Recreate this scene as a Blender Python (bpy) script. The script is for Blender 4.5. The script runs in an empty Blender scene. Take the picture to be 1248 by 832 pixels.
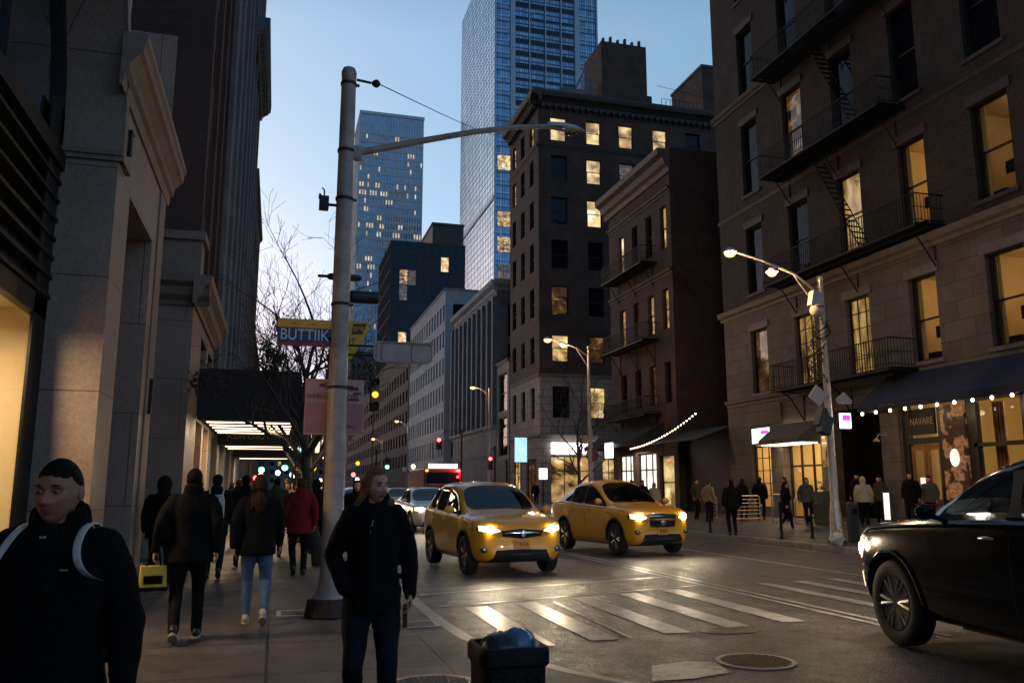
import bpy, bmesh, math, random
from mathutils import Vector, Matrix, noise
from mathutils.bvhtree import BVHTree
R=math.radians
S=bpy.context.scene
C=S.collection
# ---------------------------------------------------------------- camera
cd=bpy.data.cameras.new('camera'); cam=bpy.data.objects.new('camera',cd); C.objects.link(cam)
cam.location=(0,0,1.6); cam.rotation_euler=(R(90+9.95),0,R(-15.6))
cd.sensor_width=36; cd.lens=29.42; cd.clip_start=0.05; cd.clip_end=4000
S.camera=cam
# ---------------------------------------------------------------- world, sun, exposure
W=bpy.data.worlds.new('World'); S.world=W; W.use_nodes=True
nt=W.node_tree; nt.nodes.clear()
sky=nt.nodes.new('ShaderNodeTexSky'); sky.sky_type='NISHITA'; sky.sun_disc=False
sky.sun_elevation=R(2.0); sky.sun_rotation=R(-20); sky.ozone_density=2.2; sky.air_density=1.0; sky.dust_density=1.0
bgn=nt.nodes.new('ShaderNodeBackground'); wo=nt.nodes.new('ShaderNodeOutputWorld')
# the violet dusk band low in the air
wtc=nt.nodes.new('ShaderNodeTexCoord'); wsp=nt.nodes.new('ShaderNodeSeparateXYZ'); wrp=nt.nodes.new('ShaderNodeValToRGB'); wmx=nt.nodes.new('ShaderNodeVectorMath'); wmx.operation='MULTIPLY'
nt.links.new(wtc.outputs['Generated'],wsp.inputs[0]); nt.links.new(wsp.outputs[2],wrp.inputs[0])
ce=wrp.color_ramp.elements; ce[0].position=0.0; ce[0].color=(.22,.42,1.6,1); ce[1].position=.5; ce[1].color=(1.08,1.06,1.0,1)
k=ce.new(.17); k.color=(.72,.72,1.0,1); k=ce.new(.35); k.color=(.84,.88,.88,1); k=ce.new(.78); k.color=(.62,.6,.55,1)
nt.links.new(sky.outputs[0],wmx.inputs[0]); nt.links.new(wrp.outputs[0],wmx.inputs[1]); nt.links.new(wmx.outputs[0],bgn.inputs[0]); nt.links.new(bgn.outputs[0],wo.inputs[0])
bgn.inputs[1].default_value=0.15
sl=bpy.data.lights.new('sun','SUN'); sun=bpy.data.objects.new('sun',sl); C.objects.link(sun)
sl.energy=0.01; sl.angle=R(8); sl.color=(1,.8,.7)
_az=R(-20); _el=R(2.0)
sun.rotation_euler=Vector((math.sin(_az)*math.cos(_el),math.cos(_az)*math.cos(_el),math.sin(_el))).to_track_quat('Z','Y').to_euler()
S.view_settings.view_transform='Standard'; S.view_settings.look='None'; S.view_settings.gamma=1; S.view_settings.exposure=2.2
S.view_settings.use_curve_mapping=False
S.cycles.use_denoising=True; S.cycles.max_bounces=6; S.cycles.diffuse_bounces=3; S.cycles.glossy_bounces=3; S.cycles.transparent_max_bounces=12
S.cycles.sample_clamp_indirect=3.0; S.cycles.caustics_reflective=False; S.cycles.caustics_refractive=False

# ---------------------------------------------------------------- materials
M={}
def mat(name,col,rough=.7,metal=0,var=.0,scale=4.,bump=0.,bscale=30.,spec=.5,coat=0.,col2=None,emit=None,estr=0.,rvar=0.):
    m=bpy.data.materials.new(name); m.use_nodes=True; t=m.node_tree; N=t.nodes; L=t.links
    b=N['Principled BSDF']; b.inputs['Roughness'].default_value=rough; b.inputs['Metallic'].default_value=metal
    b.inputs['Specular IOR Level'].default_value=spec; b.inputs['Coat Weight'].default_value=coat
    c4=(*col,1)
    b.inputs['Base Color'].default_value=c4
    if var>0 or col2 or bump>0 or rvar>0:
        tc=N.new('ShaderNodeTexCoord')
    if var>0 or col2:
        n=N.new('ShaderNodeTexNoise'); n.inputs['Scale'].default_value=scale; n.inputs['Detail'].default_value=6; n.inputs['Roughness'].default_value=.65
        L.new(tc.outputs['Object'],n.inputs['Vector'])
        r=N.new('ShaderNodeValToRGB'); r.color_ramp.elements[0].position=.3; r.color_ramp.elements[1].position=.7
        a=[max(0,c*(1-var)) for c in col]; z=[min(1,c*(1+var)) for c in (col2 or col)]
        r.color_ramp.elements[0].color=(*a,1); r.color_ramp.elements[1].color=(*z,1)
        L.new(n.outputs['Fac'],r.inputs['Fac']); L.new(r.outputs['Color'],b.inputs['Base Color'])
    if rvar>0:
        n=N.new('ShaderNodeTexNoise'); n.inputs['Scale'].default_value=scale*.6; n.inputs['Detail'].default_value=5
        L.new(tc.outputs['Object'],n.inputs['Vector'])
        mr=N.new('ShaderNodeMapRange'); mr.inputs[1].default_value=.3; mr.inputs[2].default_value=.7; mr.inputs[3].default_value=max(0.02,rough-rvar); mr.inputs[4].default_value=min(1,rough+rvar)
        L.new(n.outputs['Fac'],mr.inputs[0]); L.new(mr.outputs[0],b.inputs['Roughness'])
    if bump>0:
        n2=N.new('ShaderNodeTexNoise'); n2.inputs['Scale'].default_value=bscale; n2.inputs['Detail'].default_value=4
        L.new(tc.outputs['Object'],n2.inputs['Vector'])
        bp=N.new('ShaderNodeBump'); bp.inputs['Strength'].default_value=bump; bp.inputs['Distance'].default_value=.02
        L.new(n2.outputs['Fac'],bp.inputs['Height']); L.new(bp.outputs[0],b.inputs['Normal'])
    if emit:
        b.inputs['Emission Color'].default_value=(*emit,1); b.inputs['Emission Strength'].default_value=estr
    M[name]=m; return m
LK=.5   # lamp level against the dusk sky
def emat(name,col,s):
    s=s*LK
    m=bpy.data.materials.new(name); m.use_nodes=True; t=m.node_tree; N=t.nodes; N.clear()
    e=N.new('ShaderNodeEmission'); e.inputs[0].default_value=(*col,1); e.inputs[1].default_value=s
    o=N.new('ShaderNodeOutputMaterial'); t.links.new(e.outputs[0],o.inputs[0]); M[name]=m; return m
def brickmat(name,c1,c2,mortar,bw,bh,rough=.85,msize=.01,offset=.5,axis='facade',bump=.3,var=.35,big=.25,spec=.4,rvar=.0,grime=None):
    """masonry: object-space courses. axis: 'facade' picks (x+y, z); 'floor' picks (x, y)"""
    m=bpy.data.materials.new(name); m.use_nodes=True; t=m.node_tree; N=t.nodes; L=t.links
    b=N['Principled BSDF']; b.inputs['Roughness'].default_value=rough; b.inputs['Specular IOR Level'].default_value=spec
    g=N.new('ShaderNodeNewGeometry'); sep=N.new('ShaderNodeSeparateXYZ'); L.new(g.outputs['Position'],sep.inputs[0])
    cmb=N.new('ShaderNodeCombineXYZ')
    if axis=='floor':
        L.new(sep.outputs[0],cmb.inputs[0]); L.new(sep.outputs[1],cmb.inputs[1])
    else:
        ad=N.new('ShaderNodeMath'); L.new(sep.outputs[0],ad.inputs[0]); L.new(sep.outputs[1],ad.inputs[1]); L.new(ad.outputs[0],cmb.inputs[0]); L.new(sep.outputs[2],cmb.inputs[1])
    br=N.new('ShaderNodeTexBrick'); br.offset=offset; L.new(cmb.outputs[0],br.inputs['Vector'])
    br.inputs['Color1'].default_value=(*c1,1); br.inputs['Color2'].default_value=(*c2,1); br.inputs['Mortar'].default_value=(*mortar,1)
    br.inputs['Scale'].default_value=1; br.inputs['Brick Width'].default_value=bw; br.inputs['Row Height'].default_value=bh
    br.inputs['Mortar Size'].default_value=msize; br.inputs['Mortar Smooth'].default_value=.2; br.inputs['Bias'].default_value=0
    n=N.new('ShaderNodeTexNoise'); n.inputs['Scale'].default_value=.7; n.inputs['Detail'].default_value=8; n.inputs['Roughness'].default_value=.7
    L.new(g.outputs['Position'],n.inputs['Vector'])
    n3=N.new('ShaderNodeTexNoise'); n3.inputs['Scale'].default_value=25; n3.inputs['Detail'].default_value=5; n3.inputs['Roughness'].default_value=.7
    L.new(g.outputs['Position'],n3.inputs['Vector'])
    mr=N.new('ShaderNodeMapRange'); mr.inputs[1].default_value=.3; mr.inputs[2].default_value=.7; mr.inputs[3].default_value=1-big; mr.inputs[4].default_value=1+big
    L.new(n.outputs['Fac'],mr.inputs[0])
    mr2=N.new('ShaderNodeMapRange'); mr2.inputs[1].default_value=.25; mr2.inputs[2].default_value=.75; mr2.inputs[3].default_value=1-var; mr2.inputs[4].default_value=1+var
    L.new(n3.outputs['Fac'],mr2.inputs[0])
    mu=N.new('ShaderNodeMath'); mu.operation='MULTIPLY'; L.new(mr.outputs[0],mu.inputs[0]); L.new(mr2.outputs[0],mu.inputs[1])
    if axis=='floor':
        vo=N.new('ShaderNodeTexVoronoi'); vo.inputs['Scale'].default_value=2.2; L.new(g.outputs['Position'],vo.inputs['Vector'])
        sm=N.new('ShaderNodeMapRange'); sm.inputs[1].default_value=.05; sm.inputs[2].default_value=.075; sm.inputs[3].default_value=.45; sm.inputs[4].default_value=1; L.new(vo.outputs['Distance'],sm.inputs[0])
        n9=N.new('ShaderNodeTexNoise'); n9.inputs['Scale'].default_value=2.6; n9.inputs['Detail'].default_value=9; n9.inputs['Roughness'].default_value=.75; L.new(g.outputs['Position'],n9.inputs['Vector'])
        s9=N.new('ShaderNodeMapRange'); s9.inputs[1].default_value=.38; s9.inputs[2].default_value=.6; s9.inputs[3].default_value=.62; s9.inputs[4].default_value=1.12; L.new(n9.outputs['Fac'],s9.inputs[0])
        m9=N.new('ShaderNodeMath'); m9.operation='MULTIPLY'; L.new(sm.outputs[0],m9.inputs[0]); L.new(s9.outputs[0],m9.inputs[1])
        m8=N.new('ShaderNodeMath'); m8.operation='MULTIPLY'; L.new(mu.outputs[0],m8.inputs[0]); L.new(m9.outputs[0],m8.inputs[1]); mu=m8
    vm=N.new('ShaderNodeVectorMath'); vm.operation='SCALE'; L.new(br.outputs['Color'],vm.inputs[0]); L.new(mu.outputs[0],vm.inputs['Scale'])
    L.new(vm.outputs[0],b.inputs['Base Color'])
    if rvar:
        mr3=N.new('ShaderNodeMapRange'); mr3.inputs[1].default_value=.35; mr3.inputs[2].default_value=.65; mr3.inputs[3].default_value=rough-rvar; mr3.inputs[4].default_value=rough+rvar
        L.new(n.outputs['Fac'],mr3.inputs[0]); L.new(mr3.outputs[0],b.inputs['Roughness'])
    bp=N.new('ShaderNodeBump'); bp.inputs['Strength'].default_value=bump; bp.inputs['Distance'].default_value=.02
    ad2=N.new('ShaderNodeMath'); ad2.operation='SUBTRACT'; L.new(n3.outputs['Fac'],ad2.inputs[0]); L.new(br.outputs['Fac'],ad2.inputs[1])
    L.new(ad2.outputs[0],bp.inputs['Height']); L.new(bp.outputs[0],b.inputs['Normal'])
    M[name]=m; return m
def glassmat(name,tint,gloss=(.9,.95,1.),rough=.03,blend=.25,base=None,wav=0.):
    """pane: mirror layer over clear tint (or over a dark base)"""
    m=bpy.data.materials.new(name); m.use_nodes=True; t=m.node_tree; N=t.nodes; L=t.links; N.clear()
    o=N.new('ShaderNodeOutputMaterial'); mx=N.new('ShaderNodeMixShader'); gl=N.new('ShaderNodeBsdfGlossy')
    gl.inputs['Color'].default_value=(*gloss,1); gl.inputs['Roughness'].default_value=rough
    lw=N.new('ShaderNodeLayerWeight'); lw.inputs['Blend'].default_value=blend
    if base: a=N.new('ShaderNodeBsdfDiffuse'); a.inputs[0].default_value=(*base,1)
    else: a=N.new('ShaderNodeBsdfTransparent'); a.inputs[0].default_value=(*tint,1)
    L.new(lw.outputs['Fresnel'],mx.inputs[0]); L.new(a.outputs[0],mx.inputs[1]); L.new(gl.outputs[0],mx.inputs[2]); L.new(mx.outputs[0],o.inputs[0])
    if wav:
        g=N.new('ShaderNodeNewGeometry'); n=N.new('ShaderNodeTexNoise'); n.inputs['Scale'].default_value=wav; L.new(g.outputs['Position'],n.inputs['Vector'])
        bp=N.new('ShaderNodeBump'); bp.inputs['Strength'].default_value=.25; bp.inputs['Distance'].default_value=.05; L.new(n.outputs['Fac'],bp.inputs['Height'])
        L.new(bp.outputs[0],gl.inputs['Normal'])
    M[name]=m; return m
def litmat(name,cols,s,scale=1.2,vert=False):
    """lit room behind a far window: blotchy warm glow from what is inside"""
    m=bpy.data.materials.new(name); m.use_nodes=True; t=m.node_tree; N=t.nodes; L=t.links; N.clear()
    o=N.new('ShaderNodeOutputMaterial'); e=N.new('ShaderNodeEmission'); e.inputs[1].default_value=s*LK
    g=N.new('ShaderNodeNewGeometry'); n=N.new('ShaderNodeTexNoise'); n.inputs['Scale'].default_value=scale; n.inputs['Detail'].default_value=5
    mp=N.new('ShaderNodeMapping'); mp.inputs['Scale'].default_value=(1,1,.35) if vert else (1,1,1.3); L.new(g.outputs['Position'],mp.inputs[0]); L.new(mp.outputs[0],n.inputs['Vector'])
    r=N.new('ShaderNodeValToRGB'); r.color_ramp.elements[0].position=.32; r.color_ramp.elements[1].position=.62
    r.color_ramp.elements[0].color=(*cols[0],1); r.color_ramp.elements[1].color=(*cols[1],1)
    if len(cols)>2:
        k=r.color_ramp.elements.new(.72); k.color=(*cols[2],1)
    vo=N.new('ShaderNodeTexVoronoi'); vo.distance='CHEBYCHEV'; vo.inputs['Scale'].default_value=.75 if scale<2 else 1.5; L.new(mp.outputs[0],vo.inputs['Vector'])
    sc_=N.new('ShaderNodeSeparateColor'); L.new(vo.outputs['Color'],sc_.inputs[0]); mx_=N.new('ShaderNodeMath'); mx_.operation='MULTIPLY_ADD'; mx_.inputs[1].default_value=.26; L.new(sc_.outputs[0],mx_.inputs[0])
    sb=N.new('ShaderNodeMath'); sb.operation='SUBTRACT'; sb.inputs[1].default_value=.13; L.new(n.outputs['Fac'],sb.inputs[0]); L.new(sb.outputs[0],mx_.inputs[2])
    L.new(mx_.outputs[0],r.inputs[0]); L.new(r.outputs[0],e.inputs[0])
    gl=N.new('ShaderNodeBsdfGlossy'); gl.inputs['Roughness'].default_value=.05; gl.inputs[0].default_value=(.08,.08,.08,1)
    ad=N.new('ShaderNodeAddShader'); L.new(e.outputs[0],ad.inputs[0]); L.new(gl.outputs[0],ad.inputs[1]); L.new(ad.outputs[0],o.inputs[0])
    M[name]=m; return m

# ---------------------------------------------------------------- mesh builder
class MB:
    def __init__(s): s.v=[]; s.f=[]; s.m=[]; s.M=None
    def _add(s,vs,fs,m):
        n=len(s.v)
        if s.M is not None: vs=[s.M@Vector(v) for v in vs]
        s.v+= [tuple(v) for v in vs]; s.f+=[tuple(i+n for i in f) for f in fs]; s.m+=[m]*len(fs)
    def box(s,x0,x1,y0,y1,z0,z1,m=0):
        if x0>x1:x0,x1=x1,x0
        if y0>y1:y0,y1=y1,y0
        s._add([(x0,y0,z0),(x1,y0,z0),(x1,y1,z0),(x0,y1,z0),(x0,y0,z1),(x1,y0,z1),(x1,y1,z1),(x0,y1,z1)],
          [(0,3,2,1),(4,5,6,7),(0,1,5,4),(1,2,6,5),(2,3,7,6),(3,0,4,7)],m)
    def cbox(s,c,sz,rot=None,m=0):
        hx,hy,hz=[q/2 for q in sz]; rot=rot or Matrix.Identity(3); c=Vector(c)
        vs=[c+rot@Vector((a*hx,b*hy,d*hz)) for d in(-1,1) for a,b in((-1,-1),(1,-1),(1,1),(-1,1))]
        s._add(vs,[(0,3,2,1),(4,5,6,7),(0,1,5,4),(1,2,6,5),(2,3,7,6),(3,0,4,7)],m)
    def poly(s,vs,m=0): s._add(vs,[tuple(range(len(vs)))],m)
    def prism(s,pts,a,b,m=0):
        """closed polygon pts (3D), extruded by vector b-a"""
        n=len(pts); d=Vector(b)-Vector(a)
        vs=[Vector(p) for p in pts]+[Vector(p)+d for p in pts]
        s._add(vs,[tuple(range(n))[::-1],tuple(range(n,2*n))]+[(i,(i+1)%n,n+(i+1)%n,n+i) for i in range(n)],m)
    def tube(s,pts,rad,seg=8,m=0,caps=True,flat=1.0):
        pts=[Vector(p) for p in pts]; n=len(pts)
        if not hasattr(rad,'__len__'): rad=[rad]*n
        vs=[]; t0=(pts[1]-pts[0]).normalized(); a=t0.orthogonal().normalized()
        for i,p in enumerate(pts):
            t=((pts[min(i+1,n-1)]-pts[max(i-1,0)])).normalized()
            a=(a-t*a.dot(t)); a=a.normalized() if a.length>1e-6 else t.orthogonal().normalized(); b=t.cross(a)
            for k in range(seg):
                w=2*math.pi*k/seg; vs.append(p+(a*math.cos(w)+b*math.sin(w)*flat)*rad[i])
        fs=[(i*seg+k,i*seg+(k+1)%seg,(i+1)*seg+(k+1)%seg,(i+1)*seg+k) for i in range(n-1) for k in range(seg)]
        if caps: fs+=[tuple(range(seg))[::-1],tuple(range((n-1)*seg,n*seg))]
        s._add(vs,fs,m)
    def capsule(s,pts,rad,seg=12,m=0):
        """tube with rounded ends"""
        pts=[Vector(p) for p in pts]
        if not hasattr(rad,'__len__'): rad=[rad]*len(pts)
        d0=(pts[0]-pts[1]).normalized(); d1=(pts[-1]-pts[-2]).normalized(); P=[];Q=[]
        for w in (1.45,1.1,.6): P.append(pts[0]+d0*rad[0]*math.sin(w)); Q.append(rad[0]*math.cos(w))
        P+=pts; Q+=list(rad)
        for w in (.6,1.1,1.45): P.append(pts[-1]+d1*rad[-1]*math.sin(w)); Q.append(rad[-1]*math.cos(w))
        s.tube(P,Q,seg,m)
    def lathe(s,prof,c=(0,0,0),seg=16,m=0,axis='z'):
        c=Vector(c); vs=[]
        for r,z in prof:
            for k in range(seg):
                w=2*math.pi*k/seg; x,y=r*math.cos(w),r*math.sin(w)
                vs.append(c+(Vector((x,y,z)) if axis=='z' else Vector((z,x,y)) if axis=='x' else Vector((x,z,y))))
        n=len(prof)
        fs=[(i*seg+k,i*seg+(k+1)%seg,(i+1)*seg+(k+1)%seg,(i+1)*seg+k) for i in range(n-1) for k in range(seg)]
        if prof[0][0]>1e-4: fs.append(tuple(range(seg))[::-1])
        if prof[-1][0]>1e-4: fs.append(tuple(range((n-1)*seg,n*seg)))
        s._add(vs,fs,m)
    def ell(s,c,r,seg=16,rings=10,m=0,rot=None):
        c=Vector(c); vs=[]; rot=rot or Matrix.Identity(3)
        for i in range(rings+1):
            th=math.pi*i/rings
            for k in range(seg):
                w=2*math.pi*k/seg; vs.append(c+rot@Vector((r[0]*math.sin(th)*math.cos(w),r[1]*math.sin(th)*math.sin(w),-r[2]*math.cos(th))))
        s._add(vs,[(i*seg+k,i*seg+(k+1)%seg,(i+1)*seg+(k+1)%seg,(i+1)*seg+k) for i in range(rings) for k in range(seg)],m)
    def loft(s,rings,m=0,caps=True):
        n=len(rings[0]); vs=[p for r in rings for p in r]
        fs=[(i*n+k,i*n+(k+1)%n,(i+1)*n+(k+1)%n,(i+1)*n+k) for i in range(len(rings)-1) for k in range(n)]
        if caps: fs+=[tuple(range(n))[::-1],tuple(range((len(rings)-1)*n,len(rings)*n))]
        s._add(vs,fs,m)
    def mesh(s,name='m',merge=False):
        me=bpy.data.meshes.new(name); me.from_pydata(s.v,[],s.f); me.polygons.foreach_set('material_index',s.m); me.update()
        if merge:
            bm=bmesh.new(); bm.from_mesh(me); bmesh.ops.remove_doubles(bm,verts=bm.verts,dist=1e-4); bmesh.ops.recalc_face_normals(bm,faces=bm.faces); bm.to_mesh(me); bm.free()
        return me
    def build(s,name,mats,parent=None,smooth=False,bevel=0,loc=None,merge=False):
        me=s.mesh(name,merge or bevel>0)
        for q in (mats if isinstance(mats,(list,tuple)) else [mats]): me.materials.append(M[q] if isinstance(q,str) else q)
        if bevel>0:
            bm=bmesh.new(); bm.from_mesh(me)
            es=[e for e in bm.edges if len(e.link_faces)==2 and e.calc_face_angle(0)>.6]
            bmesh.ops.bevel(bm,geom=es,offset=bevel,segments=2,affect='EDGES',profile=.5); bm.to_mesh(me); bm.free()
        if smooth:
            me.shade_smooth(); 
            try: me.set_sharp_from_angle(angle=R(smooth if smooth is not True else 45))
            except Exception: pass
        o=bpy.data.objects.new(name,me); C.objects.link(o); o.parent=parent
        if loc: o.location=loc
        return o
def tag(o,label=None,cat=None,group=None,kind=None):
    if label:o['label']=label
    if cat:o['category']=cat
    if group:o['group']=group
    if kind:o['kind']=kind
    return o
def thing(name,label,cat,loc=(0,0,0),rz=0,group=None):
    o=bpy.data.objects.new(name,None); C.objects.link(o); o.location=loc; o.rotation_euler=(0,0,rz); o.empty_display_size=.1
    return tag(o,label,cat,group)
def cp(o,parent=None,**kw):
    """copy an object and what hangs under it"""
    c=o.copy(); C.objects.link(c); c.parent=parent
    for k,v in kw.items(): setattr(c,k,v)
    for ch in KIDS(o): cp(ch,c)
    return c
def KIDS(o): return [x for x in o.children]
def text(s,size,name,mt,parent,M4,ext=.004,align='CENTER',sx=1.0):
    cu=bpy.data.curves.new('t','FONT'); cu.body=s; cu.size=size; cu.extrude=ext; cu.align_x=align; cu.align_y='CENTER'
    t=bpy.data.objects.new('t',cu); C.objects.link(t); dg=bpy.context.evaluated_depsgraph_get()
    me=bpy.data.meshes.new_from_object(t.evaluated_get(dg)); me.transform(M4@Matrix.Diagonal((sx,1,1,1)))
    bpy.data.objects.remove(t); me.materials.clear(); me.materials.append(M[mt])
    o=bpy.data.objects.new(name,me); C.objects.link(o); o.parent=parent; return o
def frame4(o,x,y):
    """matrix whose local x,y axes lie along x,y"""
    x=Vector(x).normalized(); y=Vector(y).normalized(); z=x.cross(y)
    m=Matrix((x,y,z)).transposed().to_4x4(); m.translation=Vector(o); return m
# ---------------------------------------------------------------- palette
def asphalt():
    m=bpy.data.materials.new('asphalt'); m.use_nodes=True; t=m.node_tree; N=t.nodes; L=t.links; b=N['Principled BSDF']
    g=N.new('ShaderNodeNewGeometry')
    def nz(sc,d=4,ro=.6):
        n=N.new('ShaderNodeTexNoise'); n.inputs['Scale'].default_value=sc; n.inputs['Detail'].default_value=d; n.inputs['Roughness'].default_value=ro; L.new(g.outputs['Position'],n.inputs['Vector']); return n
    big=nz(.25,6,.65); fine=nz(60,4,.8); mid=nz(2.2,6,.7)
    r=N.new('ShaderNodeValToRGB'); r.color_ramp.elements[0].position=.35; r.color_ramp.elements[1].position=.7
    r.color_ramp.elements[0].color=(.024,.020,.018,1); r.color_ramp.elements[1].color=(.048,.039,.034,1); L.new(big.outputs['Fac'],r.inputs[0])
    r2=N.new('ShaderNodeMapRange'); r2.inputs[1].default_value=.2; r2.inputs[2].default_value=.8; r2.inputs[3].default_value=.45; r2.inputs[4].default_value=1.6; L.new(fine.outputs['Fac'],r2.inputs[0])
    vm=N.new('ShaderNodeVectorMath'); vm.operation='SCALE'; L.new(r.outputs[0],vm.inputs[0])
    vo=N.new('ShaderNodeTexVoronoi'); vo.inputs['Scale'].default_value=55; L.new(g.outputs['Position'],vo.inputs['Vector'])
    sp=N.new('ShaderNodeSeparateColor'); L.new(vo.outputs['Color'],sp.inputs[0]); pw=N.new('ShaderNodeMapRange'); pw.inputs[1].default_value=.72; pw.inputs[2].default_value=1; pw.inputs[3].default_value=0; pw.inputs[4].default_value=3.6; L.new(sp.outputs[0],pw.inputs[0])
    dk=N.new('ShaderNodeMath'); dk.operation='ADD'; L.new(r2.outputs[0],dk.inputs[0]); L.new(pw.outputs[0],dk.inputs[1]); L.new(dk.outputs[0],vm.inputs['Scale'])
    # cracks
    v=N.new('ShaderNodeTexVoronoi'); v.feature='DISTANCE_TO_EDGE'; v.inputs['Scale'].default_value=.33
    mp=N.new('ShaderNodeMapping'); L.new(g.outputs['Position'],mp.inputs[0])
    ad=N.new('ShaderNodeVectorMath'); ad.operation='ADD'; L.new(mp.outputs[0],ad.inputs[0])
    sc=N.new('ShaderNodeVectorMath'); sc.operation='SCALE'; sc.inputs['Scale'].default_value=.9; L.new(mid.outputs['Color'],sc.inputs[0]); L.new(sc.outputs[0],ad.inputs[1]); L.new(ad.outputs[0],v.inputs['Vector'])
    cr=N.new('ShaderNodeMapRange'); cr.inputs[1].default_value=.0; cr.inputs[2].default_value=.012; cr.inputs[3].default_value=.3; cr.inputs[4].default_value=1; L.new(v.outputs[0],cr.inputs[0])
    vm2=N.new('ShaderNodeVectorMath'); vm2.operation='SCALE'; L.new(vm.outputs[0],vm2.inputs[0]); L.new(cr.outputs[0],vm2.inputs['Scale']); L.new(vm2.outputs[0],b.inputs['Base Color'])
    rr=N.new('ShaderNodeMapRange'); rr.inputs[1].default_value=.3; rr.inputs[2].default_value=.7; rr.inputs[3].default_value=.38; rr.inputs[4].default_value=.66; L.new(mid.outputs['Fac'],rr.inputs[0]); L.new(rr.outputs[0],b.inputs['Roughness'])
    bp=N.new('ShaderNodeBump'); bp.inputs['Strength'].default_value=.8; bp.inputs['Distance'].default_value=.012; L.new(vo.outputs['Distance'],bp.inputs['Height'])
    bp2=N.new('ShaderNodeBump'); bp2.inputs['Strength'].default_value=.5; bp2.inputs['Distance'].default_value=.03; L.new(mid.outputs['Fac'],bp2.inputs['Height']); L.new(bp.outputs[0],bp2.inputs['Normal'])
    L.new(bp2.outputs[0],b.inputs['Normal']); b.inputs['Specular IOR Level'].default_value=.55
    M['asphalt']=m
asphalt()
def paintmat(name,col):
    m=bpy.data.materials.new(name); m.use_nodes=True; t=m.node_tree; N=t.nodes; L=t.links; b=N['Principled BSDF']
    g=N.new('ShaderNodeNewGeometry'); n=N.new('ShaderNodeTexNoise'); n.inputs['Scale'].default_value=3.2; n.inputs['Detail'].default_value=13; n.inputs['Roughness'].default_value=.8; L.new(g.outputs['Position'],n.inputs['Vector'])
    r=N.new('ShaderNodeValToRGB'); r.color_ramp.elements[0].position=.36; r.color_ramp.elements[1].position=.52
    r.color_ramp.elements[0].color=(.05,.047,.043,1); r.color_ramp.elements[1].color=(*col,1); L.new(n.outputs['Fac'],r.inputs[0]); L.new(r.outputs[0],b.inputs['Base Color'])
    b.inputs['Roughness'].default_value=.42; M[name]=m
paintmat('road_white',(.38,.36,.33)); paintmat('road_yellow',(.42,.25,.05))
brickmat('sidewalk',(.08,.064,.062),(.105,.084,.081),(.02,.018,.017),1.5,1.5,rough=.6,msize=.016,offset=0,axis='floor',bump=.35,var=.3,big=.45,rvar=.15)
brickmat('granite_kerb',(.2,.19,.18),(.25,.24,.22),(.05,.05,.05),1.8,5,rough=.5,msize=.01,axis='floor',var=.25)
brickmat('stone_beige',(.25,.168,.13),(.29,.2,.158),(.07,.05,.04),1.9,1.35,rough=.5,msize=.008,var=.3,big=.18,bump=.2,rvar=.12)
brickmat('limestone',(.10,.08,.07),(.13,.105,.092),(.06,.05,.045),1.3,.62,rough=.75,msize=.018,var=.22,big=.3)
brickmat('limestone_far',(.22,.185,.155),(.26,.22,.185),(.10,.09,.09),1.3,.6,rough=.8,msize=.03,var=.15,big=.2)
brickmat('brick_dark',(.026,.016,.014),(.043,.027,.023),(.035,.03,.027),.24,.08,var=.75,big=.5,msize=.010)
brickmat('brick_brown',(.058,.028,.02),(.078,.038,.028),(.035,.027,.024),.24,.08,var=.75,big=.5,msize=.010)
brickmat('brick_red',(.055,.028,.023),(.075,.037,.03),(.07,.04,.035),.22,.075,var=.4,big=.3,msize=.008)
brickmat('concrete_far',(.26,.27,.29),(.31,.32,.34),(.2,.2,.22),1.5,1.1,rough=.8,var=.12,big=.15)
brickmat('stone_grey',(.11,.115,.135),(.145,.15,.17),(.08,.08,.09),1.4,.7,rough=.8,var=.2,big=.2)
mat('stone_trim',(.20,.135,.108),.6,var=.2,scale=3,bump=.3,bscale=20)
mat('trim_lime',(.15,.125,.11),.7,var=.2,scale=3,bump=.3,bscale=20)
mat('trim_dark',(.04,.03,.027),.7,var=.3,scale=3,bump=.2)
mat('trim_pink',(.11,.078,.074),.7,var=.2,scale=2,bump=.2)
mat('black_metal',(.005,.005,.005),.6,var=.3,scale=8,spec=.2)
mat('black_frame',(.010,.009,.008),.5,var=.3,scale=5,spec=.3)
mat('green_frame',(.02,.02,.015),.4,var=.3,scale=5)
mat('galv',(.42,.37,.34),.38,metal=.75,var=.25,scale=5,bump=.15,bscale=14,rvar=.15)
mat('galv_paint',(.34,.27,.25),.5,var=.35,scale=4,bump=.25,bscale=12,rvar=.15)
mat('dark_cloth',(.012,.012,.014),.85,var=.3,scale=3,bump=.3,bscale=60)
mat('navy_cloth',(.012,.016,.035),.8,var=.25,scale=2,bump=.3,bscale=5)
mat('olive_cloth',(.10,.09,.06),.8,var=.25,scale=2,bump=.3,bscale=5)
mat('roof_tar',(.04,.04,.042),.9,var=.3)
mat('wood_warm',(.30,.13,.04),.45,var=.35,scale=6)
mat('wall_cream',(.62,.50,.30),.8,var=.08,scale=1)
mat('wall_tan',(.45,.33,.18),.8,var=.15,scale=1)
mat('bark',(.045,.035,.03),.9,var=.4,scale=12,bump=.6,bscale=30)
mat('leaf_dry',(.05,.035,.02),.8,var=.5,scale=5)
mat('foliage',(.04,.06,.02),.7,var=.5,scale=9)
mat('dark_iron',(.03,.028,.027),.5,metal=.6,var=.4,scale=20,bump=.4,bscale=60)
mat('signal_body',(.02,.02,.018),.5)
mat('curtain',(.5,.36,.16),.8,var=.2,scale=8)
glassmat('glass_dark',None,gloss=(.55,.6,.7),base=(.008,.008,.01),rough=.04,blend=.22,wav=1.5)
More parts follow.
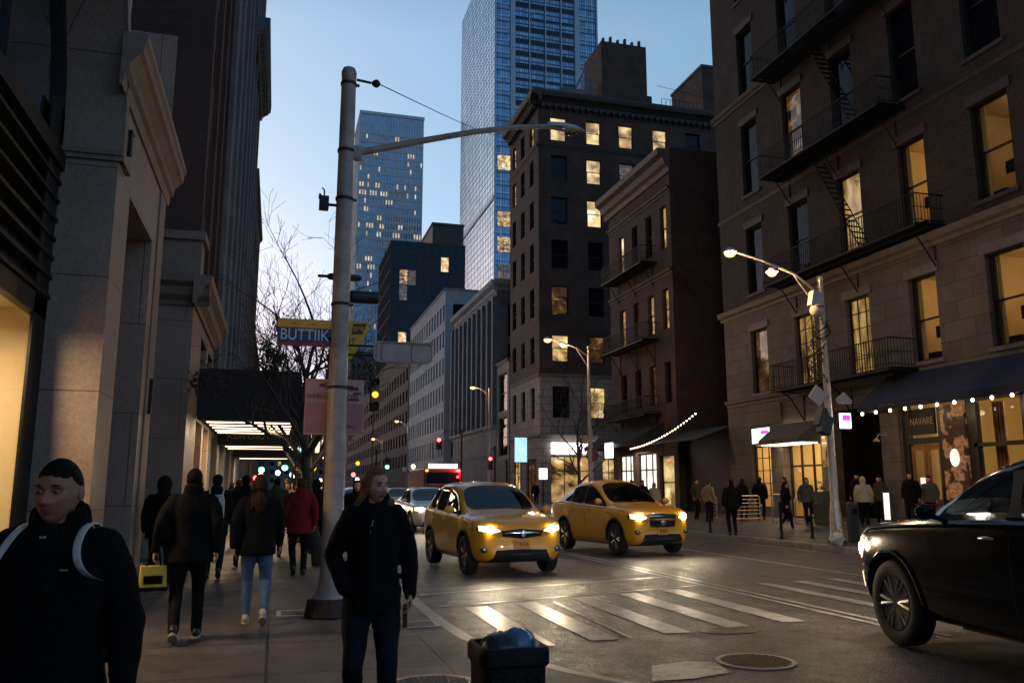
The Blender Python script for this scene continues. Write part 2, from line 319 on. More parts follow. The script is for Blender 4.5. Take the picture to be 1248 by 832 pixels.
glassmat('glass_clear',(.92,.92,.9),rough=.02,blend=.12)
glassmat('shop_glass',(.95,.93,.9),rough=.02,blend=.03)
glassmat('glass_tower',None,gloss=(.75,.85,1.),base=(.012,.02,.035),rough=.06,blend=.42)
glassmat('glass_black',None,gloss=(.5,.62,.72),base=(.008,.014,.018),rough=.05,blend=.25,wav=.4)
litmat('lit_a',[(.03,.016,.006),(.62,.36,.12),(.95,.78,.42)],.46,1.1)
litmat('lit_b',[(.16,.09,.03),(.85,.60,.26),(1,.9,.62)],.52,.9)
litmat('lit_dim',[(.01,.006,.003),(.10,.05,.018),(.3,.17,.06)],.3,1.6)
litmat('lit_curtain',[(.10,.05,.015),(.7,.42,.12),(.9,.6,.22)],.24,3,vert=True)
litmat('lit_far',[(.35,.25,.14),(.8,.62,.38),(.9,.8,.6)],.42,.3)
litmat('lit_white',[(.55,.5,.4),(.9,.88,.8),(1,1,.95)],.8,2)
emat('lamp_warm',(1,.62,.28),30); emat('lamp_hot',(1,.52,.17),2.0); emat('tube_warm',(1,.78,.48),2.6); emat('bulb',(1,.8,.5),9)
emat('sig_red',(1,.05,.05),6); emat('sig_green',(.1,1,.6),4); emat('sig_amber',(1,.33,.02),1.3); emat('sign_white',(.95,.97,1),1.6)
emat('head_core',(1,.86,.62),60); emat('tail_red',(1,.05,.03),3); emat('far_warm',(1,.6,.3),3); emat('far_white',(1,.9,.8),4)
emat('sign_blue',(.35,.6,.9),.7); emat('sign_pink',(1,.05,.35),1.0); emat('screen_blue',(.65,.85,.95),.9)
# ---------------------------------------------------------------- ground, road, pavements
b=MB(); b.box(-1500,1500,-1200,2000,-.5,-.02); tag(b.build('ground','roof_tar'),kind='structure')
b=MB(); b.poly([(-80,-60,-.004),(160,-60,-.004),(160,420,-.004),(-80,420,-.004)]); tag(b.build('road','asphalt'),kind='structure')
def zr(x): return .15+(x-13.9)*.04
# left pavement with its kerb curve (outer line of the kerb)
kerb=[(2.05,420),(2.05,30),(2.05,14),(2.0,11.5),(2.0,10),(2.06,8.8),(2.22,7.9),(2.55,7.0),(3.1,6.1),(3.9,5.4),(5.0,4.95),(7,4.8),(60,4.8)]
def off(line,d):
    out=[]
    for i,p in enumerate(line):
        a=Vector(line[max(i-1,0)]); c=Vector(line[min(i+1,len(line)-1)]); t=(c-a).normalized(); n=Vector((t.y,-t.x)); out.append(Vector(p)+n*d)
    return out
inn=off(kerb,.18)
b=MB()
for i in range(len(kerb)-1):
    p,q,r,s_=kerb[i],kerb[i+1],inn[i+1],inn[i]
    z0,z1=-.3,.1
    b._add([(p[0],p[1],z0),(q[0],q[1],z0),(r[0],r[1],z0),(s_[0],s_[1],z0),(p[0],p[1],z1-.02),(q[0],q[1],z1-.02),(r[0],r[1],z1),(s_[0],s_[1],z1)],[(0,1,5,4),(4,5,6,7),(3,7,6,2)],0)
tag(b.build('kerb','granite_kerb',smooth=30,merge=True),kind='structure')
b=MB(); ptsl=[(p.x,p.y,.098) for p in inn]+[(60,-50,.098),(-70,-50,.098),(-70,420,.098)]
b.poly(ptsl[::-1]); me=b.mesh(); bm=bmesh.new(); bm.from_mesh(me); bmesh.ops.triangulate(bm,faces=bm.faces); bmesh.ops.recalc_face_normals(bm,faces=bm.faces)
for f in bm.faces:
    if f.normal.z<0: f.normal_flip()
bm.to_mesh(me); bm.free(); me.materials.append(M['sidewalk']); o=bpy.data.objects.new('pavement',me); C.objects.link(o); tag(o,kind='structure')
# right pavement (rises gently to the houses)
b=MB()
for (y0,y1) in ((11,430),): b._add([(14.08,y0,zr(13.9)),(20.7,y0,zr(20.7)),(20.7,y1,zr(20.7)),(14.08,y1,zr(13.9))],[(0,1,2,3)],0)
b.box(20.6,120,11,430,-.3,.38); b.box(14,20.7,10.9,11,-.3,.14)
tag(b.build('pavement','sidewalk'),kind='structure')
b=MB(); b.box(13.9,14.08,10.9,430,-.3,.15); b.box(14.08,120,10.72,10.9,-.3,.15); tag(b.build('kerb','granite_kerb',bevel=.02),kind='structure')
# painted markings
b=MB()
def mark(p,z=.004): b.poly([(x,y,z) for x,y in p])
for x in (2.72,3.5,4.45,5.32,6.18):
    t=11.62+(x-2.7)*.33; bo=8.72+(x-3.2)*.2; mark([(x-.17,bo),(x+.16,bo),(x+.17,t),(x-.15,t)])
mark([(3.78,8.83),(3.84,8.83),(3.96,11.85),(3.90,11.85)])
for x,w in ((8.15,.16),(8.95,.16),(9.75,.16),(10.6,.14)):
    t=13.1+(x-8)*.2; mark([(x-w,9.9+(x-8)*.3),(x+w*.6,9.9+(x-8)*.3),(x+w*.6,t),(x-w,t)])
mark([(2.2,11.72),(6.9,13.1),(6.9,13.18),(2.2,11.8)])
tag(b.build('crosswalk_stripes','road_white'),kind='structure')
b=MB()
mark([(2.2,13.05),(6.9,14.45),(6.9,14.6),(2.2,13.2)]); mark([(6.97,8.0),(7.07,8.0),(7.09,400),(6.99,400)]); mark([(7.19,8.0),(7.29,8.0),(7.31,400),(7.21,400)])
mark([(10.56,12.5),(10.66,12.5),(10.66,400),(10.56,400)])
tag(b.build('lane_lines','road_white'),kind='structure')
b=MB(); mark([(13.5,11),(13.6,11),(13.6,400),(13.5,400)]); tag(b.build('edge_line','road_yellow'),kind='structure')
# worn concrete patch and tarry patches
mat('patch',(.085,.075,.068),.5,var=.4,scale=6,bump=.4); mat('tar_patch',(.015,.014,.014),.3,var=.4,scale=8,bump=.8,bscale=8); mat('patch_white',(.5,.46,.4),.45,var=.3,scale=8,bump=.3)

b=MB(); b.poly([(x,y,.003) for x,y in [(3.15,6.86),(3.5,6.84),(3.95,6.98),(4.05,7.4),(3.8,7.52),(3.4,7.42)]]); tag(b.build('road_patch','road_white'),kind='structure')
rnd=random.Random(3)
def blob(cx,cy,rx,ry,z,n=18,a=0):
    out=[]
    for k in range(n):
        w=6.283*k/n; r=1+rnd.uniform(-.13,.13); x,y=rx*r*math.cos(w),ry*r*math.sin(w); out.append((cx+x*math.cos(a)-y*math.sin(a),cy+x*math.sin(a)+y*math.cos(a),z))
    return out
b=MB(); b.poly(blob(2.75,7.05,.22,.3,.003)); b.poly(blob(5.1,9.0,.35,.25,.002)); tag(b.build('tar_patch','tar_patch'),kind='structure')
# iron covers in the pavement
def cover(name,x,y,z,r,label,rect=None):
    t=thing(name,label,'utility cover',(x,y,z))
    a=MB()
    if rect:
        w,l=rect; a.box(-w,w,-l,l,-.02,.006); c=MB(); 
        c.box(-w-.05,w+.05,-l-.05,-l,-.02,.009); c.box(-w-.05,w+.05,l,l+.05,-.02,.009); c.box(-w-.05,-w,-l,l,-.02,.009); c.box(w,w+.05,-l,l,-.02,.009)
        d=MB(); d.lathe([(.0,.013),(.12,.013),(.13,.006)],seg=20); d.build('lid_disc','dark_iron',t)
    else:
        a.lathe([(r,-.02),(r,.006),(r*.97,.009),(0,.009)],seg=36); c=MB(); c.lathe([(r,-.02),(r+.04,-.02),(r+.04,.007),(r+.002,.007)],seg=36)
        d=MB(); k=int(r/.045)
        for i in range(-k,k+1):
            for j in range(-k,k+1):
                if math.hypot(i,j)*.045<r*.92: d.box(i*.045-.013,i*.045+.013,j*.045-.013,j*.045+.013,.009,.014)
        d.build('tread_pattern','dark_iron',t)
    a.build('plate','dark_iron',t); c.build('rim','galv_paint',t); return t
cover('manhole_cover',1.25,6.75,.1,.33,'round iron manhole cover in the pavement beside the black litter bin')
cover('manhole_cover',4.42,7.33,.004,.33,'round iron manhole cover in the road beside worn white paint')
cover('utility_cover',.42,10.95,.1,.2,'square cover in the pavement at the foot of the large steel pole',(.28,.2))
cover('utility_cover',1.45,9.7,.1,.2,'flush rectangular cover near the kerb past the woman in black',(.34,.17))
# ---------------------------------------------------------------- buildings
def wall(mb,o,u,n,W_,z0,z1,ops,d=.25,m=0,mrev=None):
    """wall sheet with real openings; o=(x,y) start, u along, n outward; ops=[(u0,u1,z0,z1)]"""
    u=Vector((*u,0)); n=Vector((*n,0)); o=Vector((*o,0)); mrev=m if mrev is None else mrev
    P=lambda a,z,dd=0: o+u*a+Vector((0,0,z))-n*dd
    us=sorted({0,W_}|{round(q,3) for w in ops for q in w[:2]}); zs=sorted({z0,z1}|{round(q,3) for w in ops for q in w[2:4]})
    fl=u.cross(Vector((0,0,1))).dot(n)<0
    def q(*v):
        mb._add(v[::-1] if fl else v,[(0,1,2,3)],m)
    for i in range(len(us)-1):
        for j in range(len(zs)-1):
            cu,cz=(us[i]+us[i+1])/2,(zs[j]+zs[j+1])/2
            if any(w[0]<cu<w[1] and w[2]<cz<w[3] for w in ops): continue
            q(P(us[i],zs[j]),P(us[i+1],zs[j]),P(us[i+1],zs[j+1]),P(us[i],zs[j+1]))
    for a,c,e,f in [w[:4] for w in ops]:
        for A,B in (((a,e),(a,f)),((a,f),(c,f)),((c,f),(c,e)),((c,e),(a,e))):
            mb._add([P(A[0],A[1]),P(B[0],B[1]),P(B[0],B[1],d),P(A[0],A[1],d)],[(0,1,2,3)],mrev)
_wt={}
def win_template(w,h,style,fm,pm):
    k=(round(w,2),round(h,2),style,fm,pm)
    if k in _wt: return _wt[k]
    b=MB(); t=.07 if w<2 else .09
    # local: x across 0..w, z 0..h, y into the wall
    b.box(0,t,0,.09,0,h); b.box(w-t,w,0,.09,0,h); b.box(t,w-t,0,.09,h-t,h); b.box(t,w-t,-.03,.1,0,t)
    if style in('sash','sash2'):
        b.box(t,w-t,.01,.08,h*.48,h*.48+.06)
        b.box(t,t+.04,.02,.07,t,h*.48); b.box(w-t-.04,w-t,.02,.07,t,h*.48)
        if style=='sash2': b.box(w/2-.02,w/2+.02,.02,.07,t,h-t)
    if style=='grid':
        for q in (.33,.66): b.box(w*q-.015,w*q+.015,.02,.06,t,h-t)
        for q in (.2,.4,.6,.8): b.box(t,w-t,.02,.06,h*q-.015,h*q+.015)
    if style=='shop':
        for q in (.33,.66): b.box(w*q-.03,w*q+.03,.0,.08,t,h-t)
        b.box(t,w-t,.0,.08,h*.68,h*.68+.07)
    f=b.mesh('window'); f.materials.append(M[fm])
    p=MB(); p._add([(t*.5,.06,t*.5),(w-t*.5,.06,t*.5),(w-t*.5,.06,h-t*.5),(t*.5,.06,h-t*.5)],[(0,1,2,3)],0); pm_=p.mesh('pane'); pm_.materials.append(M[pm])
    _wt[k]=(f,pm_); return _wt[k]
def window(parent,o,u,n,a,c,z0,z1,inset=.17,style='sash',fm='black_frame',pm='glass_dark',pane=True):
    f,p=win_template(c-a,z1-z0,style,fm,pm)
    ux,uy=u; nx,ny=n
    # local x must run so that local y points inward (-n): choose x dir
    X=Vector((ux,uy,0)); Yv=Vector((-nx,-ny,0)); 
    base=Vector((o[0]+ux*a,o[1]+uy*a,z0))
    if X.cross(Yv).z<0: X=-X; base=Vector((o[0]+ux*c,o[1]+uy*c,z0))
    base=base+Yv*inset
    mt=Matrix((X,Yv,(0,0,1))).transposed().to_4x4(); mt.translation=base
    w=bpy.data.objects.new('window',f); C.objects.link(w); w.parent=parent; w.matrix_local=mt
    if pane:
        q=bpy.data.objects.new('pane',p); C.objects.link(q); q.parent=w
    return w
def cornice(mb,o,u,n,W_,z,prof,m=0,wrap0=0,wrap1=0):
    """prof: [(out,dz)] from bottom to top, swept along the wall"""
    u=Vector((*u,0)); n=Vector((*n,0)); o=Vector((*o,0))
    pts=[(0,prof[0][1])]+prof+[(0,prof[-1][1])]
    A=[o-u*wrap0+n*p[0]+Vector((0,0,z+p[1])) for p in pts]
    mb.prism(A,(0,0,0),tuple(u*(W_+wrap0+wrap1)),m)
PR_BIG=[(.08,0),(.08,.14),(.16,.2),(.2,.32),(.34,.44),(.44,.48),(.46,.62),(.52,.66),(.52,.72)]
PR_SM=[(.04,0),(.05,.1),(.14,.16),(.18,.28),(.2,.3)]
def body(mb,x0,x1,y0,y1,z0,z1,m=0,faces='nsewt'):
    if 't' in faces: mb._add([(x0,y0,z1),(x1,y0,z1),(x1,y1,z1),(x0,y1,z1)],[(0,1,2,3)],m)
    for c,p,q in (('s',(x0,y0),(x1,y0)),('e',(x1,y0),(x1,y1)),('n',(x1,y1),(x0,y1)),('w',(x0,y1),(x0,y0))):
        if c in faces: mb._add([(*p,z0),(*q,z0),(*q,z1),(*p,z1)],[(0,1,2,3)],m)
def building(name,label,cat='building',loc=(0,0,0)): return thing(name,label,cat,loc)

def lampobj(name,kind,loc,energy,col,parent=None,size=.1,rot=None,spot=None,blend=.5):
    l=bpy.data.lights.new(name,kind); l.energy=energy*LK; l.color=col
    if kind in('POINT','SPOT'): l.shadow_soft_size=size
    if kind=='AREA': l.size=size
    if spot: l.spot_size=R(spot); l.spot_blend=blend
    o=bpy.data.objects.new(name,l); C.objects.link(o); o.location=loc; o.parent=parent
    if rot is not None: o.rotation_euler=rot
    return o
def room(parent,x0,x1,y0,y1,z0,z1,energy,col=(1,.62,.25),wallm='wall_tan',open_='w',lamp=None):
    """a furnished-room shell behind a real pane, open towards the window, with its own ceiling lamp"""
    b=MB(); e=.0
    if open_!='w': b._add([(x0,y0,z0),(x0,y1,z0),(x0,y1,z1),(x0,y0,z1)],[(0,1,2,3)],0)
    if open_!='e': b._add([(x1,y0,z0),(x1,y1,z0),(x1,y1,z1),(x1,y0,z1)],[(0,1,2,3)],0)
    if open_!='s': b._add([(x0,y0,z0),(x1,y0,z0),(x1,y0,z1),(x0,y0,z1)],[(0,1,2,3)],0)
    if open_!='n': b._add([(x0,y1,z0),(x1,y1,z0),(x1,y1,z1),(x0,y1,z1)],[(0,1,2,3)],0)
    b._add([(x0,y0,z0),(x1,y0,z0),(x1,y1,z0),(x0,y1,z0)],[(0,1,2,3)],0); b._add([(x0,y0,z1),(x1,y0,z1),(x1,y1,z1),(x0,y1,z1)],[(0,1,2,3)],0)
    r=b.build('room',wallm,parent)
    lp=lamp or ((x0+x1)/2,(y0+y1)/2,z1-.35)
    m=MB(); m.lathe([(.0,-.05),(.11,-.03),(.14,.02),(.05,.07),(0,.08)],lp,seg=14); m.box(lp[0]-.01,lp[0]+.01,lp[1]-.01,lp[1]+.01,lp[2]+.08,z1); m.build('ceiling_lamp','bulb',r)
    lampobj('room_light','POINT',(lp[0],lp[1],lp[2]-.22),energy,col,r,.12)
    return r

# ===== near right building: limestone base, dark brick above =====
B1=building('brick_apartment_building','dark brick apartment building over a limestone base with fire escapes and a navy awning')
X1=20.5; o1=(X1,35.4); u1=(0,-1); n1=(-1,0)      # a = 35.4 - y
cols=[(31.8,33.1),(28.4,29.75),(25.15,26.45),(21.9,23.15),(18.5,19.9),(15.2,16.6),(12.4,13.4)]
rows=[(5.75,8.6),(10.3,13.4),(15.0,18.45),(19.95,23.2),(24.8,28.0),(29.4,32.4)]
CA=[(35.4-b_,35.4-a_) for a_,b_ in cols]
ops=[(a,c,z0,z1) for z0,z1 in rows for a,c in CA[:6]]
ground=[(35.4-33.5,35.4-31.9,.75,4.3),(35.4-30.9,35.4-28.5,.4,3.45),(35.4-27.6,35.4-25.0,.4,4.5),(35.4-24.0,35.4-14.2,.4,4.7)]
b=MB(); wall(b,o1,u1,n1,22.4,.1,9.5,[q for q in ops if q[2]<9]+ground,.3,0); 
b.build('stone_base','limestone',B1)
b=MB(); wall(b,o1,u1,n1,22.4,9.5,34,[q for q in ops if q[2]>9],.3,0); body(b,X1,45,13,35.4,.1,34,0,'nset')
b.build('brick_wall','brick_dark',B1)
b=MB(); cornice(b,o1,u1,n1,11.3,5.32,PR_SM); b.build('ledge','trim_lime',B1); b=MB(); cornice(b,(X1,35.6),u1,n1,22.6,9.45,[(.05,0),(.07,.12),(.2,.2),(.26,.36),(.28,.4)]); b.build('ledge','trim_lime',B1)
b=MB(); cornice(b,(X1,35.5),u1,n1,22.5,19.5,[(.05,0),(.07,.1),(.16,.2),(.2,.34)]); cornice(b,(X1,35.5),u1,n1,22.5,14.3,[(.02,0),(.03,.1),(.05,.15)]); cornice(b,(X1,35.9),u1,n1,23,33.4,PR_BIG); b.build('ledge','trim_dark',B1)
for z0,z1 in rows:
    mm='trim_lime' if z0<9 else 'trim_dark'
    for a,c in CA[:6]:
        y0,y1=35.4-c,35.4-a
        b=MB(); b.box(X1-.07,X1+.1,y0-.12,y1+.12,z0-.14,z0-.003); b.build('sill',mm,B1); b=MB(); b.box(X1-.05,X1+.1,y0-.15,y1+.15,z1+.003,z1+.32); b.build('lintel',mm,B1)
# grooved joints of the limestone
b=MB()
b.build if 0 else None
lit1={(0,1):'curt',(0,2):'gridlit',(0,3):'room',(0,4):'room',(1,2):'curt',(1,3):'room',(1,4):'roomdim',(0,0):'curtdim',(2,3):'sky',(2,1):'dimlit'}
for ri,(z0,z1) in enumerate(rows):
    for ci,(a,c) in enumerate(CA[:6]):
        k=lit1.get((ri,ci)); y0,y1=35.4-c,35.4-a
        if k in('room','roomdim'):
            w=window(B1,o1,u1,n1,a,c,z0,z1,pm='glass_clear')
            rm=room(B1,X1+.32,X1+3.4,y0-.9,y1+.9,z0-.75,z1+.35,(22 if k=='room' else 7),(1,.66,.30),'wall_tan',lamp=(X1+1.9,(y0+y1)/2-.3,z1-.25))
            q=MB(); q.box(X1+.8,X1+.86,y0+.45,y0+1.05,z0+.85,z0+1.25); q.box(X1+.8,X1+.86,y0+.46,y0+.52,z0-.1,z0+.75); q.box(X1+.6,X1+1.2,y0-.3,y1+.5,z0-.12,z0-.06)
            q.box(X1+.55,X1+1.0,y1-.5,y1-.05,z0-.1,z0+.35); q.build('desk_and_screen','black_frame',rm,bevel=.015)
            q=MB()
            for cy in (y0-.05,y1-.22): 
                for f_ in range(5): q.box(X1+.36+.03*(f_%2),X1+.40+.03*(f_%2),cy+f_*.055,cy+f_*.055+.055,z0-.1,z1+.1)
            q.build('curtains','curtain',rm)
            if ri==1:
                q=MB(); q.box(X1+.30,X1+.33,y0+.03,y1-.03,z1-1.5,z1-.02); q.build('roller_blind','curtain',w); 
                w.children[-1].matrix_parent_inverse=w.matrix_local.inverted()
        else:
            pm={'curt':'lit_curtain','gridlit':'lit_curtain','curtdim':'lit_dim','dimlit':'lit_dim'}.get(k,'glass_dark')
            window(B1,o1,u1,n1,a,c,z0,z1,style='grid' if k in('gridlit','curt') and ri==0 else 'sash',pm=pm)
# fire escapes
def escape(x,ya,yb,z,depth=1.15,rail=1.0,ladder=None,brk=2.0):
    f=MB(); f.box(x-depth,x,ya,yb,z-.05,z-.02) if 0 else None
    n=int((yb-ya)/.09)
    for i in range(n): f.box(x-depth+.02,x-.02,ya+i*.09,ya+i*.09+.035,z-.03,z)
    for q in (0,.5,1): f.box(x-depth*q-.03 if q else x-.06,x-depth*q+.03 if q else x,ya,yb,z-.11,z-.031)
    f.box(x-depth-.02,x,ya-.03,ya,z-.1,z+.02); f.box(x-depth-.02,x,yb,yb+.03,z-.1,z+.02)
    F=f.build('fire_escape','black_metal',B1)
    g=MB()
    for zz in (rail,rail*.55,.12):
        g.tube([(x,ya,z+zz),(x-depth,ya,z+zz),(x-depth,yb,z+zz),(x,yb,z+zz)],.024 if zz==rail else .014,6)
    n=int((yb-ya)/.13)
    for i in range(n+1): g.box(x-depth-.011,x-depth+.011,ya+(yb-ya)*i/n-.011,ya+(yb-ya)*i/n+.011,z,z+rail)
    for i in range(1,9):
        xx=x-depth*i/9
        for yy in (ya,yb): g.box(xx-.007,xx+.007,yy-.007,yy+.007,z,z+rail)
    g.build('railing','black_metal',F)
    for yy in (ya+.5,(ya+yb)/2,yb-.5):
        k=MB(); k.tube([(x-depth+.05,yy,z-.1),(x-depth*.55,yy,z-.35),(x-.03,yy,z-1.25)],.026,6); k.tube([(x-.02,yy,z-.1),(x-.02,yy,z-1.4)],.02,6); k.build('bracket','black_metal',F)
    if ladder:
        l=MB(); y0,z2=ladder
        a0=Vector((x-depth*.45,y0,z)); a1=Vector((x-depth*.45,y0+2.4,z2))
        for s_ in (-.25,.25): l.tube([a0+Vector((s_,0,0)),a1+Vector((s_,0,0))],.022,6)
        for i in range(1,16):
            c=a0.lerp(a1,i/16); l.box(c.x-.25,c.x+.25,c.y-.06,c.y+.06,c.z-.01,c.z+.01)
        l.build('stair','black_metal',F)
    return F
escape(X1,23.0,29.9,5.55); escape(X1,21.3,30.0,9.98,ladder=(24.4,14.2)); escape(X1,22.6,30.0,14.7,ladder=(24.4,19.2)); escape(X1,22.4,30.2,19.35,ladder=(24.0,24)); escape(X1,22.4,30.2,24.3)
# ground floor openings
w=window(B1,o1,u1,n1,1.9,3.5,.75,3.45,style='grid',pm='glass_clear'); room(B1,X1+.32,X1+4,30.9,34.6,.3,3.7,60,(1,.66,.28),'wall_cream')
q=MB(); q.box(X1+.02,X1+.12,31.92,33.48,3.5,4.28); sgn=q.build('lit_sign','black_frame',B1); q=MB(); q.box(X1-.0,X1+.018,31.98,33.42,3.56,4.22); q.build('sign_face','screen_blue',sgn)
q=MB(); q.box(X1-.006,X1-.002,32.1,32.7,3.95,4.1); q.box(X1-.006,X1-.002,32.2,32.5,3.7,3.8); q.build('sign_marks','sign_pink',sgn)
w=window(B1,o1,u1,n1,4.5,6.9,.4,3.45,inset=.2,style='shop',pm='glass_clear'); room(B1,X1+.34,X1+5,27.7,30.88,.3,3.8,75,(1,.66,.26),'wall_cream')
# dark recessed doorway with panelled doors
b=MB(); b.box(X1+1.3,X1+1.36,25,27.6,.4,4.5); 
for yy in (25.2,26.35):
    b.box(X1+1.24,X1+1.3,yy,yy+1.05,.5,3.1)
b.box(X1+.3,X1+1.36,24.98,25.02,.4,4.5); b.box(X1+.3,X1+1.36,27.58,27.62,.4,4.5); b.box(X1+.3,X1+1.36,25,27.6,4.48,4.52); b.build('recessed_door','black_frame',B1)
b=MB(); b.box(X1-.15,X1+1.3,25.02,27.58,.3,.52); b.build('door_step','limestone',B1)
# restaurant front
SF=building('restaurant_front','x') if 0 else None
f=MB(); xs0,xs1=X1+.02,X1+.22
def fr(y0,y1,z0,z1,x0=xs0,x1=xs1): f.box(x0,x1,y0,y1,z0,z1)
fr(23.75,24.0,.4,4.7); fr(22.2,22.4,.4,4.7); fr(21.0,21.2,.4,4.7); fr(22.4,23.75,3.05,3.25); fr(22.4,23.75,4.35,4.7); fr(21.2,22.2,4.3,4.7); fr(21.2,22.2,.4,1.2)
for yy in (20.85,19.05,17.3,15.6,14.2): fr(yy,yy+.14,.4,4.7)
fr(14.2,20.99,4.25,4.7); fr(14.2,20.99,.4,1.35); fr(14.2,20.99,2.85,2.97)
f.box(xs0-.04,xs1+.0,14.2,20.99,1.35,1.42)
F=f.build('restaurant_front','green_frame',B1)
p=MB(); p.box(X1+.12,X1+.125,14.3,20.9,1.42,4.25); p.build('pane','glass_clear',F)
d=MB()
for y0 in (22.42,23.1):
    for a in ((y0,y0+.12,.45,3.02),(y0+.53,y0+.64,.45,3.02),(y0+.12,y0+.53,2.85,3.02),(y0+.12,y0+.53,.45,1.25)): d.box(X1+.1,X1+.16,*a)
d.box(X1+.05,X1+.1,23.02,23.06,1.2,1.7)
D=d.build('entrance_door','wood_warm',F); p=MB(); p.box(X1+.125,X1+.13,22.5,23.7,1.25,2.85); p.build('pane','glass_clear',D)
q=MB(); q.box(X1+.09,X1+.1,23.2,23.42,1.75,1.95); q.build('paper_notice','lit_white',D)
s_=MB(); s_.box(X1-.0,X1+.08,22.5,23.65,3.35,4.2); SG=s_.build('name_board','black_frame',F)
mat('gilt',(.35,.24,.12),.5)
text('NAVARE',.34,'lettering','gilt',SG,frame4((X1-.004,23.07,3.78),(0,-1,0),(0,0,1)),ext=.003,sx=.8)
# tall poster pillar: pastry and coffee artwork as loose warm shapes
def poster():
    m=bpy.data.materials.new('poster_print'); m.use_nodes=True; t=m.node_tree; N=t.nodes; L=t.links; bb=N['Principled BSDF']
    g=N.new('ShaderNodeNewGeometry'); v=N.new('ShaderNodeTexVoronoi'); v.inputs['Scale'].default_value=2.1; v.inputs['Randomness'].default_value=1
    n=N.new('ShaderNodeTexNoise'); n.inputs['Scale'].default_value=2.4; n.inputs['Detail'].default_value=5; L.new(g.outputs['Position'],n.inputs['Vector'])
    ad=N.new('ShaderNodeVectorMath'); ad.operation='ADD'; L.new(g.outputs['Position'],ad.inputs[0]); L.new(n.outputs['Color'],ad.inputs[1]); L.new(ad.outputs[0],v.inputs['Vector'])
    r=N.new('ShaderNodeValToRGB'); r.color_ramp.elements[0].color=(.50,.24,.07,1); r.color_ramp.elements[1].color=(.03,.012,.006,1); r.color_ramp.elements[1].position=.55
    k=r.color_ramp.elements.new(.25); k.color=(.13,.05,.03,1); k=r.color_ramp.elements.new(.38); k.color=(.34,.16,.07,1)
    L.new(v.outputs['Distance'],r.inputs[0]); L.new(r.outputs[0],bb.inputs['Base Color']); L.new(r.outputs[0],bb.inputs['Emission Color']); bb.inputs['Emission Strength'].default_value=.12
    bb.inputs['Roughness'].default_value=.3; M['poster_print']=m
poster()
b=MB(); b.box(X1-.06,X1+.1,21.22,22.18,1.25,4.28); PO=b.build('poster_panel','poster_print',F)
b=MB(); b.ell((X1-.07,21.7,2.55),(.02,.2,.28),rings=8); b.build('backlit_cup','lit_white',PO)
RM=room(B1,X1+.26,X1+7,13.3,24.4,.3,4.85,120,(1,.68,.30),'wall_cream')
for _y in (15,18.2): lampobj('room_light','POINT',(X1+1.6,_y,4.0),55,(1,.70,.34),RM,.12)
for yy in (15.5,17.6,19.6):
    b=MB(); b.lathe([(0,0),(.13,.05),(.17,.14),(.05,.24),(0,.25)],(X1+1.3,yy,3.3),seg=16); b.box(X1+1.29,X1+1.31,yy-.01,yy+.01,3.5,4.85); b.build('pendant_lamp','bulb',RM)
b=MB()
for (x,y,z,w,l,h) in ((2.2,16.2,.3,1.3,.5,1.05),(5.6,14.0,.3,.4,3,2.2),(3.8,19.6,.3,.9,.9,.75),(4.6,21.6,.3,.9,.9,.75),(6.5,18.5,1.6,.3,4.4,.06),(6.5,18.5,2.1,.3,4.4,.06)):
    b.box(X1+x,X1+x+w,y,y+l,z,z+h)
b.build('furniture','wood_warm',RM,bevel=.02)
b=MB(); b.box(X1+6.9,X1+6.96,15.2,16.9,1.6,3.2); b.box(X1+3.1,X1+3.3,19.0,20.2,.3,3.6); b.build('dark_partition','black_frame',RM)
mat('art',(.20,.09,.03),.6,var=.7,scale=3)
b=MB()
for y0,w_,z0,h_ in ((20.6,.7,1.6,1.2),(18.7,.5,2.0,1.0),(17.0,1.2,1.5,1.3),(14.9,.8,1.9,1.2)): b.box(X1+2.6,X1+2.66,y0-w_,y0,z0,z0+h_)
b.build('wall_art','art',RM)
b=MB()
for yy in (20.55,18.2,16.6):
    for f_ in range(7): b.box(X1+.45+.04*(f_%2),X1+.5+.04*(f_%2),yy-f_*.06,yy-f_*.06+.06,.5,4.2)
b.build('curtains','art',RM)
b=MB(); b.box(X1+2.66,X1+2.8,13.5,21.2,.3,4.8); b.build('inner_wall','wall_cream',RM)
# limestone pier faces at the restaurant
for y0,y1 in ((24.05,24.95),(27.65,28.4),(30.95,31.85)): b=MB(); b.box(X1-.10,X1+.05,y0,y1,.4,5.2); b.build('pier','limestone',B1,bevel=.02)
# awnings
def awning(parent,y0,y1,x,zt,zb,out,m,val=.22,name='awning',curve=True):
    """shed awning on a wall at x, projecting to x-out"""
    b=MB(); pr=[(x,zt),(x-out*.45,zt-(zt-zb)*.42),(x-out,zb),(x-out,zb-val)]
    vs=[]; 
    for y in (y0,y1):
        for px,pz in pr: vs.append((px,y,pz))
    n=len(pr); fs=[(i,i+1,n+i+1,n+i) for i in range(n-1)]
    b._add(vs,fs,0)
    for y in (y0,y1): b.poly([(px,y,pz) for px,pz in pr]+[(x,y,zb-val)])
    o=b.build(name,m,parent)
    k=MB()
    for y in (y0+.03,(y0+y1)/2,y1-.03): k.tube([(x,y,zb-.05),(x-out+.03,y,zb-.05)],.02,6)
    k.tube([(x-out+.02,y0,zb-.03),(x-out+.02,y1,zb-.03)],.022,6); k.build('awning_frame','black_metal',o)
    return o
A=awning(B1,13.6,24.45,X1-.02,5.45,4.38,1.35,'navy_cloth')
text('mo wo',.22,'lettering','trim_lime',A,frame4((X1-1.385,23.0,4.3),(0,-1,0),(0,0,1)),ext=.002,sx=1.1)
k=MB(); 
for i in range(16): k.ell((X1-1.30,24.3-i*.68,4.10),(.045,.045,.055),10,8)
BU=k.build('string_of_bulbs','bulb',A)
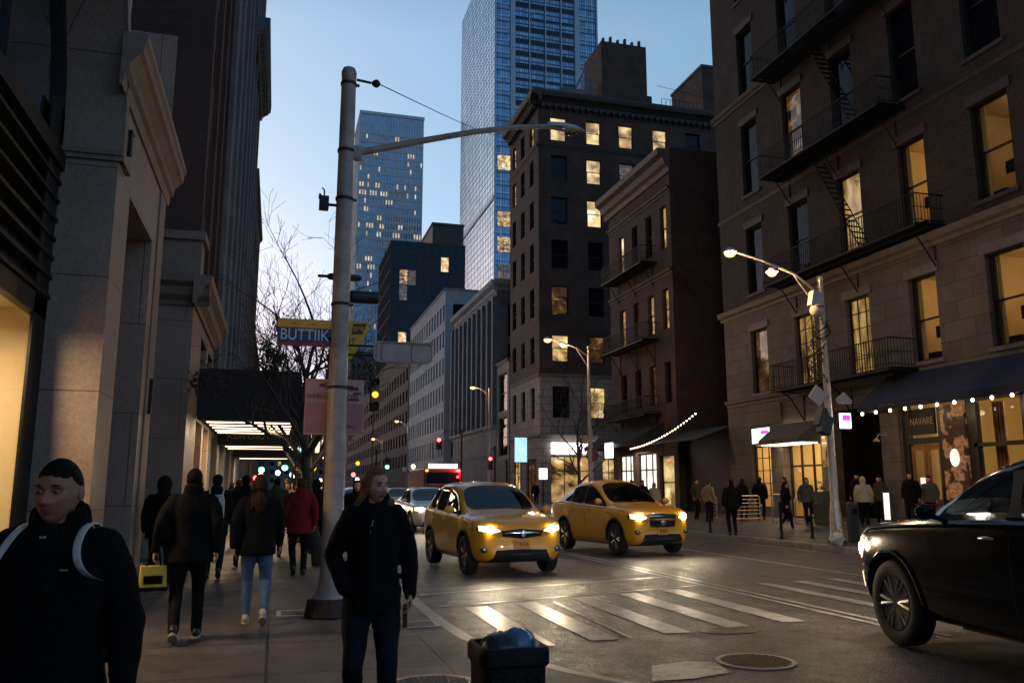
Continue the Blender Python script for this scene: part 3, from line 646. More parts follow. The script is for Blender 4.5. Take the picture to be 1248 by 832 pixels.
c_=MB(); c_.tube([(X1-1.30,24.4,4.16),(X1-1.30,13.7,4.16)],.01,5); c_.build('cable','black_metal',A)
for i in range(6): lampobj('awning_light','POINT',(X1-1.2,23.9-i*1.9,4.0),4,(1,.72,.4),A,.08)
A2=awning(B1,28.35,31.2,X1-.12,4.25,3.55,.95,'olive_cloth',val=.16)
k=MB(); k.box(X1-.95,X1-.2,28.4,31.15,3.34,3.38); k.build('light_strip','tube_warm',A2); lampobj('awning_light','AREA',(X1-.6,29.8,3.3),14,(1,.66,.3),A2,1.0)
# wall lamp by the piers and a glowing sheet painting the yellow highlight on one pier
k=MB(); k.tube([(X1-.12,24.6,3.4),(X1-.45,24.6,3.45),(X1-.55,24.6,3.3)],.02,6); k.lathe([(.02,.1),(.12,.0),(.12,-.03),(0,-.02)],(X1-.56,24.6,3.22),seg=12); k.build('wall_lamp','galv_paint',B1)
k=MB(); k.box(X1-.13,X1-.115,27.75,28.25,2.4,3.6); k.build('pier_glow','lit_a',B1)

# ===== shed with string lights between =====
B1b=building('black_shed','low black shed hung with a string of small lights beside the brick apartment building','shed')
b=MB(); body(b,20.9,34,35.45,40.65,.1,4.6,0,'wnset'); b.build('shed_wall','black_frame',B1b)
b=MB(); b.prism([(20.9,35.5,4.6),(18.9,35.5,3.9),(18.9,35.5,3.84),(20.9,35.5,4.5)],(0,0,0),(0,5.1,0)); b.build('canvas_roof','dark_cloth',B1b)
tg=thing('string_lights','string of tiny bulbs slanting across the black shed front','string lights',(18.85,35.5,4.7))
k=MB(); q=MB()
for i in range(26):
    t=i/25; y=7.6*t; z=.1-1.3*t+.25*(2*t-1)**2; k.ell((0,y,z),(.028,.028,.035),8,6)
q.tube([(0,7.6*t/20,.13-1.3*t/20+.25*(2*t/20-1)**2) for t in range(21)],.008,5); k.build('bulbs','bulb',tg); q.build('cable','black_metal',tg)

# ===== R2 corbelled brownstone with fire escapes =====
B2=building('brownstone_building','dark brownstone with a heavy pinkish cornice and fire escapes behind the black shed')
o2=(20.5,49.6); ops=[]; W2=[(41.2,42.0),(43.1,43.95),(45.1,45.95),(47.2,48.1)]; Z2=[(6.2,8.5),(10.3,12.6),(14.9,17.4)]
ops=[(49.6-c,49.6-a,z0,z1) for a,c in W2 for z0,z1 in Z2]
gr=[(49.6-48.8,49.6-46.6,.5,3.6),(49.6-46.0,49.6-43.4,.5,3.6),(49.6-43,49.6-41.2,.5,3.4)]
b=MB(); wall(b,o2,u1,n1,8.95,.1,20.2,ops+gr,.3); body(b,20.5,34.0,40.65,49.6,.1,20.2,0,'ns'+'et'); b.build('brick_wall','brick_brown',B2)
b=MB(); cornice(b,(20.5,50.1),u1,n1,9.6,19.1,[(.1,0),(.15,.3),(.35,.45),(.45,.8),(.75,.95),(.78,1.3)]); b.build('roof_cornice','trim_pink',B2)
b=MB(); 
cornice(b,(20.5,49.6),u1,n1,8.95,13.3,PR_SM); cornice(b,(20.5,49.6),u1,n1,8.95,18.0,PR_SM); b.build('corbels','trim_dark',B2)
litB2={(3,2):'lit_b',(3,1):'lit_a',(1,1):'lit_a',(0,1):'lit_a',(2,1):'lit_dim',(1,0):'lit_dim',(0,2):'lit_a'}
for i,(a,c) in enumerate(W2):
    for j,(z0,z1) in enumerate(Z2): window(B2,o2,u1,n1,49.6-c,49.6-a,z0,z1,pm=litB2.get((i,j),'glass_dark'))
B1_=B1; 
def escape2(ya,yb,z):
    global B1
    sv=B1; B1=B2; F=escape(20.5,ya,yb,z,1.0,.95); B1=sv; return F
escape2(42.6,48.6,5.7); escape2(42.6,48.6,9.9); escape2(42.6,48.6,14.4)
for a,c,e,f_ in gr: window(B2,o2,u1,n1,a,c,e,f_,style='shop' if a<5 else 'sash',pm='lit_white' if a<5 else 'lit_b')
A3=awning(B2,42.2,49.4,20.45,5.2,4.1,2.0,'dark_cloth')
k=MB(); k.box(18.2,18.3,44.3,45.3,3.3,4.15); k.build('lit_sign','sign_white',B2)
lampobj('shop_light','AREA',(19.6,45.3,3.7),45,(1,.78,.5),B2,1.6)
# side wall windows (facing the shed)
for (x,z) in ((23.5,6.5),(27,6.5),(23.5,11),(27,11),(23.5,15.2)):
    window(B2,(x,40.65),(1,0),(0,-1),0,1.0,z,z+2.1,inset=-.02)
k=MB(); k.box(20.6,34,40.66,49.5,20.2,20.6); k.box(26,27.2,43,44.4,20.6,22.0); k.build('roof_parapet','brick_brown',B2)

# ===== R3 tall corner block =====
B3=building('corner_apartment_block','tall brown corner block with bracketed cornice and yellow windows in its top rows')
c3=[(21.6,23.1),(24.9,26.3),(28.0,29.4),(31.3,32.7),(34.5,36.0)]
r3=[(31.35,33.5),(27.7,29.95),(23.8,26.2),(19.9,22.4),(15.9,18.4),(11.95,14.2),(7.3,9.9)]
ops=[(a-20.5,c-20.5,z0,z1) for z0,z1 in r3 for a,c in c3]; g3=[(.9,4.6,.4,4.2),(5.4,7.2,.4,4.0),(9,13,.4,3.8)]
b=MB(); wall(b,(20.5,65),(1,0),(0,-1),17,10.9,35,[q for q in ops if q[2]>10.9],.3)
cw3=[(66.4,67.6),(69.2,70.4),(72.0,73.2)]; wops=[(74-c,74-a,z0,z1) for a,c in cw3 for z0,z1 in r3]
wall(b,(20.5,74),(0,-1),(-1,0),9,10.9,35,[q for q in wops if q[2]>10.9],.3); body(b,20.5,37.5,65,74,.1,35,0,'net'); b.build('brick_wall','brick_brown',B3)
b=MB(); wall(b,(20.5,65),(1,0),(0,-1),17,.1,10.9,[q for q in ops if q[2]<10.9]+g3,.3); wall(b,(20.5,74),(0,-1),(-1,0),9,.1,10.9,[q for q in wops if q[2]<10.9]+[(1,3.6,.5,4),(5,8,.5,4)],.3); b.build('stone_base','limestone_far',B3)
for z,pr in ((10.6,PR_SM),(5.6,PR_SM)):
    b=MB(); cornice(b,(20.3,65),(1,0),(0,-1),17.2,z,pr); cornice(b,(20.5,74),(0,-1),(-1,0),9.2,z,pr); b.build('ledge','trim_lime',B3)
b=MB()
pr=[(.1,0),(.15,.3),(.4,.55),(.7,.7),(.8,.95),(.82,1.15)]
cornice(b,(19.68,65),(1,0),(0,-1),18.1,34.4,pr); cornice(b,(20.5,74.3),(0,-1),(-1,0),10.3,34.4,pr)
cornice(b,(20.3,65),(1,0),(0,-1),17.2,30.6,PR_SM); cornice(b,(20.5,74),(0,-1),(-1,0),9.2,30.6,PR_SM)
b.build('roof_cornice','trim_dark',B3)
for i in range(28): b=MB(); b.box(20.7+i*.6,20.84+i*.6,64.55,64.99,34.15,34.55); b.build('corbel','trim_dark',B3)
for i in range(14): b=MB(); b.box(20.1,20.49,65.2+i*.63,65.34+i*.63,34.15,34.55); b.build('corbel','trim_dark',B3)
L3={(0,0):'lit_b',(0,1):'lit_b',(0,2):'lit_a',(0,3):'lit_b',(1,1):'lit_b',(1,2):'lit_dim',(2,1):'lit_b',(4,0):'lit_dim',(5,0):'lit_b',(6,1):'lit_b',(5,1):'lit_dim',(3,0):'glass_dark'}
for j,(z0,z1) in enumerate(r3):
    for i,(a,c) in enumerate(c3): window(B3,(20.5,65),(1,0),(0,-1),a-20.5,c-20.5,z0,z1,pm=L3.get((j,i),'glass_dark'))
    for i,(a,c) in enumerate(cw3): window(B3,(20.5,74),(0,-1),(-1,0),74-c,74-a,z0,z1,pm='lit_a' if (j,i) in((0,0),(1,2),(0,2)) else 'glass_dark')
window(B3,(20.5,65),(1,0),(0,-1),.9,4.6,.4,4.2,style='shop',pm='lit_a'); window(B3,(20.5,65),(1,0),(0,-1),5.4,7.2,.4,4.0,style='shop',pm='lit_b'); window(B3,(20.5,65),(1,0),(0,-1),9,13,.4,3.8,style='shop',pm='lit_b')
window(B3,(20.5,74),(0,-1),(-1,0),1,3.6,.5,4,style='shop',pm='lit_a'); window(B3,(20.5,74),(0,-1),(-1,0),5,8,.5,4,style='shop',pm='lit_dim')
k=MB(); k.box(21.4,25.2,64.55,64.9,4.35,5.25); k.build('lit_fascia','sign_white',B3)
# roof plant
k=MB(); body(k,27.1,31.6,66.5,71,34,42.3,0); k.box(31.6,32.2,66.8,70.8,34,37.6)
for i in range(6): k.box(27.3+i*.72,27.5+i*.72,66.6,66.9,42.3,42.7+.2*(i%2))
k.build('water_tower_house','brick_brown',B3)
k=MB(); k.box(21,37.3,65.3,65.6,35,35.9); k.box(20.8,21.1,65.3,73.8,35,35.9); k.build('roof_parapet','trim_dark',B3)
k=MB(); k.box(23,25.5,66.5,69.5,35,37.2); k.box(25.6,26.4,67,68,35,38.6); k.tube([(24.5,66.3,37.2),(25.6,66.3,39.6),(26.6,66.3,40.1)],.08,6); k.box(21.8,22.8,66,67,35,36.6); k.build('roof_plant','stone_grey',B3)
k=MB()
for i in range(9): k.box(32.6+i*.45,32.64+i*.45,65.65,65.69,35.9,36.9)
k.tube([(32.6,65.67,36.9),(36.2,65.67,36.9)],.02,5); k.tube([(32.4,66,38.3),(39,66,37.6)],.02,5); k.build('roof_rail','black_metal',B3)
Bc=building('distant_brick_tower','brown windowless stair tower rising behind the roof of the tall corner block')
k=MB(); body(k,41,48,73,80,.1,45,0); k.build('brick_wall','brick_brown',Bc); k=MB(); k.box(40.9,48.1,72.9,80.1,45,45.3); k.build('coping','trim_dark',Bc)
# ===== L1 stone building with the big arched shop window =====
L1=building('stone_corner_building','beige stone building with a tall arched shop window, nearest on the left')
XF=-2.0; ya,yb=4.3,10.5; R_=(yb-ya)/2; yc=(ya+yb)/2; zs=5.6; D=.62; TOP=6.9
niche=(11.4,13.5)
b=MB()
def st(y0,y1,z0,z1,x=XF): b._add([(x,y0,z0),(x,y1,z0),(x,y1,z1),(x,y0,z1)],[(0,1,2,3)],0)
st(-12,ya,.1,9.4); 
st(yb,niche[0],.1,TOP); st(niche[0],niche[1],5.35,TOP); st(niche[1],14.6,.1,TOP)
# niche reveals
for y in niche: b._add([(XF,y,.1),(XF-.75,y,.1),(XF-.75,y,5.35),(XF,y,5.35)],[(0,1,2,3)],0)
b._add([(XF,niche[0],5.35),(XF,niche[1],5.35),(XF-.75,niche[1],5.35),(XF-.75,niche[0],5.35)],[(0,1,2,3)],0)
N_=40
for i in range(N_):
    w0,w1=math.pi*i/N_,math.pi*(i+1)/N_
    p0=(yc-R_*math.cos(w0),zs+R_*math.sin(w0)); p1=(yc-R_*math.cos(w1),zs+R_*math.sin(w1))
    b._add([(XF,p0[0],p0[1]),(XF,p1[0],p1[1]),(XF,p1[0],9.4),(XF,p0[0],9.4)],[(0,1,2,3)],0)
    b._add([(XF,p0[0],p0[1]),(XF,p1[0],p1[1]),(XF-D,p1[0],p1[1]),(XF-D,p0[0],p0[1])],[(0,1,2,3)],0)
for y in (ya,yb): b._add([(XF,y,.1),(XF-D,y,.1),(XF-D,y,zs),(XF,y,zs)],[(0,1,2,3)],0)
body(b,-14,XF,-12,14.6,.1,9.4,0,'ns'); b.build('stone_wall','stone_beige',L1)
b=MB(); body(b,-14,-2.8,-12,14.6,6.9,24,0); b.build('upper_storeys','stone_beige',L1)
b=MB()
b.box(XF-D,XF+.05,yb-.035,yb+.06,zs-.12,zs-.002); b.box(XF,XF+.06,yb,11.0,zs-.12,zs-.002); b.box(XF-D,XF+.05,yb-.06,yb-.036,zs-.06,zs-.002)
for k_ in range(N_):
    w0,w1=math.pi*k_/N_,math.pi*(k_+1)/N_
    for ra,rb,ox in ((R_+.0,R_+.09,.05),(R_+.09,R_+.3,.03)):
        pp=[(yc-ra*math.cos(w0),zs+ra*math.sin(w0)),(yc-ra*math.cos(w1),zs+ra*math.sin(w1)),(yc-rb*math.cos(w1),zs+rb*math.sin(w1)),(yc-rb*math.cos(w0),zs+rb*math.sin(w0))]
        b.prism([(XF,*q) for q in pp],(0,0,0),(ox,0,0))
b.build('arch_moulding','stone_trim',L1)
b=MB(); cornice(b,(XF,-12),(0,1),(1,0),27.1,6.55,[(.03,0),(.05,.06),(.12,.12),(.14,.26),(.30,.40),(.42,.46),(.44,.60),(.50,.64),(.50,.70)],wrap1=.45) if 0 else None
pr=[(.03,0),(.05,.08),(.05,.16),(.10,.2),(.11,.3),(.19,.40),(.24,.44),(.25,.56),(.28,.60),(.28,.68)]
cornice(b,(XF,10.15),(0,1),(1,0),4.45,6.32,pr,wrap1=.12); cornice(b,(-9,14.6),(1,0),(0,1),7.0,6.42,pr); b.build('cornice','stone_trim',L1)
# pilaster edges
b=MB(); b.box(XF,XF+.03,13.9,14.45,.1,6.3); b.box(XF,XF+.06,10.52,14.62,.1,.45) ; b.box(XF-.76,XF-.72,niche[0]+.0,niche[1],.1,5.3); b.build('pilaster','stone_trim',L1,bevel=.008)
b=MB(); b.box(XF-.7,XF-.66,niche[0]+.3,niche[1]-.3,.1,3.4); b.build('side_door','black_frame',L1)
# shop window: frame, transom band, arch glazing, lit room
f=MB(); xw=XF-D
f.box(xw-.03,xw+.0,yb-.5,yb-.002,.1,zs+.4); f.box(xw-.1,xw,ya+.002,ya+.3,.1,zs+.4)
f.box(xw-.1,xw,ya,yb,.1,.38); f.box(xw-.1,xw,ya,yb,3.5,3.72); 
for i,z in enumerate((3.72,3.95,4.18,4.41,4.64,4.87,5.1)): f.prism([(xw-.02-.08,ya,z),(xw+.03,ya,z+.02),(xw+.03,ya,z+.06),(xw-.1,ya,z+.22)],(0,0,0),(0,yb-ya,0))
f.box(xw-.1,xw+.05,ya,yb,5.3,5.5)
for y in (yc-1.0,yc+1.0): f.box(xw-.1,xw-.01,y-.05,y+.05,.38,3.5); f.box(xw-.1,xw-.02,y-.04,y+.04,5.5,8.2)
for i in range(N_):
    w0,w1=math.pi*i/N_,math.pi*(i+1)/N_; ra,rb=R_-.16,R_-.004
    pp=[(yc-ra*math.cos(w0),zs+ra*math.sin(w0)),(yc-ra*math.cos(w1),zs+ra*math.sin(w1)),(yc-rb*math.cos(w1),zs+rb*math.sin(w1)),(yc-rb*math.cos(w0),zs+rb*math.sin(w0))]
    f.prism([(xw,*q) for q in pp],(0,0,0),(-.1,0,0))
SW=f.build('shop_window','black_frame',L1)
p=MB(); p.box(xw-.025,xw-.02,ya,yb,.38,3.5); p.build('pane','shop_glass',SW)
p=MB(); p.poly([(xw-.07,yc-(R_-.05)*math.cos(math.pi*i/N_),zs+(R_-.05)*math.sin(math.pi*i/N_)) for i in range(N_+1)]+[(xw-.07,yb,5.3),(xw-.07,ya,5.3)]); p.build('arch_pane','glass_dark',SW)
RM=room(L1,-6.5,xw-.12,ya-1,yb-.02,.1,3.62,85,(1,.82,.56),'wall_cream',open_='e',lamp=(-4.4,8.2,3.2))
b=MB(); b.box(-3.7,-3.55,6.5,10.3,.1,3.6); b.build('display_wall','wall_cream',RM)
lampobj('room_light','AREA',(-3.0,8.9,3.4),50,(1,.78,.48),RM,.6)
# small fixtures on the wall
b=MB(); b.box(XF,XF+.07,10.83,10.95,5.72,6.0); b.box(XF+.01,XF+.08,10.8,10.98,5.99,6.03); b.build('wall_box','black_frame',L1,bevel=.01)
b=MB(); b.box(XF,XF+.08,14.1,14.22,2.75,3.3); b.build('wall_box','black_frame',L1,bevel=.01)

# ===== L2 brick block over stone, with shopfront =====
L2=building('red_brick_building','tall red brick building over a grey stone storey, behind the beige corner building')
b=MB(); X2=-2.0; gy=[(22.6,24.4),(24.9,26.6)]
wall(b,(X2,20.2),(0,1),(1,0),6.9,.1,6.0,[(a-20.2,c-20.2,.5,3.3) for a,c in gy]+[(a-20.2,c-20.2,4.1,5.4) for a,c in gy],.3); body(b,-14,X2,20.2,27.1,.1,6.0,0,'sn'); b.build('stone_base','stone_beige',L2)
b=MB(); u2=[(21.7,22.7),(23.7,24.7),(25.5,26.4)]; rr=[(8.6+i*3.7,10.8+i*3.7) for i in range(9)]
wall(b,(X2-.1,20.6),(0,1),(1,0),6.5,6.5,42,[(a-20.6,c-20.6,z0,z1) for a,c in u2 for z0,z1 in rr],.3); body(b,-14,X2-.1,20.6,27.1,6.5,42,0,'snt'); 
b.build('brick_wall','brick_red',L2)
b=MB()
for y in (20.6,22.9,24.9,26.6): b.box(X2-.1,X2+.02,y,y+.45,6.9,42)
b.build('pier','brick_red',L2)
b=MB(); cornice(b,(X2,19.8),(0,1),(1,0),7.2,5.75,[(.05,0),(.08,.1),(.2,.22),(.24,.4),(.38,.5),(.4,.66)]); cornice(b,(-10,20.2),(1,0),(0,-1),8.35,5.75,[(.05,0),(.08,.1),(.2,.22),(.24,.4),(.38,.5),(.4,.66)])
b.box(-4,X2+.1,20.15,20.9,6.42,7.3); b.box(-4.1,X2+.18,20.05,21,7.3,7.5); b.build('cornice','stone_trim',L2)
for a,c in gy:
    w=window(L2,(X2,20.2),(0,1),(1,0),a-20.2,c-20.2,.5,3.3,style='shop',pm='lit_a',inset=.2); window(L2,(X2,20.2),(0,1),(1,0),a-20.2,c-20.2,4.1,5.4,pm='glass_dark')
for a,c in u2:
    for z0,z1 in rr: window(L2,(X2-.1,20.6),(0,1),(1,0),a-20.6,c-20.6,z0,z1)
# canopies over the pavement
def canopy(y0,y1,z0,z1,x1,label,tubes,m='dark_cloth'):
    t=thing('canopy',label,'canopy',(-2,y0,0),0,'canopies over the left pavement'); t.location=(X2+.02,y0,0); L=y1-y0; Wd=x1-X2
    b=MB(); b.box(0,Wd,0,.06,z0,z1); b.box(Wd-.05,Wd,.06,L,z0,z1); b.box(0,Wd-.05,.06,L,z1-.08,z1); b.box(0,Wd-.05,L-.05,L,z0,z1-.08); b.build('cover',m,t)
    b=MB(); b.box(.02,Wd-.06,.08,L-.08,z0+.06,z0+.09); b.build('ceiling_panel','trim_dark',t)
    for i in range(tubes):
        q=MB(); yy=.45+i*(L-.8)/max(1,tubes-1) if tubes>1 else L/2; q.box(.12,Wd-.15,yy-.11,yy+.11,z0+.045,z0+.056); tb=q.build('light_tube','tube_warm',t)
    lampobj('canopy_light','AREA',(Wd*.5,L*.5,z0-.05),75,(1,.72,.4),t,1.6)
    b=MB()
    for yy in (.12,L-.12): b.tube([(Wd-.1,yy,.1),(Wd-.1,yy,z0)],.03,8)
    b.build('post','black_metal',t) if y0>24 else None
    return t
canopy(22.5,29.0,3.32,4.62,.5,'deep black awning box with glowing tubes beneath it, first over the left pavement',6)
t=canopy(31,35.5,3.1,3.75,.75,'second lit canopy further along the left pavement',3,'dark_iron')
text('A.DN CNO FEYMET',.3,'lettering','gilt',t,frame4((1.4,-.012,3.4),(1,0,0),(0,0,1)),ext=.002,sx=.85)
canopy(42,47,3.1,3.7,.9,'third canopy further off with a bright strip, past the lettered one',2)
# ===== L3 grey tower with a deep cornice, L4 brown =====
L3b=building('grey_stone_tower','tall grey stone building with a deep overhanging cornice, on the left')
b=MB(); c3b=[(28.2+i*3.1,29.4+i*3.1) for i in range(7)]; r3b=[(5.5+i*3.8,7.8+i*3.8) for i in range(9)]; g3b=[(28.2,31),(32.2,35),(36.4,39.4),(41,44)]
wall(b,(X2,27.3),(0,1),(1,0),22.9,.1,39,[(a-27.3,c-27.3,z0,z1) for a,c in c3b for z0,z1 in r3b]+[(a-27.3,c-27.3,.4,3.3) for a,c in g3b],.45); body(b,-16,X2,27.3,50.2,.1,46,0,'snt'); b.build('stone_wall','stone_grey',L3b)
b=MB()
for i in range(8): b.box(X2,X2+.12,27.3+i*3.1,27.9+i*3.1,4,38.5)
b.build('pier','stone_grey',L3b)
b=MB(); body(b,-16,X2+.1,27.3,50.2,39,46,0,'snet'); b.build('attic','stone_grey',L3b)
b=MB(); cornice(b,(X2+.1,40),(0,1),(1,0),10.2,23.6,[(.1,0),(.15,.2),(.5,.5),(.6,.6),(.62,1.0)])
for i in range(16): b.box(X2+.1,X2+.55,40.1+i*.63,40.25+i*.63,23.75,24.1)
b.build('cornice','stone_grey',L3b)
for a,c in c3b:
    for z0,z1 in r3b: window(L3b,(X2,27.3),(0,1),(1,0),a-27.3,c-27.3,z0,z1,inset=.35)
for a,c in g3b: window(L3b,(X2,27.3),(0,1),(1,0),a-27.3,c-27.3,.4,3.3,style='shop',pm='lit_a',inset=.35)
L4b=building('brown_brick_building','narrow brown building past the grey stone tower with a yellow window')
b=MB(); c4=[(52,53.3),(55.5,56.8),(59,60.3),(62.5,63.8)]; r4=[(5.5+i*3.6,7.6+i*3.6) for i in range(4)]
wall(b,(X2,50.5),(0,1),(1,0),15.5,.1,20.8,[(a-50.5,c-50.5,z0,z1) for a,c in c4 for z0,z1 in r4],.3); body(b,-16,X2,50.5,66,.1,20.8,0,'snt'); b.build('brick_wall','brick_red',L4b)
b=MB(); cornice(b,(X2,50.5),(0,1),(1,0),15.5,20.4,PR_SM); b.build('cornice','trim_dark',L4b)
for i,(a,c) in enumerate(c4):
    for j,(z0,z1) in enumerate(r4): window(L4b,(X2,50.5),(0,1),(1,0),a-50.5,c-50.5,z0,z1,pm='lit_b' if (i,j) in((3,2),(2,0)) else 'glass_dark')

# ===== generic far block =====
def block(name,label,x0,x1,y0,y1,h,m,nx,ny,nf,z0=4.5,fh=3.5,wh=2.1,lit=.1,seed=1,gap=.5,roof='trim_dark',wfaces='sw',zw=None,litmats=('lit_a','lit_b','lit_dim'),pm='glass_dark',cor=PR_SM,left=False):
    """block with windows on the face towards the camera and on its street face"""
    rn=random.Random(seed); B=building(name,label)
    b=MB(); wx=(x1-x0)/nx; wy=(y1-y0)/ny if ny else 1
    rows_=[(z0+i*fh,z0+i*fh+wh) for i in range(nf)]
    so=[(wx*(i+gap/2),wx*(i+1-gap/2)) for i in range(nx)]; wo_=[(wy*(i+gap/2),wy*(i+1-gap/2)) for i in range(ny)]
    wall(b,(x0,y0),(1,0),(0,-1),x1-x0,.1,h,[(a,c,*r) for a,c in so for r in rows_],.3)
    sx,sn=(x0,(-1,0)) if not left else (x1,(1,0))
    wall(b,(sx,y1),(0,-1),sn,y1-y0,.1,h,[(a,c,*r) for a,c in wo_ for r in rows_],.3)
    body(b,x0,x1,y0,y1,.1,h,0,'nt'+('e' if not left else 'w')); b.build('wall',m,B)
    if cor:
        b=MB(); cornice(b,(x0-.3,y0),(1,0),(0,-1),x1-x0+.3,h-.3,cor); cornice(b,(sx,y1),(0,-1),sn,y1-y0+.3,h-.3,cor); b.build('cornice',roof,B)
    nmax=100; allw=[]
    for j,r in enumerate(rows_):
        for a,c in so: allw.append(((x0,y0),(1,0),(0,-1),a,c,*r))
        for a,c in wo_: allw.append(((sx,y1),(0,-1),sn,a,c,*r))
    if len(allw)<=nmax:
        for w in allw:
            window(B,*w,inset=.2,pm=rn.choice(litmats) if rn.random()<lit else pm)
    else:
        # the nearest hundred are parts, the rest one part
        cx=lambda w:(Vector((*w[0],0))+Vector((*w[1],0))*w[3]+Vector((0,0,w[5]))).length/(abs(w[2][1])+.25)
        allw.sort(key=cx); S_=MB(); 
        for i,w in enumerate(allw):
            k=rn.choice(litmats) if rn.random()<lit else pm
            if i<nmax: window(B,*w,inset=.2,pm=k)
            else:
                o_,u_,n_,a,c,e,f_=w; O=Vector((*o_,0)); U=Vector((*u_,0)); Nn=Vector((*n_,0))
                ps=[O+U*a+Vector((0,0,e)),O+U*c+Vector((0,0,e)),O+U*c+Vector((0,0,f_)),O+U*a+Vector((0,0,f_))]
                S_._add([p-Nn*.2 for p in ps],[(0,1,2,3)],[pm,*litmats].index(k))
        o=S_.build('windows',[pm,*litmats],B); o['kind']='stuff'
    return B
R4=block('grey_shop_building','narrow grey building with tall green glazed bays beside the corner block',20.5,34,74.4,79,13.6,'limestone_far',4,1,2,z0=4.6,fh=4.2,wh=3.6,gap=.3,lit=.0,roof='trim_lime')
k=MB(); k.box(20.35,20.45,75,78.6,1.2,4.2); k.build('shop_panel','foliage',R4)
R5=block('grey_pilastered_building','grey classical building with tall pilasters above a pale two storey base',20.5,36,79.2,100,21.5,'stone_grey',4,9,3,z0=8.6,fh=4.0,wh=3.2,gap=.62,lit=.04,seed=4,roof='concrete_far',cor=[(.05,0),(.1,.3),(.5,.6),(.6,1.0)])
k=MB()
for i in range(10): k.box(20.15,20.5,79.3+i*2.28,79.9+i*2.28,7.4,20.6)
k.build('pilaster','stone_grey',R5)
k=MB(); cornice(k,(20.5,100),(0,-1),(-1,0),21,7.0,PR_BIG); cornice(k,(20.5,100),(0,-1),(-1,0),21,4.6,PR_SM); k.build('ledge','concrete_far',R5)
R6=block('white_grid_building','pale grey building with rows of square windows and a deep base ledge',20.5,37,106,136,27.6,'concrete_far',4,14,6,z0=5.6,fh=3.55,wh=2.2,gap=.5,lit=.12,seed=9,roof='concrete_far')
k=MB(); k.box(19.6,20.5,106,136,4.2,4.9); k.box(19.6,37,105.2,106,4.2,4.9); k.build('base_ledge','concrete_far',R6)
k=MB(); k.box(19.4,19.55,107,108.4,1.6,3.7); k.build('lit_sign','sign_white',R6)
R7=block('dark_brown_building','dark brown tall building beyond the pale grid building',20.5,36,137,188,26,'brick_dark',4,14,5,z0=5,fh=3.6,wh=2.1,lit=.06,seed=5)
block('brown_loft_building','distant brown loft building at the dark end of the street',20.5,24.6,190,260,24,'brick_dark',1,14,5,z0=5,fh=3.6,wh=2.1,lit=.12,seed=6)
block('grey_brown_building','distant grey building low on the left side of the street end',-16,-2,68,150,11,'brick_brown',4,12,3,lit=.2,seed=7,left=True)
block('low_brown_building','faint low building furthest on the left side of the street',-16,-2,152,330,10,'stone_grey',4,20,2,lit=.2,seed=8,left=True)
block('street_end_building','wide dark building closing the far end of the street',-30,30,430,450,19,'stone_grey',18,2,4,fh=4,lit=.22,seed=12)
block('blue_grey_slab','slim blue grey slab rising in front of the white tower',24,34,300,320,50,'stone_grey',5,5,11,fh=3.9,lit=.12,seed=13,cor=None)
# ===== T2 dark glass block =====
def tower(name,label,x0,x1,y0,y1,h,fh,bay,glass,mull,lits=[],spand=None,vx=None,crown=None,md=.18,mw=.12,base=None,lf=True):
    B=building(name,label,'tower'); b=MB(); body(b,x0,x1,y0,y1,0,h,0); b.build('glass_wall',glass,B)
    m=MB(); nz=int(h/fh)
    for i in range(nz+1):
        z=i*fh; m.box(x0-md,x1+md,y0-md,y0,z,z+mw*1.4); m.box(x0-md,x0,y0,y1,z,z+mw*1.4)
    nxb=int(round((x1-x0)/bay)); nyb=int(round((y1-y0)/bay))
    for i in range(nxb+1):
        x=x0+(x1-x0)*i/nxb; m.box(x-mw/2,x+mw/2,y0-md*1.2,y0-.001,0,h)
    for i in range(nyb+1):
        y=y0+(y1-y0)*i/nyb; m.box(x0-md*1.2,x0-.001,y-mw/2,y+mw/2,0,h)
    o=m.build('mullion_grid',mull,B)
    for (f,i,j,n_,mt) in lits:
        q=MB(); z=j*fh+mw*1.4
        if f=='s': xx=x0+(x1-x0)*i/nxb; q.box(xx+mw/2,xx+(x1-x0)/nxb*n_-mw/2,y0-.05,y0-.01,z,z+fh-mw*1.4)
        else: yy=y0+(y1-y0)*i/nyb; q.box(x0-.05,x0-.01,yy+mw/2,yy+(y1-y0)/nyb*n_-mw/2,z,z+fh-mw*1.4)
        q.build('window',mt,B)
    return B
T2=tower('dark_glass_building','dark glass office block with a stepped roof, a few rooms lit',25,43.5,200,225,62,3.9,2.05,'glass_black','trim_dark',
 lits=[('s',1,13,1,'lit_a'),('s',2,13,1,'lit_dim'),('s',1,12,1,'lit_dim'),('s',6,14,1,'lit_b'),('s',5,11,1,'lit_b'),('s',1,9,1,'lit_b'),('s',6,9,1,'lit_a'),('s',3,6,1,'lit_b')])
b=MB(); body(b,35.5,43.5,202,222,60,67.5,0); b.box(35.3,43.7,201.8,222.2,67.5,68.1); b.build('roof_house','trim_dark',T2)
b=MB(); 
for i in range(12): b.box(25+i*.95,25.06+i*.95,200.2,200.26,60,61.6)
b.box(25,36,200.2,200.25,61.5,61.6); b.build('roof_rail','black_metal',T2)
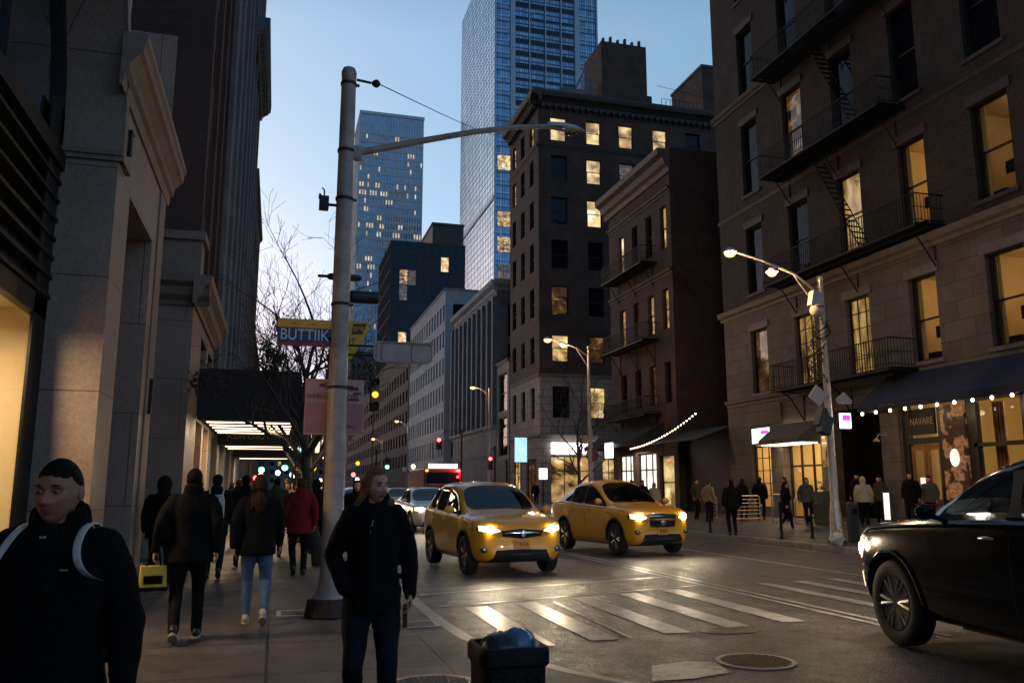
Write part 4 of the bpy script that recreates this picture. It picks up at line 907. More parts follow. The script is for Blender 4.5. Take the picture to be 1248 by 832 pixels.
# ===== T1 blue glass tower =====
def towerpanels():
    m=bpy.data.materials.new('tower_panels'); m.use_nodes=True; t=m.node_tree; N=t.nodes; L=t.links; bb=N['Principled BSDF']
    g=N.new('ShaderNodeNewGeometry'); sp=N.new('ShaderNodeSeparateXYZ'); L.new(g.outputs['Position'],sp.inputs[0])
    ad=N.new('ShaderNodeMath'); L.new(sp.outputs[0],ad.inputs[0]); L.new(sp.outputs[1],ad.inputs[1]); c=N.new('ShaderNodeCombineXYZ'); L.new(ad.outputs[0],c.inputs[0]); L.new(sp.outputs[2],c.inputs[1])
    br=N.new('ShaderNodeTexBrick'); br.offset=0; br.inputs['Scale'].default_value=1; br.inputs['Brick Width'].default_value=2.2; br.inputs['Row Height'].default_value=2.1; br.inputs['Mortar Size'].default_value=.1
    br.inputs['Color1'].default_value=(.34,.48,.62,1); br.inputs['Color2'].default_value=(.55,.72,.86,1); br.inputs['Mortar'].default_value=(.30,.42,.54,1); L.new(c.outputs[0],br.inputs['Vector'])
    n=N.new('ShaderNodeTexNoise'); n.inputs['Scale'].default_value=.05; n.inputs['Detail'].default_value=6; L.new(g.outputs['Position'],n.inputs['Vector'])
    L.new(br.outputs['Color'],bb.inputs['Base Color']); bb.inputs['Metallic'].default_value=.8
    mr=N.new('ShaderNodeMapRange'); mr.inputs[1].default_value=.35; mr.inputs[2].default_value=.65; mr.inputs[3].default_value=.12; mr.inputs[4].default_value=.3; L.new(n.outputs['Fac'],mr.inputs[0]); L.new(mr.outputs[0],bb.inputs['Roughness'])
    M['tower_panels']=m
    m2=m.copy(); m2.name='tower_front'; q=[x for x in m2.node_tree.nodes if x.type=='TEX_BRICK'][0]  # darker front copy; the side's sky reflection is put into its lighter colour
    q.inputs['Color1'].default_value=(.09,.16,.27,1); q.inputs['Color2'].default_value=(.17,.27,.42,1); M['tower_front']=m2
towerpanels()
mat('tower_rib',(.30,.36,.44),.5,metal=.2); mat('tower_spandrel',(.10,.15,.22),.35,metal=.3,var=.2,scale=.3)
T1=building('blue_glass_tower','very tall blue glass tower with white vertical ribs rising out of the frame','tower')
x0,x1,y0,y1,H1=60,94.5,235,285,175
b=MB(); b._add([(x0,y0,0),(x0,y1,0),(x0,y1,H1),(x0,y0,H1)],[(0,1,2,3)],0); b.build('side_glass','tower_panels',T1)
b=MB(); body(b,x0,x1,y0,y1,0,H1,0,'snet'); b.build('front_glass','tower_front',T1)
b=MB()
for x,w in ((60.1,.5),(65.8,1.6),(71.3,.35),(76.6,.35),(81.9,.35),(87.3,1.6),(94.2,.5)): b.box(x-w/2,x+w/2,y0-.6,y0,0,H1)
b.build('rib','tower_rib',T1)
b=MB()
for i in range(42): b.box(60.2,94.2,y0-.22,y0-.001,i*4.2,i*4.2+.32); b.box(60.2,94.2,y0-.12,y0-.001,i*4.2+1.5,i*4.2+1.62)
for i in range(44): b.box(60.2+i*.785,60.28+i*.785,y0-.15,y0-.0015,0,H1)
b.build('spandrel','tower_spandrel',T1)
b=MB()
for i in range(42): b.box(66.7,86.4,y0-.09,y0-.002,i*4.2+1.65,i*4.2+(3.4 if i%5 else 2.6))
b.build('dark_bay','glass_black',T1)
b=MB()
for i in range(84): b.box(x0-.06,x0-.001,y0,y1,i*2.1,i*2.1+.09)
for i in range(24): b.box(x0-.07,x0-.001,y0+i*2.15,y0+i*2.15+.08,0,H1)
b.box(x0-.3,x0-.001,y0,y1,88,89.2)
b.build('mullion_grid','tower_spandrel',T1)
for i,(z,mt) in enumerate(((97.5,'lit_b'),(79.5,'lit_a'),(71.5,'lit_a'),(63.2,'lit_dim'))):
    for j in range(2):
        q=MB(); q.box(61+j*2.05,62.9+j*2.05,y0-.35,y0-.26,z,z+4.6); q.build('window',mt,T1)
# ===== T3 pale gridded tower =====
T3=building('pale_office_tower','pale office tower with bands of lit floors behind the street lamp arm','tower')
mat('t3_wall',(.44,.47,.53),.6,var=.1,scale=.05); mat('t3_glass',(.16,.24,.36),.15,var=.3,scale=.2,metal=.7)
x0,x1,y0,y1,H3=33,64.5,400,430,188
b=MB(); body(b,x0,x1,y0,y1,0,H3,0); b.build('wall','t3_glass',T3)
b=MB()
nb=24
for i in range(nb+1): b.box(x0+(x1-x0)*i/nb-.3,x0+(x1-x0)*i/nb+.3,y0-.5,y0-.0,0,H3-1)
for i in range(15): b.box(x0-.5,x0,y0+i*2-.4,y0+i*2+.4,0,H3-1)
for i in range(43): b.box(x0-.3,x1+.3,y0-.35,y0-.001,i*4.2,i*4.2+1.7); b.box(x0-.35,x0-.001,y0,y1,i*4.2,i*4.2+1.7)
b.box(x0-.6,x1+.6,y0-.6,y1,H3-1,H3+.5); b.box(x0-.45,x1+.3,y0-.45,y0-.002,H3-16,H3-14)
b.build('facade_grid','t3_wall',T3)
rn=random.Random(5)
for j in range(8,42):
    dens=.10 if j not in (35,34,30,26,25) else .5
    i=0
    while i<nb:
        if rn.random()<dens:
            n_=rn.choice((1,1,2,3)); n_=min(n_,nb-i)
            q=MB()
            for k in range(n_): q.box(x0+(x1-x0)*(i+k)/nb+.32,x0+(x1-x0)*(i+k+1)/nb-.32,y0-.2,y0-.05,j*4.2+1.75,j*4.2+4.1)
            q.build('window',rn.choice(('lit_far','lit_far','lit_dim')),T3); i+=n_
        i+=1
# ---------------------------------------------------------------- large steel pole with arm, signs
t=thing('street_lamp','thick grey steel pole with a long arm and unlit lamp head, left pavement','street lamp',(.7,10.6,.1)); PX,PY=.7,10.6
b=MB(); b.lathe([(.25,0),(.25,.02),(.235,.04),(.225,.22),(.18,.26),(.152,.34),(.134,.5),(.126,1.0),(.115,3.2),(.105,5.2),(.095,6.9),(.10,6.92),(.10,6.97),(.08,7.02),(.0,7.04)],seg=28); b.build('pole','galv_paint',t,smooth=30)
b=MB(); b.lathe([(.30,0),(.30,.03),(.27,.2),(.24,.215),(.226,.215)],seg=8); b.build('base','dark_iron',t,bevel=.01)
for z,r in ((5.84,.115),(5.18,.118),(3.78,.123),(2.72,.128),(6.78,.107)):
    b=MB(); b.lathe([(r-.02,z),(r,z),(r,z+.035),(r-.02,z+.035)],seg=24); b.box(r-.01,r+.035,-.02,.02,z+.004,z+.03); b.build('band_clamp','dark_iron',t)
b=MB(); P=[(.1,0,5.84),(.4,0,5.93),(1.0,0,6.12),(1.7,0,6.33),(2.3,0,6.47),(2.75,0,6.54),(3.0,0,6.55)]
b.tube(P,[.05,.048,.044,.04,.037,.034,.032],12); b.box(.08,.2,-.06,.06,5.76,5.93); b.build('arm','galv_paint',t,smooth=40)
b=MB(); rings=[]
for x,w,h0,h1 in ((2.78,.035,.0,.07),(2.85,.07,-.03,.08),(3.0,.10,-.045,.085),(3.18,.09,-.04,.06),(3.3,.05,-.02,.02),(3.34,.01,-.005,.0)):
    rings.append([(x,w*math.cos(a),6.54+(h1 if math.sin(a)>0 else -h0)*abs(math.sin(a))) for a in [2*math.pi*k/16 for k in range(16)]])
b.loft(rings); mat('lamp_shell',(.5,.5,.52),.4,metal=.3); b.build('lamp_head','lamp_shell',t,smooth=50)
b=MB(); b.ell((3.08,0,6.5),(.16,.08,.05),16,8); b.build('lamp_glass','glass_clear',t,smooth=True)
# line bracket with insulator
b=MB(); b.tube([(.1,0,6.88),(.3,0,6.86)],.018,8); b.lathe([(0,-.06),(.03,-.05),(.055,-.01),(.055,.02),(.03,.05),(0,.06)],(.36,0,6.86),seg=14,axis='x'); b.build('insulator','dark_iron',t,smooth=40)
b=MB(); b.tube([Vector((1.1,10.6,6.96)).lerp(Vector((20.4,66.5,33.6)),k/24)-Vector((0,0,1.1*math.sin(math.pi*k/24))) for k in range(25)],.008,5); tag(b.build('overhead_wire','black_metal'),'thin overhead wire running from the steel pole towards the tall corner block','wire')
# camera box on the pole
c_=thing('junction_box','small dark box strapped high on the left side of the steel pole','box',(.5,10.58,5.22))
b=MB(); b.box(-.12,.0,-.07,.07,-.09,.08); b.box(-.13,-.1,-.08,.08,.07,.1); b.build('housing','dark_iron',c_,bevel=.01); b=MB(); b.tube([(0,0,-.02),(.1,0,-.02)],.02,8); b.tube([(-.06,0,.08),(-.06,0,.17),(-.09,0,.2)],.01,6); b.build('bracket','black_metal',c_)
# dark signal heads lying sideways behind the pole
def sighead(name,label,x,y,z,L,r,horiz=True,group=None):
    s=thing(name,label,'traffic signal',(x,y,z),0,group); b=MB()
    rings=[]; n=5
    for q in (0,.04,.08,L-.08,L-.03,L): 
        rr=r*(.6 if q in(0,L) else 1); rings.append([(q-L/2,rr*math.cos(a),rr*math.sin(a)) for a in [2*math.pi*k/14 for k in range(14)]])
    b.loft(rings); b.build('housing','signal_body',s,smooth=40)
    b=MB()
    for q in (-.3,0,.3): b.tube([(q*L,r*.8,0),(q*L,r*1.5,.0)],r*.62,12,caps=False)
    b.build('visor','signal_body',s); b=MB(); b.tube([(-L/2,0,0),(-L/2-.12,0,0)],.02,8); b.build('bracket','black_metal',s); return s
sighead('traffic_signal','small dark signal head crossing behind the steel pole, the upper one',.75,10.85,4.32,.44,.045)
sighead('traffic_signal','larger dark signal head seen from behind, right of the steel pole',1.02,10.9,4.08,.42,.085)
# street name sign: yellow band over blue, red foot
mat('sign_yellow',(.75,.36,.01),.45,var=.12,scale=4); mat('sign_navy',(.02,.035,.12),.45,var=.2,scale=6); mat('sign_red',(.30,.03,.015),.5,var=.2); mat('sign_letter',(.62,.62,.7),.5,var=.2,scale=30); mat('sign_ink',(.10,.03,.01),.6)
s=thing('street_sign','yellow, blue and red street sign reading BUTTIIK on the left of the steel pole','street sign',(0,10.56,0))
b=MB(); b.box(-.06,.60,0,.02,3.34,3.68); b.build('sign_board','sign_navy',s,bevel=.004)
b=MB(); b.box(-.058,.598,-.006,-.001,3.57,3.675); b.build('yellow_band','sign_yellow',s); b=MB(); b.box(-.058,.598,-.006,-.001,3.345,3.385); b.build('red_band','sign_red',s)
text('BUTTIIK',.2,'lettering','sign_letter',s,frame4((.27,-.006,3.475),(1,0,0),(0,0,1)),ext=.004,sx=.82)
text('~ .  .-~.',.09,'lettering','sign_ink',s,frame4((.27,-.01,3.62),(1,0,0),(0,0,1)),ext=.002,sx=1.2)
b=MB(); b.box(.52,.7,.0,.03,3.42,3.46); b.box(.52,.7,0,.03,3.6,3.63); b.build('bracket','dark_iron',s)
s=thing('warning_sign','yellow pointed sign tucked behind the steel pole on its right','road sign',(0,10.76,0))
b=MB(); b.prism([(.55,0,3.70),(1.09,0,3.73),(1.06,0,3.58),(.93,0,3.34),(.86,0,3.22),(.80,0,3.25),(.55,0,3.55)],(0,0,0),(0,.02,0)); b.build('sign_board','sign_yellow',s,bevel=.004)
b=MB(); b.prism([(.88,-.004,3.69),(1.05,-.004,3.70),(1.0,-.004,3.56),(.86,-.004,3.55)],(0,0,0),(0,.003,0)); b.build('symbol_panel','sign_ink',s)
text('B*B',.09,'lettering','sign_yellow',s,frame4((.95,-.006,3.62),(1,0,0),(0,0,1)),ext=.002); text('IT',.1,'lettering','sign_ink',s,frame4((.87,-.004,3.46),(1,0,0),(0,0,1)),ext=.002)
s=thing('blank_sign','back of a long metal sign with a raised rim, right of the steel pole','road sign',(0,10.6,0))
mat('sign_back',(.36,.26,.24),.5,metal=.3,var=.2,scale=5)
b=MB(); b.box(1.17,1.86,0,.012,3.2,3.43); b.build('sign_board','sign_back',s)
b=MB()
R0=[(1.2,3.19),(1.83,3.19),(1.87,3.22),(1.88,3.26),(1.88,3.38),(1.87,3.42),(1.83,3.44),(1.2,3.44),(1.15,3.42),(1.14,3.38),(1.14,3.24),(1.16,3.2),(1.2,3.19)]
b.tube([(x,-.005,z) for x,z in R0],.014,8); b.box(1.24,1.27,-.02,0,3.21,3.42); b.box(1.62,1.65,-.02,0,3.21,3.42); b.build('rim','galv_paint',s,smooth=40)
b=MB(); b.tube([(.8,0,3.26),(1.16,0,3.26)],.014,6); b.tube([(.8,0,3.38),(1.16,0,3.38)],.014,6); b.build('bracket','dark_iron',s)
s=thing('poster_board','faded pink poster board fixed low behind the steel pole','poster',(0,10.74,0))
mat('poster_pink',(.40,.17,.16),.6,var=.15,scale=4); mat('poster_pale',(.50,.28,.26),.6,var=.1,scale=5); mat('poster_red',(.16,.03,.04),.6,var=.3)
b=MB(); b.box(.31,1.04,0,.02,2.26,2.96); b.build('board','poster_pale',s)
b=MB(); b.box(.32,1.03,-.004,-.001,2.28,2.66); b.prism([(.32,-.006,2.45),(.5,-.006,2.5),(.75,-.006,2.42),(1.03,-.006,2.47),(1.03,-.006,2.28),(.32,-.006,2.28)],(0,0,0),(0,.002,0)); b.build('lower_panel','poster_pink',s)
b=MB()
for (x0,x1,z0,z1) in ((.86,.97,2.82,2.87),(.9,1.0,2.77,2.80),(.83,.9,2.86,2.885),(.48,.56,2.86,2.9),(.84,.98,2.69,2.72)): b.box(x0,x1,-.004,-.001,z0,z1)
b.build('print','poster_red',s)
text('IVPPHAU  MIDBL',.085,'lettering','poster_red',s,frame4((.66,-.004,2.735),(1,0,0),(0,0,1)),ext=.002,sx=1.05)
text('TH  AMIRA',.05,'lettering','poster_red',s,frame4((.8,-.008,2.36),(1,0,0),(0,0,1)),ext=.001,sx=1.2)
# ---------------------------------------------------------------- litter bin
s=thing('litter_bin','black litter bin heaped with shiny bags at the kerb in front','litter bin',(1.10,4.02,.1)); s.scale=(.56,.56,.865)
mat('bin_black',(.004,.004,.0045),.6,spec=.2,var=.4,scale=10,bump=.3,bscale=40); mat('bag_shiny',(.02,.025,.035),.18,bump=.6,bscale=6,var=.3); mat('bag_glint',(.07,.15,.28),.25,bump=.6,bscale=8)
def rsq(hx,hy,z,rr=.09,n=5):
    out=[]
    for cx,cy,a0 in ((hx-rr,hy-rr,0),(-hx+rr,hy-rr,90),(-hx+rr,-hy+rr,180),(hx-rr,-hy+rr,270)):
        for k in range(n): a=R(a0+90*k/(n-1)); out.append((cx+rr*math.cos(a),cy+rr*math.sin(a),z))
    return out
b=MB(); b.loft([rsq(.24,.24,0),rsq(.255,.255,.03),rsq(.275,.275,.80)]); b.build('bin_body','bin_black',s,smooth=40)
b=MB(); b.loft([rsq(.285,.285,.80),rsq(.30,.30,.815),rsq(.30,.30,.88),rsq(.285,.285,.90),rsq(.25,.25,.90),rsq(.245,.245,.86)]); b.build('rim','bin_black',s,smooth=40)
b=MB()
for i in range(-2,3): b.box(i*.1-.012,i*.1+.012,-.285,-.255,.08,.76)
b.build('rib','bin_black',s,bevel=.004)
def lump(mb,c,r,seed,n=20,m=0,amp=.18):
    k=len(mb.v); mb.ell(c,r,n,14,m)
    for i in range(k,len(mb.v)):
        v=Vector(mb.v[i]); d=v-Vector(c); q=noise.noise(v*7+Vector((seed,0,0)))*amp+noise.noise(v*19+Vector((seed,0,0)))*amp*.5; mb.v[i]=tuple(Vector(c)+d*(1+q))
b=MB(); lump(b,(-.05,-.02,.87),(.21,.2,.10),1,amp=.1); b.build('bag','bag_shiny',s,smooth=50)
b=MB(); lump(b,(.06,-.08,.90),(.13,.13,.09),5,amp=.12); b.build('bag','bag_glint',s,smooth=50)  # smaller lump coloured blue to paint the highlight on the dark bag
b=MB(); lump(b,(.17,.02,.90),(.07,.08,.07),9); lump(b,(.21,-.1,.89),(.045,.05,.04),12,amp=.3); b.build('cans_and_paper','galv',s,smooth=50)
# ---------------------------------------------------------------- lit street lamps
def double_lamp(x,y,z0,H,arms,label,e,group='lit street lamps with yellow light',r=.11,ms=1.0):
    s=thing('street_lamp',label,'street lamp',(x,y,z0),0,group)
    b=MB(); b.lathe([(r*1.9,0),(r*1.9,.12),(r*1.5,.2),(r*1.35,.7),(r,1.1),(r*.62,H-.05),(r*.8,H),(r*.7,H+.08),(0,H+.12)],seg=18); b.build('pole','galv',s,smooth=40)
    b=MB(); b.lathe([(r*2.3,0),(r*2.3,.05),(r*1.92,.08)],seg=8); b.build('base','dark_iron',s)
    xs=[a[0] for a in arms]; far=min(arms,key=lambda a:a[0])
    b=MB(); b.tube([(0,0,H-.45),(far[0]*.3,0,H-.45+(far[1]-H+.45)*.55),(far[0]*.65,0,H-.45+(far[1]-H+.45)*.85),(far[0]+.1,0,far[1]+.04)],[.045,.04,.032,.028],8)
    b.tube([(0,0,H-1.0),(far[0]*.3,0,H-.45+(far[1]-H+.45)*.5)],.02,6); b.build('arm','galv',s,smooth=40)
    for ax,az,big in arms:
        q=MB(); q.lathe([(.0,.12),(.07,.11),(.15*ms,.03),(.17*ms,-.01),(.15*ms,-.02)],(ax,0,az+.02),seg=16); hd=q.build('lamp_head','lamp_shell',s,smooth=40)
        q=MB(); q.ell((ax,0,az-.03),(.13*ms*big,.13*ms*big,.085*ms*big),16,10); gl=q.build('lamp_glass','lamp_hot',hd,smooth=True)
        lampobj('lamp_light','POINT',(ax,0,az-.28),e*big,(1,.66,.32),s,.15)
    return s
double_lamp(14.2,19.3,.2,7.05,[(-1.5,7.15,.9),(-2.75,7.62,1.15)],'nearest lit twin lamp on the right pavement, hung with signs and cables',125)
double_lamp(14.5,38,.2,8.2,[(-1.3,8.25,.8),(-2.1,8.5,1.2)],'second lit twin lamp, standing in front of the tall corner block',115,ms=1.15)
double_lamp(15.5,62,.2,8.9,[(-1.3,9.0,1.2)],'third lit lamp, in front of the grey pilastered building',115,ms=1.3)
double_lamp(14.4,96,.2,8.8,[(-1.3,9.0,1.2)],'fourth lit lamp, small, before the pale grid building',115,ms=1.5)
double_lamp(14.4,120,.2,8.2,[(-1.3,8.3,1.2)],'fifth lit lamp, tiny, along the pale grid building',115,ms=1.6)
double_lamp(1.3,58,.1,7.0,[(1.2,7.2,1.0)],'lit lamp on the left pavement beyond the canopies',250,ms=1.0) if 0 else None
# signs on the near lit lamp
s=thing('diamond_sign','pale blank diamond sign on the left of the near lit lamp pole','road sign',(13.75,19.1,4.02)); mat('sign_pale',(.45,.34,.30),.6,var=.1)
b=MB(); b.cbox((0,0,0),(.42,.02,.42),Matrix.Rotation(R(38),3,'Y')); b.build('sign_board','sign_pale',s,bevel=.004); b=MB(); b.tube([(.05,.03,0),(.4,.1,0)],.015,6); b.build('bracket','dark_iron',s)
s=thing('wedge_sign','small pale folded sign on the right of the near lit lamp pole','road sign',(14.6,19.15,3.95)); b=MB(); b.prism([(-.25,0,-.02),(.25,0,-.05),(.2,0,-.12),(-.2,0,-.12)],(0,0,0),(0,.03,0)); b.prism([(-.25,0,-.01),(.0,0,.2),(.25,0,-.04)],(0,0,0),(0,.03,0)); b.build('sign_board','sign_pale',s)
s=thing('pink_lit_sign','small white box sign with a glowing pink square on the near lit lamp pole','lit sign',(14.62,19.15,3.38)); b=MB(); b.box(-.15,.15,0,.1,-.2,.2); b.build('sign_box','sign_white',s,bevel=.01); b=MB(); b.box(-.12,.12,-.006,-.001,0,.16); b.build('sign_face','sign_pink',s)
text('12A',.07,'lettering','sign_pink',s,frame4((0,-.004,-.09),(1,0,0),(0,0,1)),ext=.002)
s=thing('traffic_signal','black hooded signal hanging left of the near lit lamp pole','traffic signal',(13.95,19.15,3.25)); b=MB(); b.cbox((0,0,0),(.3,.25,.5),Matrix.Rotation(R(18),3,'Y')); b.prism([(-.2,0,.0),(.25,0,.05),(.1,0,.45),(-.02,0,.5)],(0,-.12,0),(0,.14,0)); b.build('housing','signal_body',s,bevel=.02); b=MB(); b.tube([(.0,.0,.35),(.25,.1,.3)],.02,6); b.build('bracket','black_metal',s)
s=thing('loudhailer_box','round pale box with a small red strip high on the near lit lamp pole','box',(13.92,19.15,6.35)); b=MB(); b.ell((0,0,0),(.2,.16,.2),14,10); b.cbox((0,.02,.3),(.34,.2,.4),Matrix.Rotation(R(12),3,'Y')); b.build('housing','sign_pale',s,smooth=40); b=MB(); b.box(-.12,.12,-.165,-.15,.06,.1); b.build('strip','poster_red',s)
s=thing('cable_bundle','tangle of black cables coiled around the near lit lamp pole','cables',(14.1,19.25,4.2)); b=MB(); rn=random.Random(8)
for i in range(9):
    P=[]; ph=rn.uniform(0,6); 
    for k in range(14): a=ph+k*.9; P.append((-.15+math.cos(a)*(.18+.12*rn.random())-.15*math.sin(k*.4),math.sin(a)*.15,.2+k*.13+rn.uniform(-.08,.08)))
    b.tube(P,.011,5)
b.build('cables','black_metal',s)
b=MB(); b.tube([Vector((14.1,19.25,5.6)).lerp(Vector((20.4,23,6.5)),k/12)-Vector((0,0,.5*math.sin(math.pi*k/12))) for k in range(13)],.009,5); tag(b.build('overhead_wire','black_metal'),'black wire sagging from the near lit lamp to the fire escape','wire')
b=MB(); b.tube([Vector((14.1,19.25,6.6)).lerp(Vector((20.4,34.5,6.0)),k/14)-Vector((0,0,.7*math.sin(math.pi*k/14))) for k in range(15)],.009,5); tag(b.build('overhead_wire','black_metal'),'black wire sagging from the near lit lamp along the limestone base','wire')
# ---------------------------------------------------------------- signals down the street
def signal(x,y,z,col,label,r=.1,armto=None,z0=.1):
    s=thing('traffic_light',label,'traffic light',(x,y,z0),0,'traffic lights down the street'); zz=z-z0
    k={'sig_red':0,'sig_amber':1,'sig_green':2}[col]; cz=zz+(k-1)*.3; hw_=r*1.4; b=MB(); b.box(-hw_,hw_,0,.22,cz-.45,cz+.45); b.build('housing','signal_body',s,bevel=.02)
    for i in range(3):
        b=MB(); zc=cz+.3-.3*i; b.ell((0,-.0,zc),(r,.05,r),14,8); l=b.build('lens',col if i==k else 'signal_body',s)
        b=MB(); b.tube([(0,0,zc),(0,-.16,zc+.01)],r*1.15,12,caps=False); b.build('visor','signal_body',l) if i!=k else None
    lampobj('lens_light','POINT',(0,-.3,zz),(.4 if col=='sig_amber' else 2.5),{'sig_red':(1,.08,.06),'sig_amber':(1,.4,.05),'sig_green':(.15,1,.6)}[col],s,.08)
    if armto is not None:
        b=MB(); b.tube([(armto-x,.3,0),(armto-x,.3,cz+.5),(armto-x,.3,cz+1.2)],[.09,.075,.06],10); b.tube([(armto-x,.3,cz+.75),((armto-x)*.6,.25,cz+1.1),((armto-x)*.25,.15,cz+.95),(0,.1,cz+.46)],.03,8); b.build('mast','dark_iron',s)
    return s
signal(2.42,22.0,4.02,'sig_amber','amber traffic light hanging from a curved arm beyond the steel pole',armto=1.25,r=.085)
signal(.95,33.0,3.05,'sig_green','green traffic light over the left pavement beyond the black awning',armto=1.35)
signal(12.4,66,5.4,'sig_red','red traffic light high over the far lanes before the pale grid building',armto=14.3,r=.16)
signal(14.1,56,3.6,'sig_red','lower red traffic light beside the red truck',armto=14.5,r=.12)
signal(9.1,72,3.4,'sig_green','teal green traffic light above the far queue of cars',armto=8.2,r=.16)
signal(.6,60,3.0,'sig_green','small green light deep under the left canopies',armto=1.2,r=.2)
# far signs on the right
def boxsign(x,y,z,w,h,m,label,post=True,z0=.25):
    s=thing('lit_sign',label,'lit sign',(x,y,z0)); b=MB(); b.box(-w/2,w/2,0,.15,z-z0-h/2,z-z0+h/2); b.build('sign_face',m,s,bevel=.01)
    b=MB(); b.box(-w/2-.03,w/2+.03,.02,.17,z-z0+h/2,z-z0+h/2+.04); b.box(-w/2-.03,w/2+.03,.02,.17,z-z0-h/2-.04,z-z0-h/2); 
    if post: b.tube([(0,.1,0),(0,.1,z-z0-h/2-.04)],.04,8)
    b.build('frame','black_metal',s); return s
s=boxsign(14.55,50,3.95,.75,1.5,'sign_blue','tall pale blue lit panel sign on a post before the corner block'); text('LX',.3,'lettering','screen_blue',s,frame4((0,-.012,3.7),(1,0,0),(0,0,1)),ext=.004)
boxsign(17.9,56,2.6,.55,.75,'sign_white','small white lit box sign on a post before the stone corner')
s=thing('stop_sign','dark red round sign on a post by the second lit lamp','road sign',(15.2,39.5,.25)); b=MB(); b.lathe([(0,-.01),(.36,-.01),(.36,.01),(0,.01)],(0,0,3.0),seg=8,axis='y'); b.build('sign_board','poster_red',s); b=MB(); b.tube([(0,.04,0),(0,.04,4.3)],.04,8); b.build('post','galv',s); b=MB(); b.box(-.45,-.0,-.02,.02,3.55,3.95); b.build('sign_plate','sign_back',s)
# ---------------------------------------------------------------- bare trees
def tree(x,y,z0,h,r0,seed,label,lean=(0,0),spread=1.0,leafn=26,first=.38):
    s=thing('bare_tree',label,'tree',(x,y,z0),0,'bare trees along the pavement'); rn=random.Random(seed)
    tb=MB(); cb=MB(); lf=MB(); P=[]; top=Vector((lean[0],lean[1],h*.52)); n=8
    for i in range(n+1):
        t=i/n; P.append(Vector((top.x*t+.05*math.sin(t*5+seed),top.y*t+.04*math.sin(t*4),h*.52*t)))
    tb.tube(P,[r0*(1.45 if i==0 else 1-.5*i/n) for i in range(n+1)],10); tb.build('trunk','bark',s,smooth=60)
    def br(p,d,L,r,lv):
        k=4 if lv<3 else 3; Q=[p]; dd=d.copy()
        for i in range(k):
            dd=(dd+Vector((rn.uniform(-.22,.22),rn.uniform(-.22,.22),rn.uniform(-.05,.2)))).normalized(); Q.append(Q[-1]+dd*L/k)
        cb.tube(Q,[max(.004,r*(1-.5*i/k)) for i in range(k+1)],6 if lv<2 else 4,caps=False)
        if lv>=2 and rn.random()<leafn/160: leafs.append(Q[-1])
        if lv<5:
            for j in range(rn.choice((2,3,3)) if lv<4 else 2):
                i=rn.choice((2,3,4)) if k==4 else rn.choice((1,2,3)); q=Q[i]; e=(Q[i]-Q[i-1]).normalized()
                a=rn.uniform(0,6.28); w=R(rn.uniform(22,52)); o1_=e.orthogonal().normalized(); o2_=e.cross(o1_)
                nd=(e*math.cos(w)+(o1_*math.cos(a)+o2_*math.sin(a))*math.sin(w)*spread+Vector((0,0,.12))).normalized()
                br(q,nd,L*rn.uniform(.6,.82),r*.52,lv+1)
    leafs=[]
    for j in range(7):
        t=first+ (1-first)*j/6.5; q=P[0].lerp(P[-1],t) if t<1 else P[-1]; i=min(n-1,int(t*n)); q=P[i].lerp(P[i+1],t*n-i) if t<1 else P[-1]
        a=j*2.4+seed; el=.45+.6*t; br(q,Vector((math.cos(a)*spread*.9,math.sin(a)*spread*.9,el)).normalized(),h*.26*(1.15-.3*t),r0*.55*(1.1-.4*t),0)
    br(P[-1],Vector((lean[0]*.1,0,1)).normalized(),h*.3,r0*.45,0)
    cb.build('crown','bark',s,smooth=60)
    for q in leafs[:leafn]:
        for k in range(16):
            c=q+Vector([rn.gauss(0,.07) for _ in range(3)]); a=Vector([rn.gauss(0,1) for _ in range(3)]).normalized()*.04; b_=a.orthogonal().normalized()*.03
            lf._add([c-a,c+b_,c+a,c-b_],[(0,1,2,3)],0)
    if lf.v: lf.build('leaves','leaf_dry',s)
    return s
tree(.95,17.6,.1,5.6,.13,3,'nearest bare street tree, its trunk just left of the steel pole',lean=(-.55,.0),spread=1.05,leafn=60,first=.68)
tree(.75,25.0,.1,7.4,.16,11,'second bare street tree with a stouter trunk, behind the pink poster',lean=(.1,.3),leafn=30)
tree(1.15,34,.1,8.0,.15,7,'third bare street tree, beyond the canopies',lean=(0,.2))
tree(1.2,47,.1,8.6,.17,23,'fourth bare street tree, furthest along the left kerb')
tree(17.2,47,.3,8.0,.13,31,'slender bare tree in front of the brownstone awning on the right')
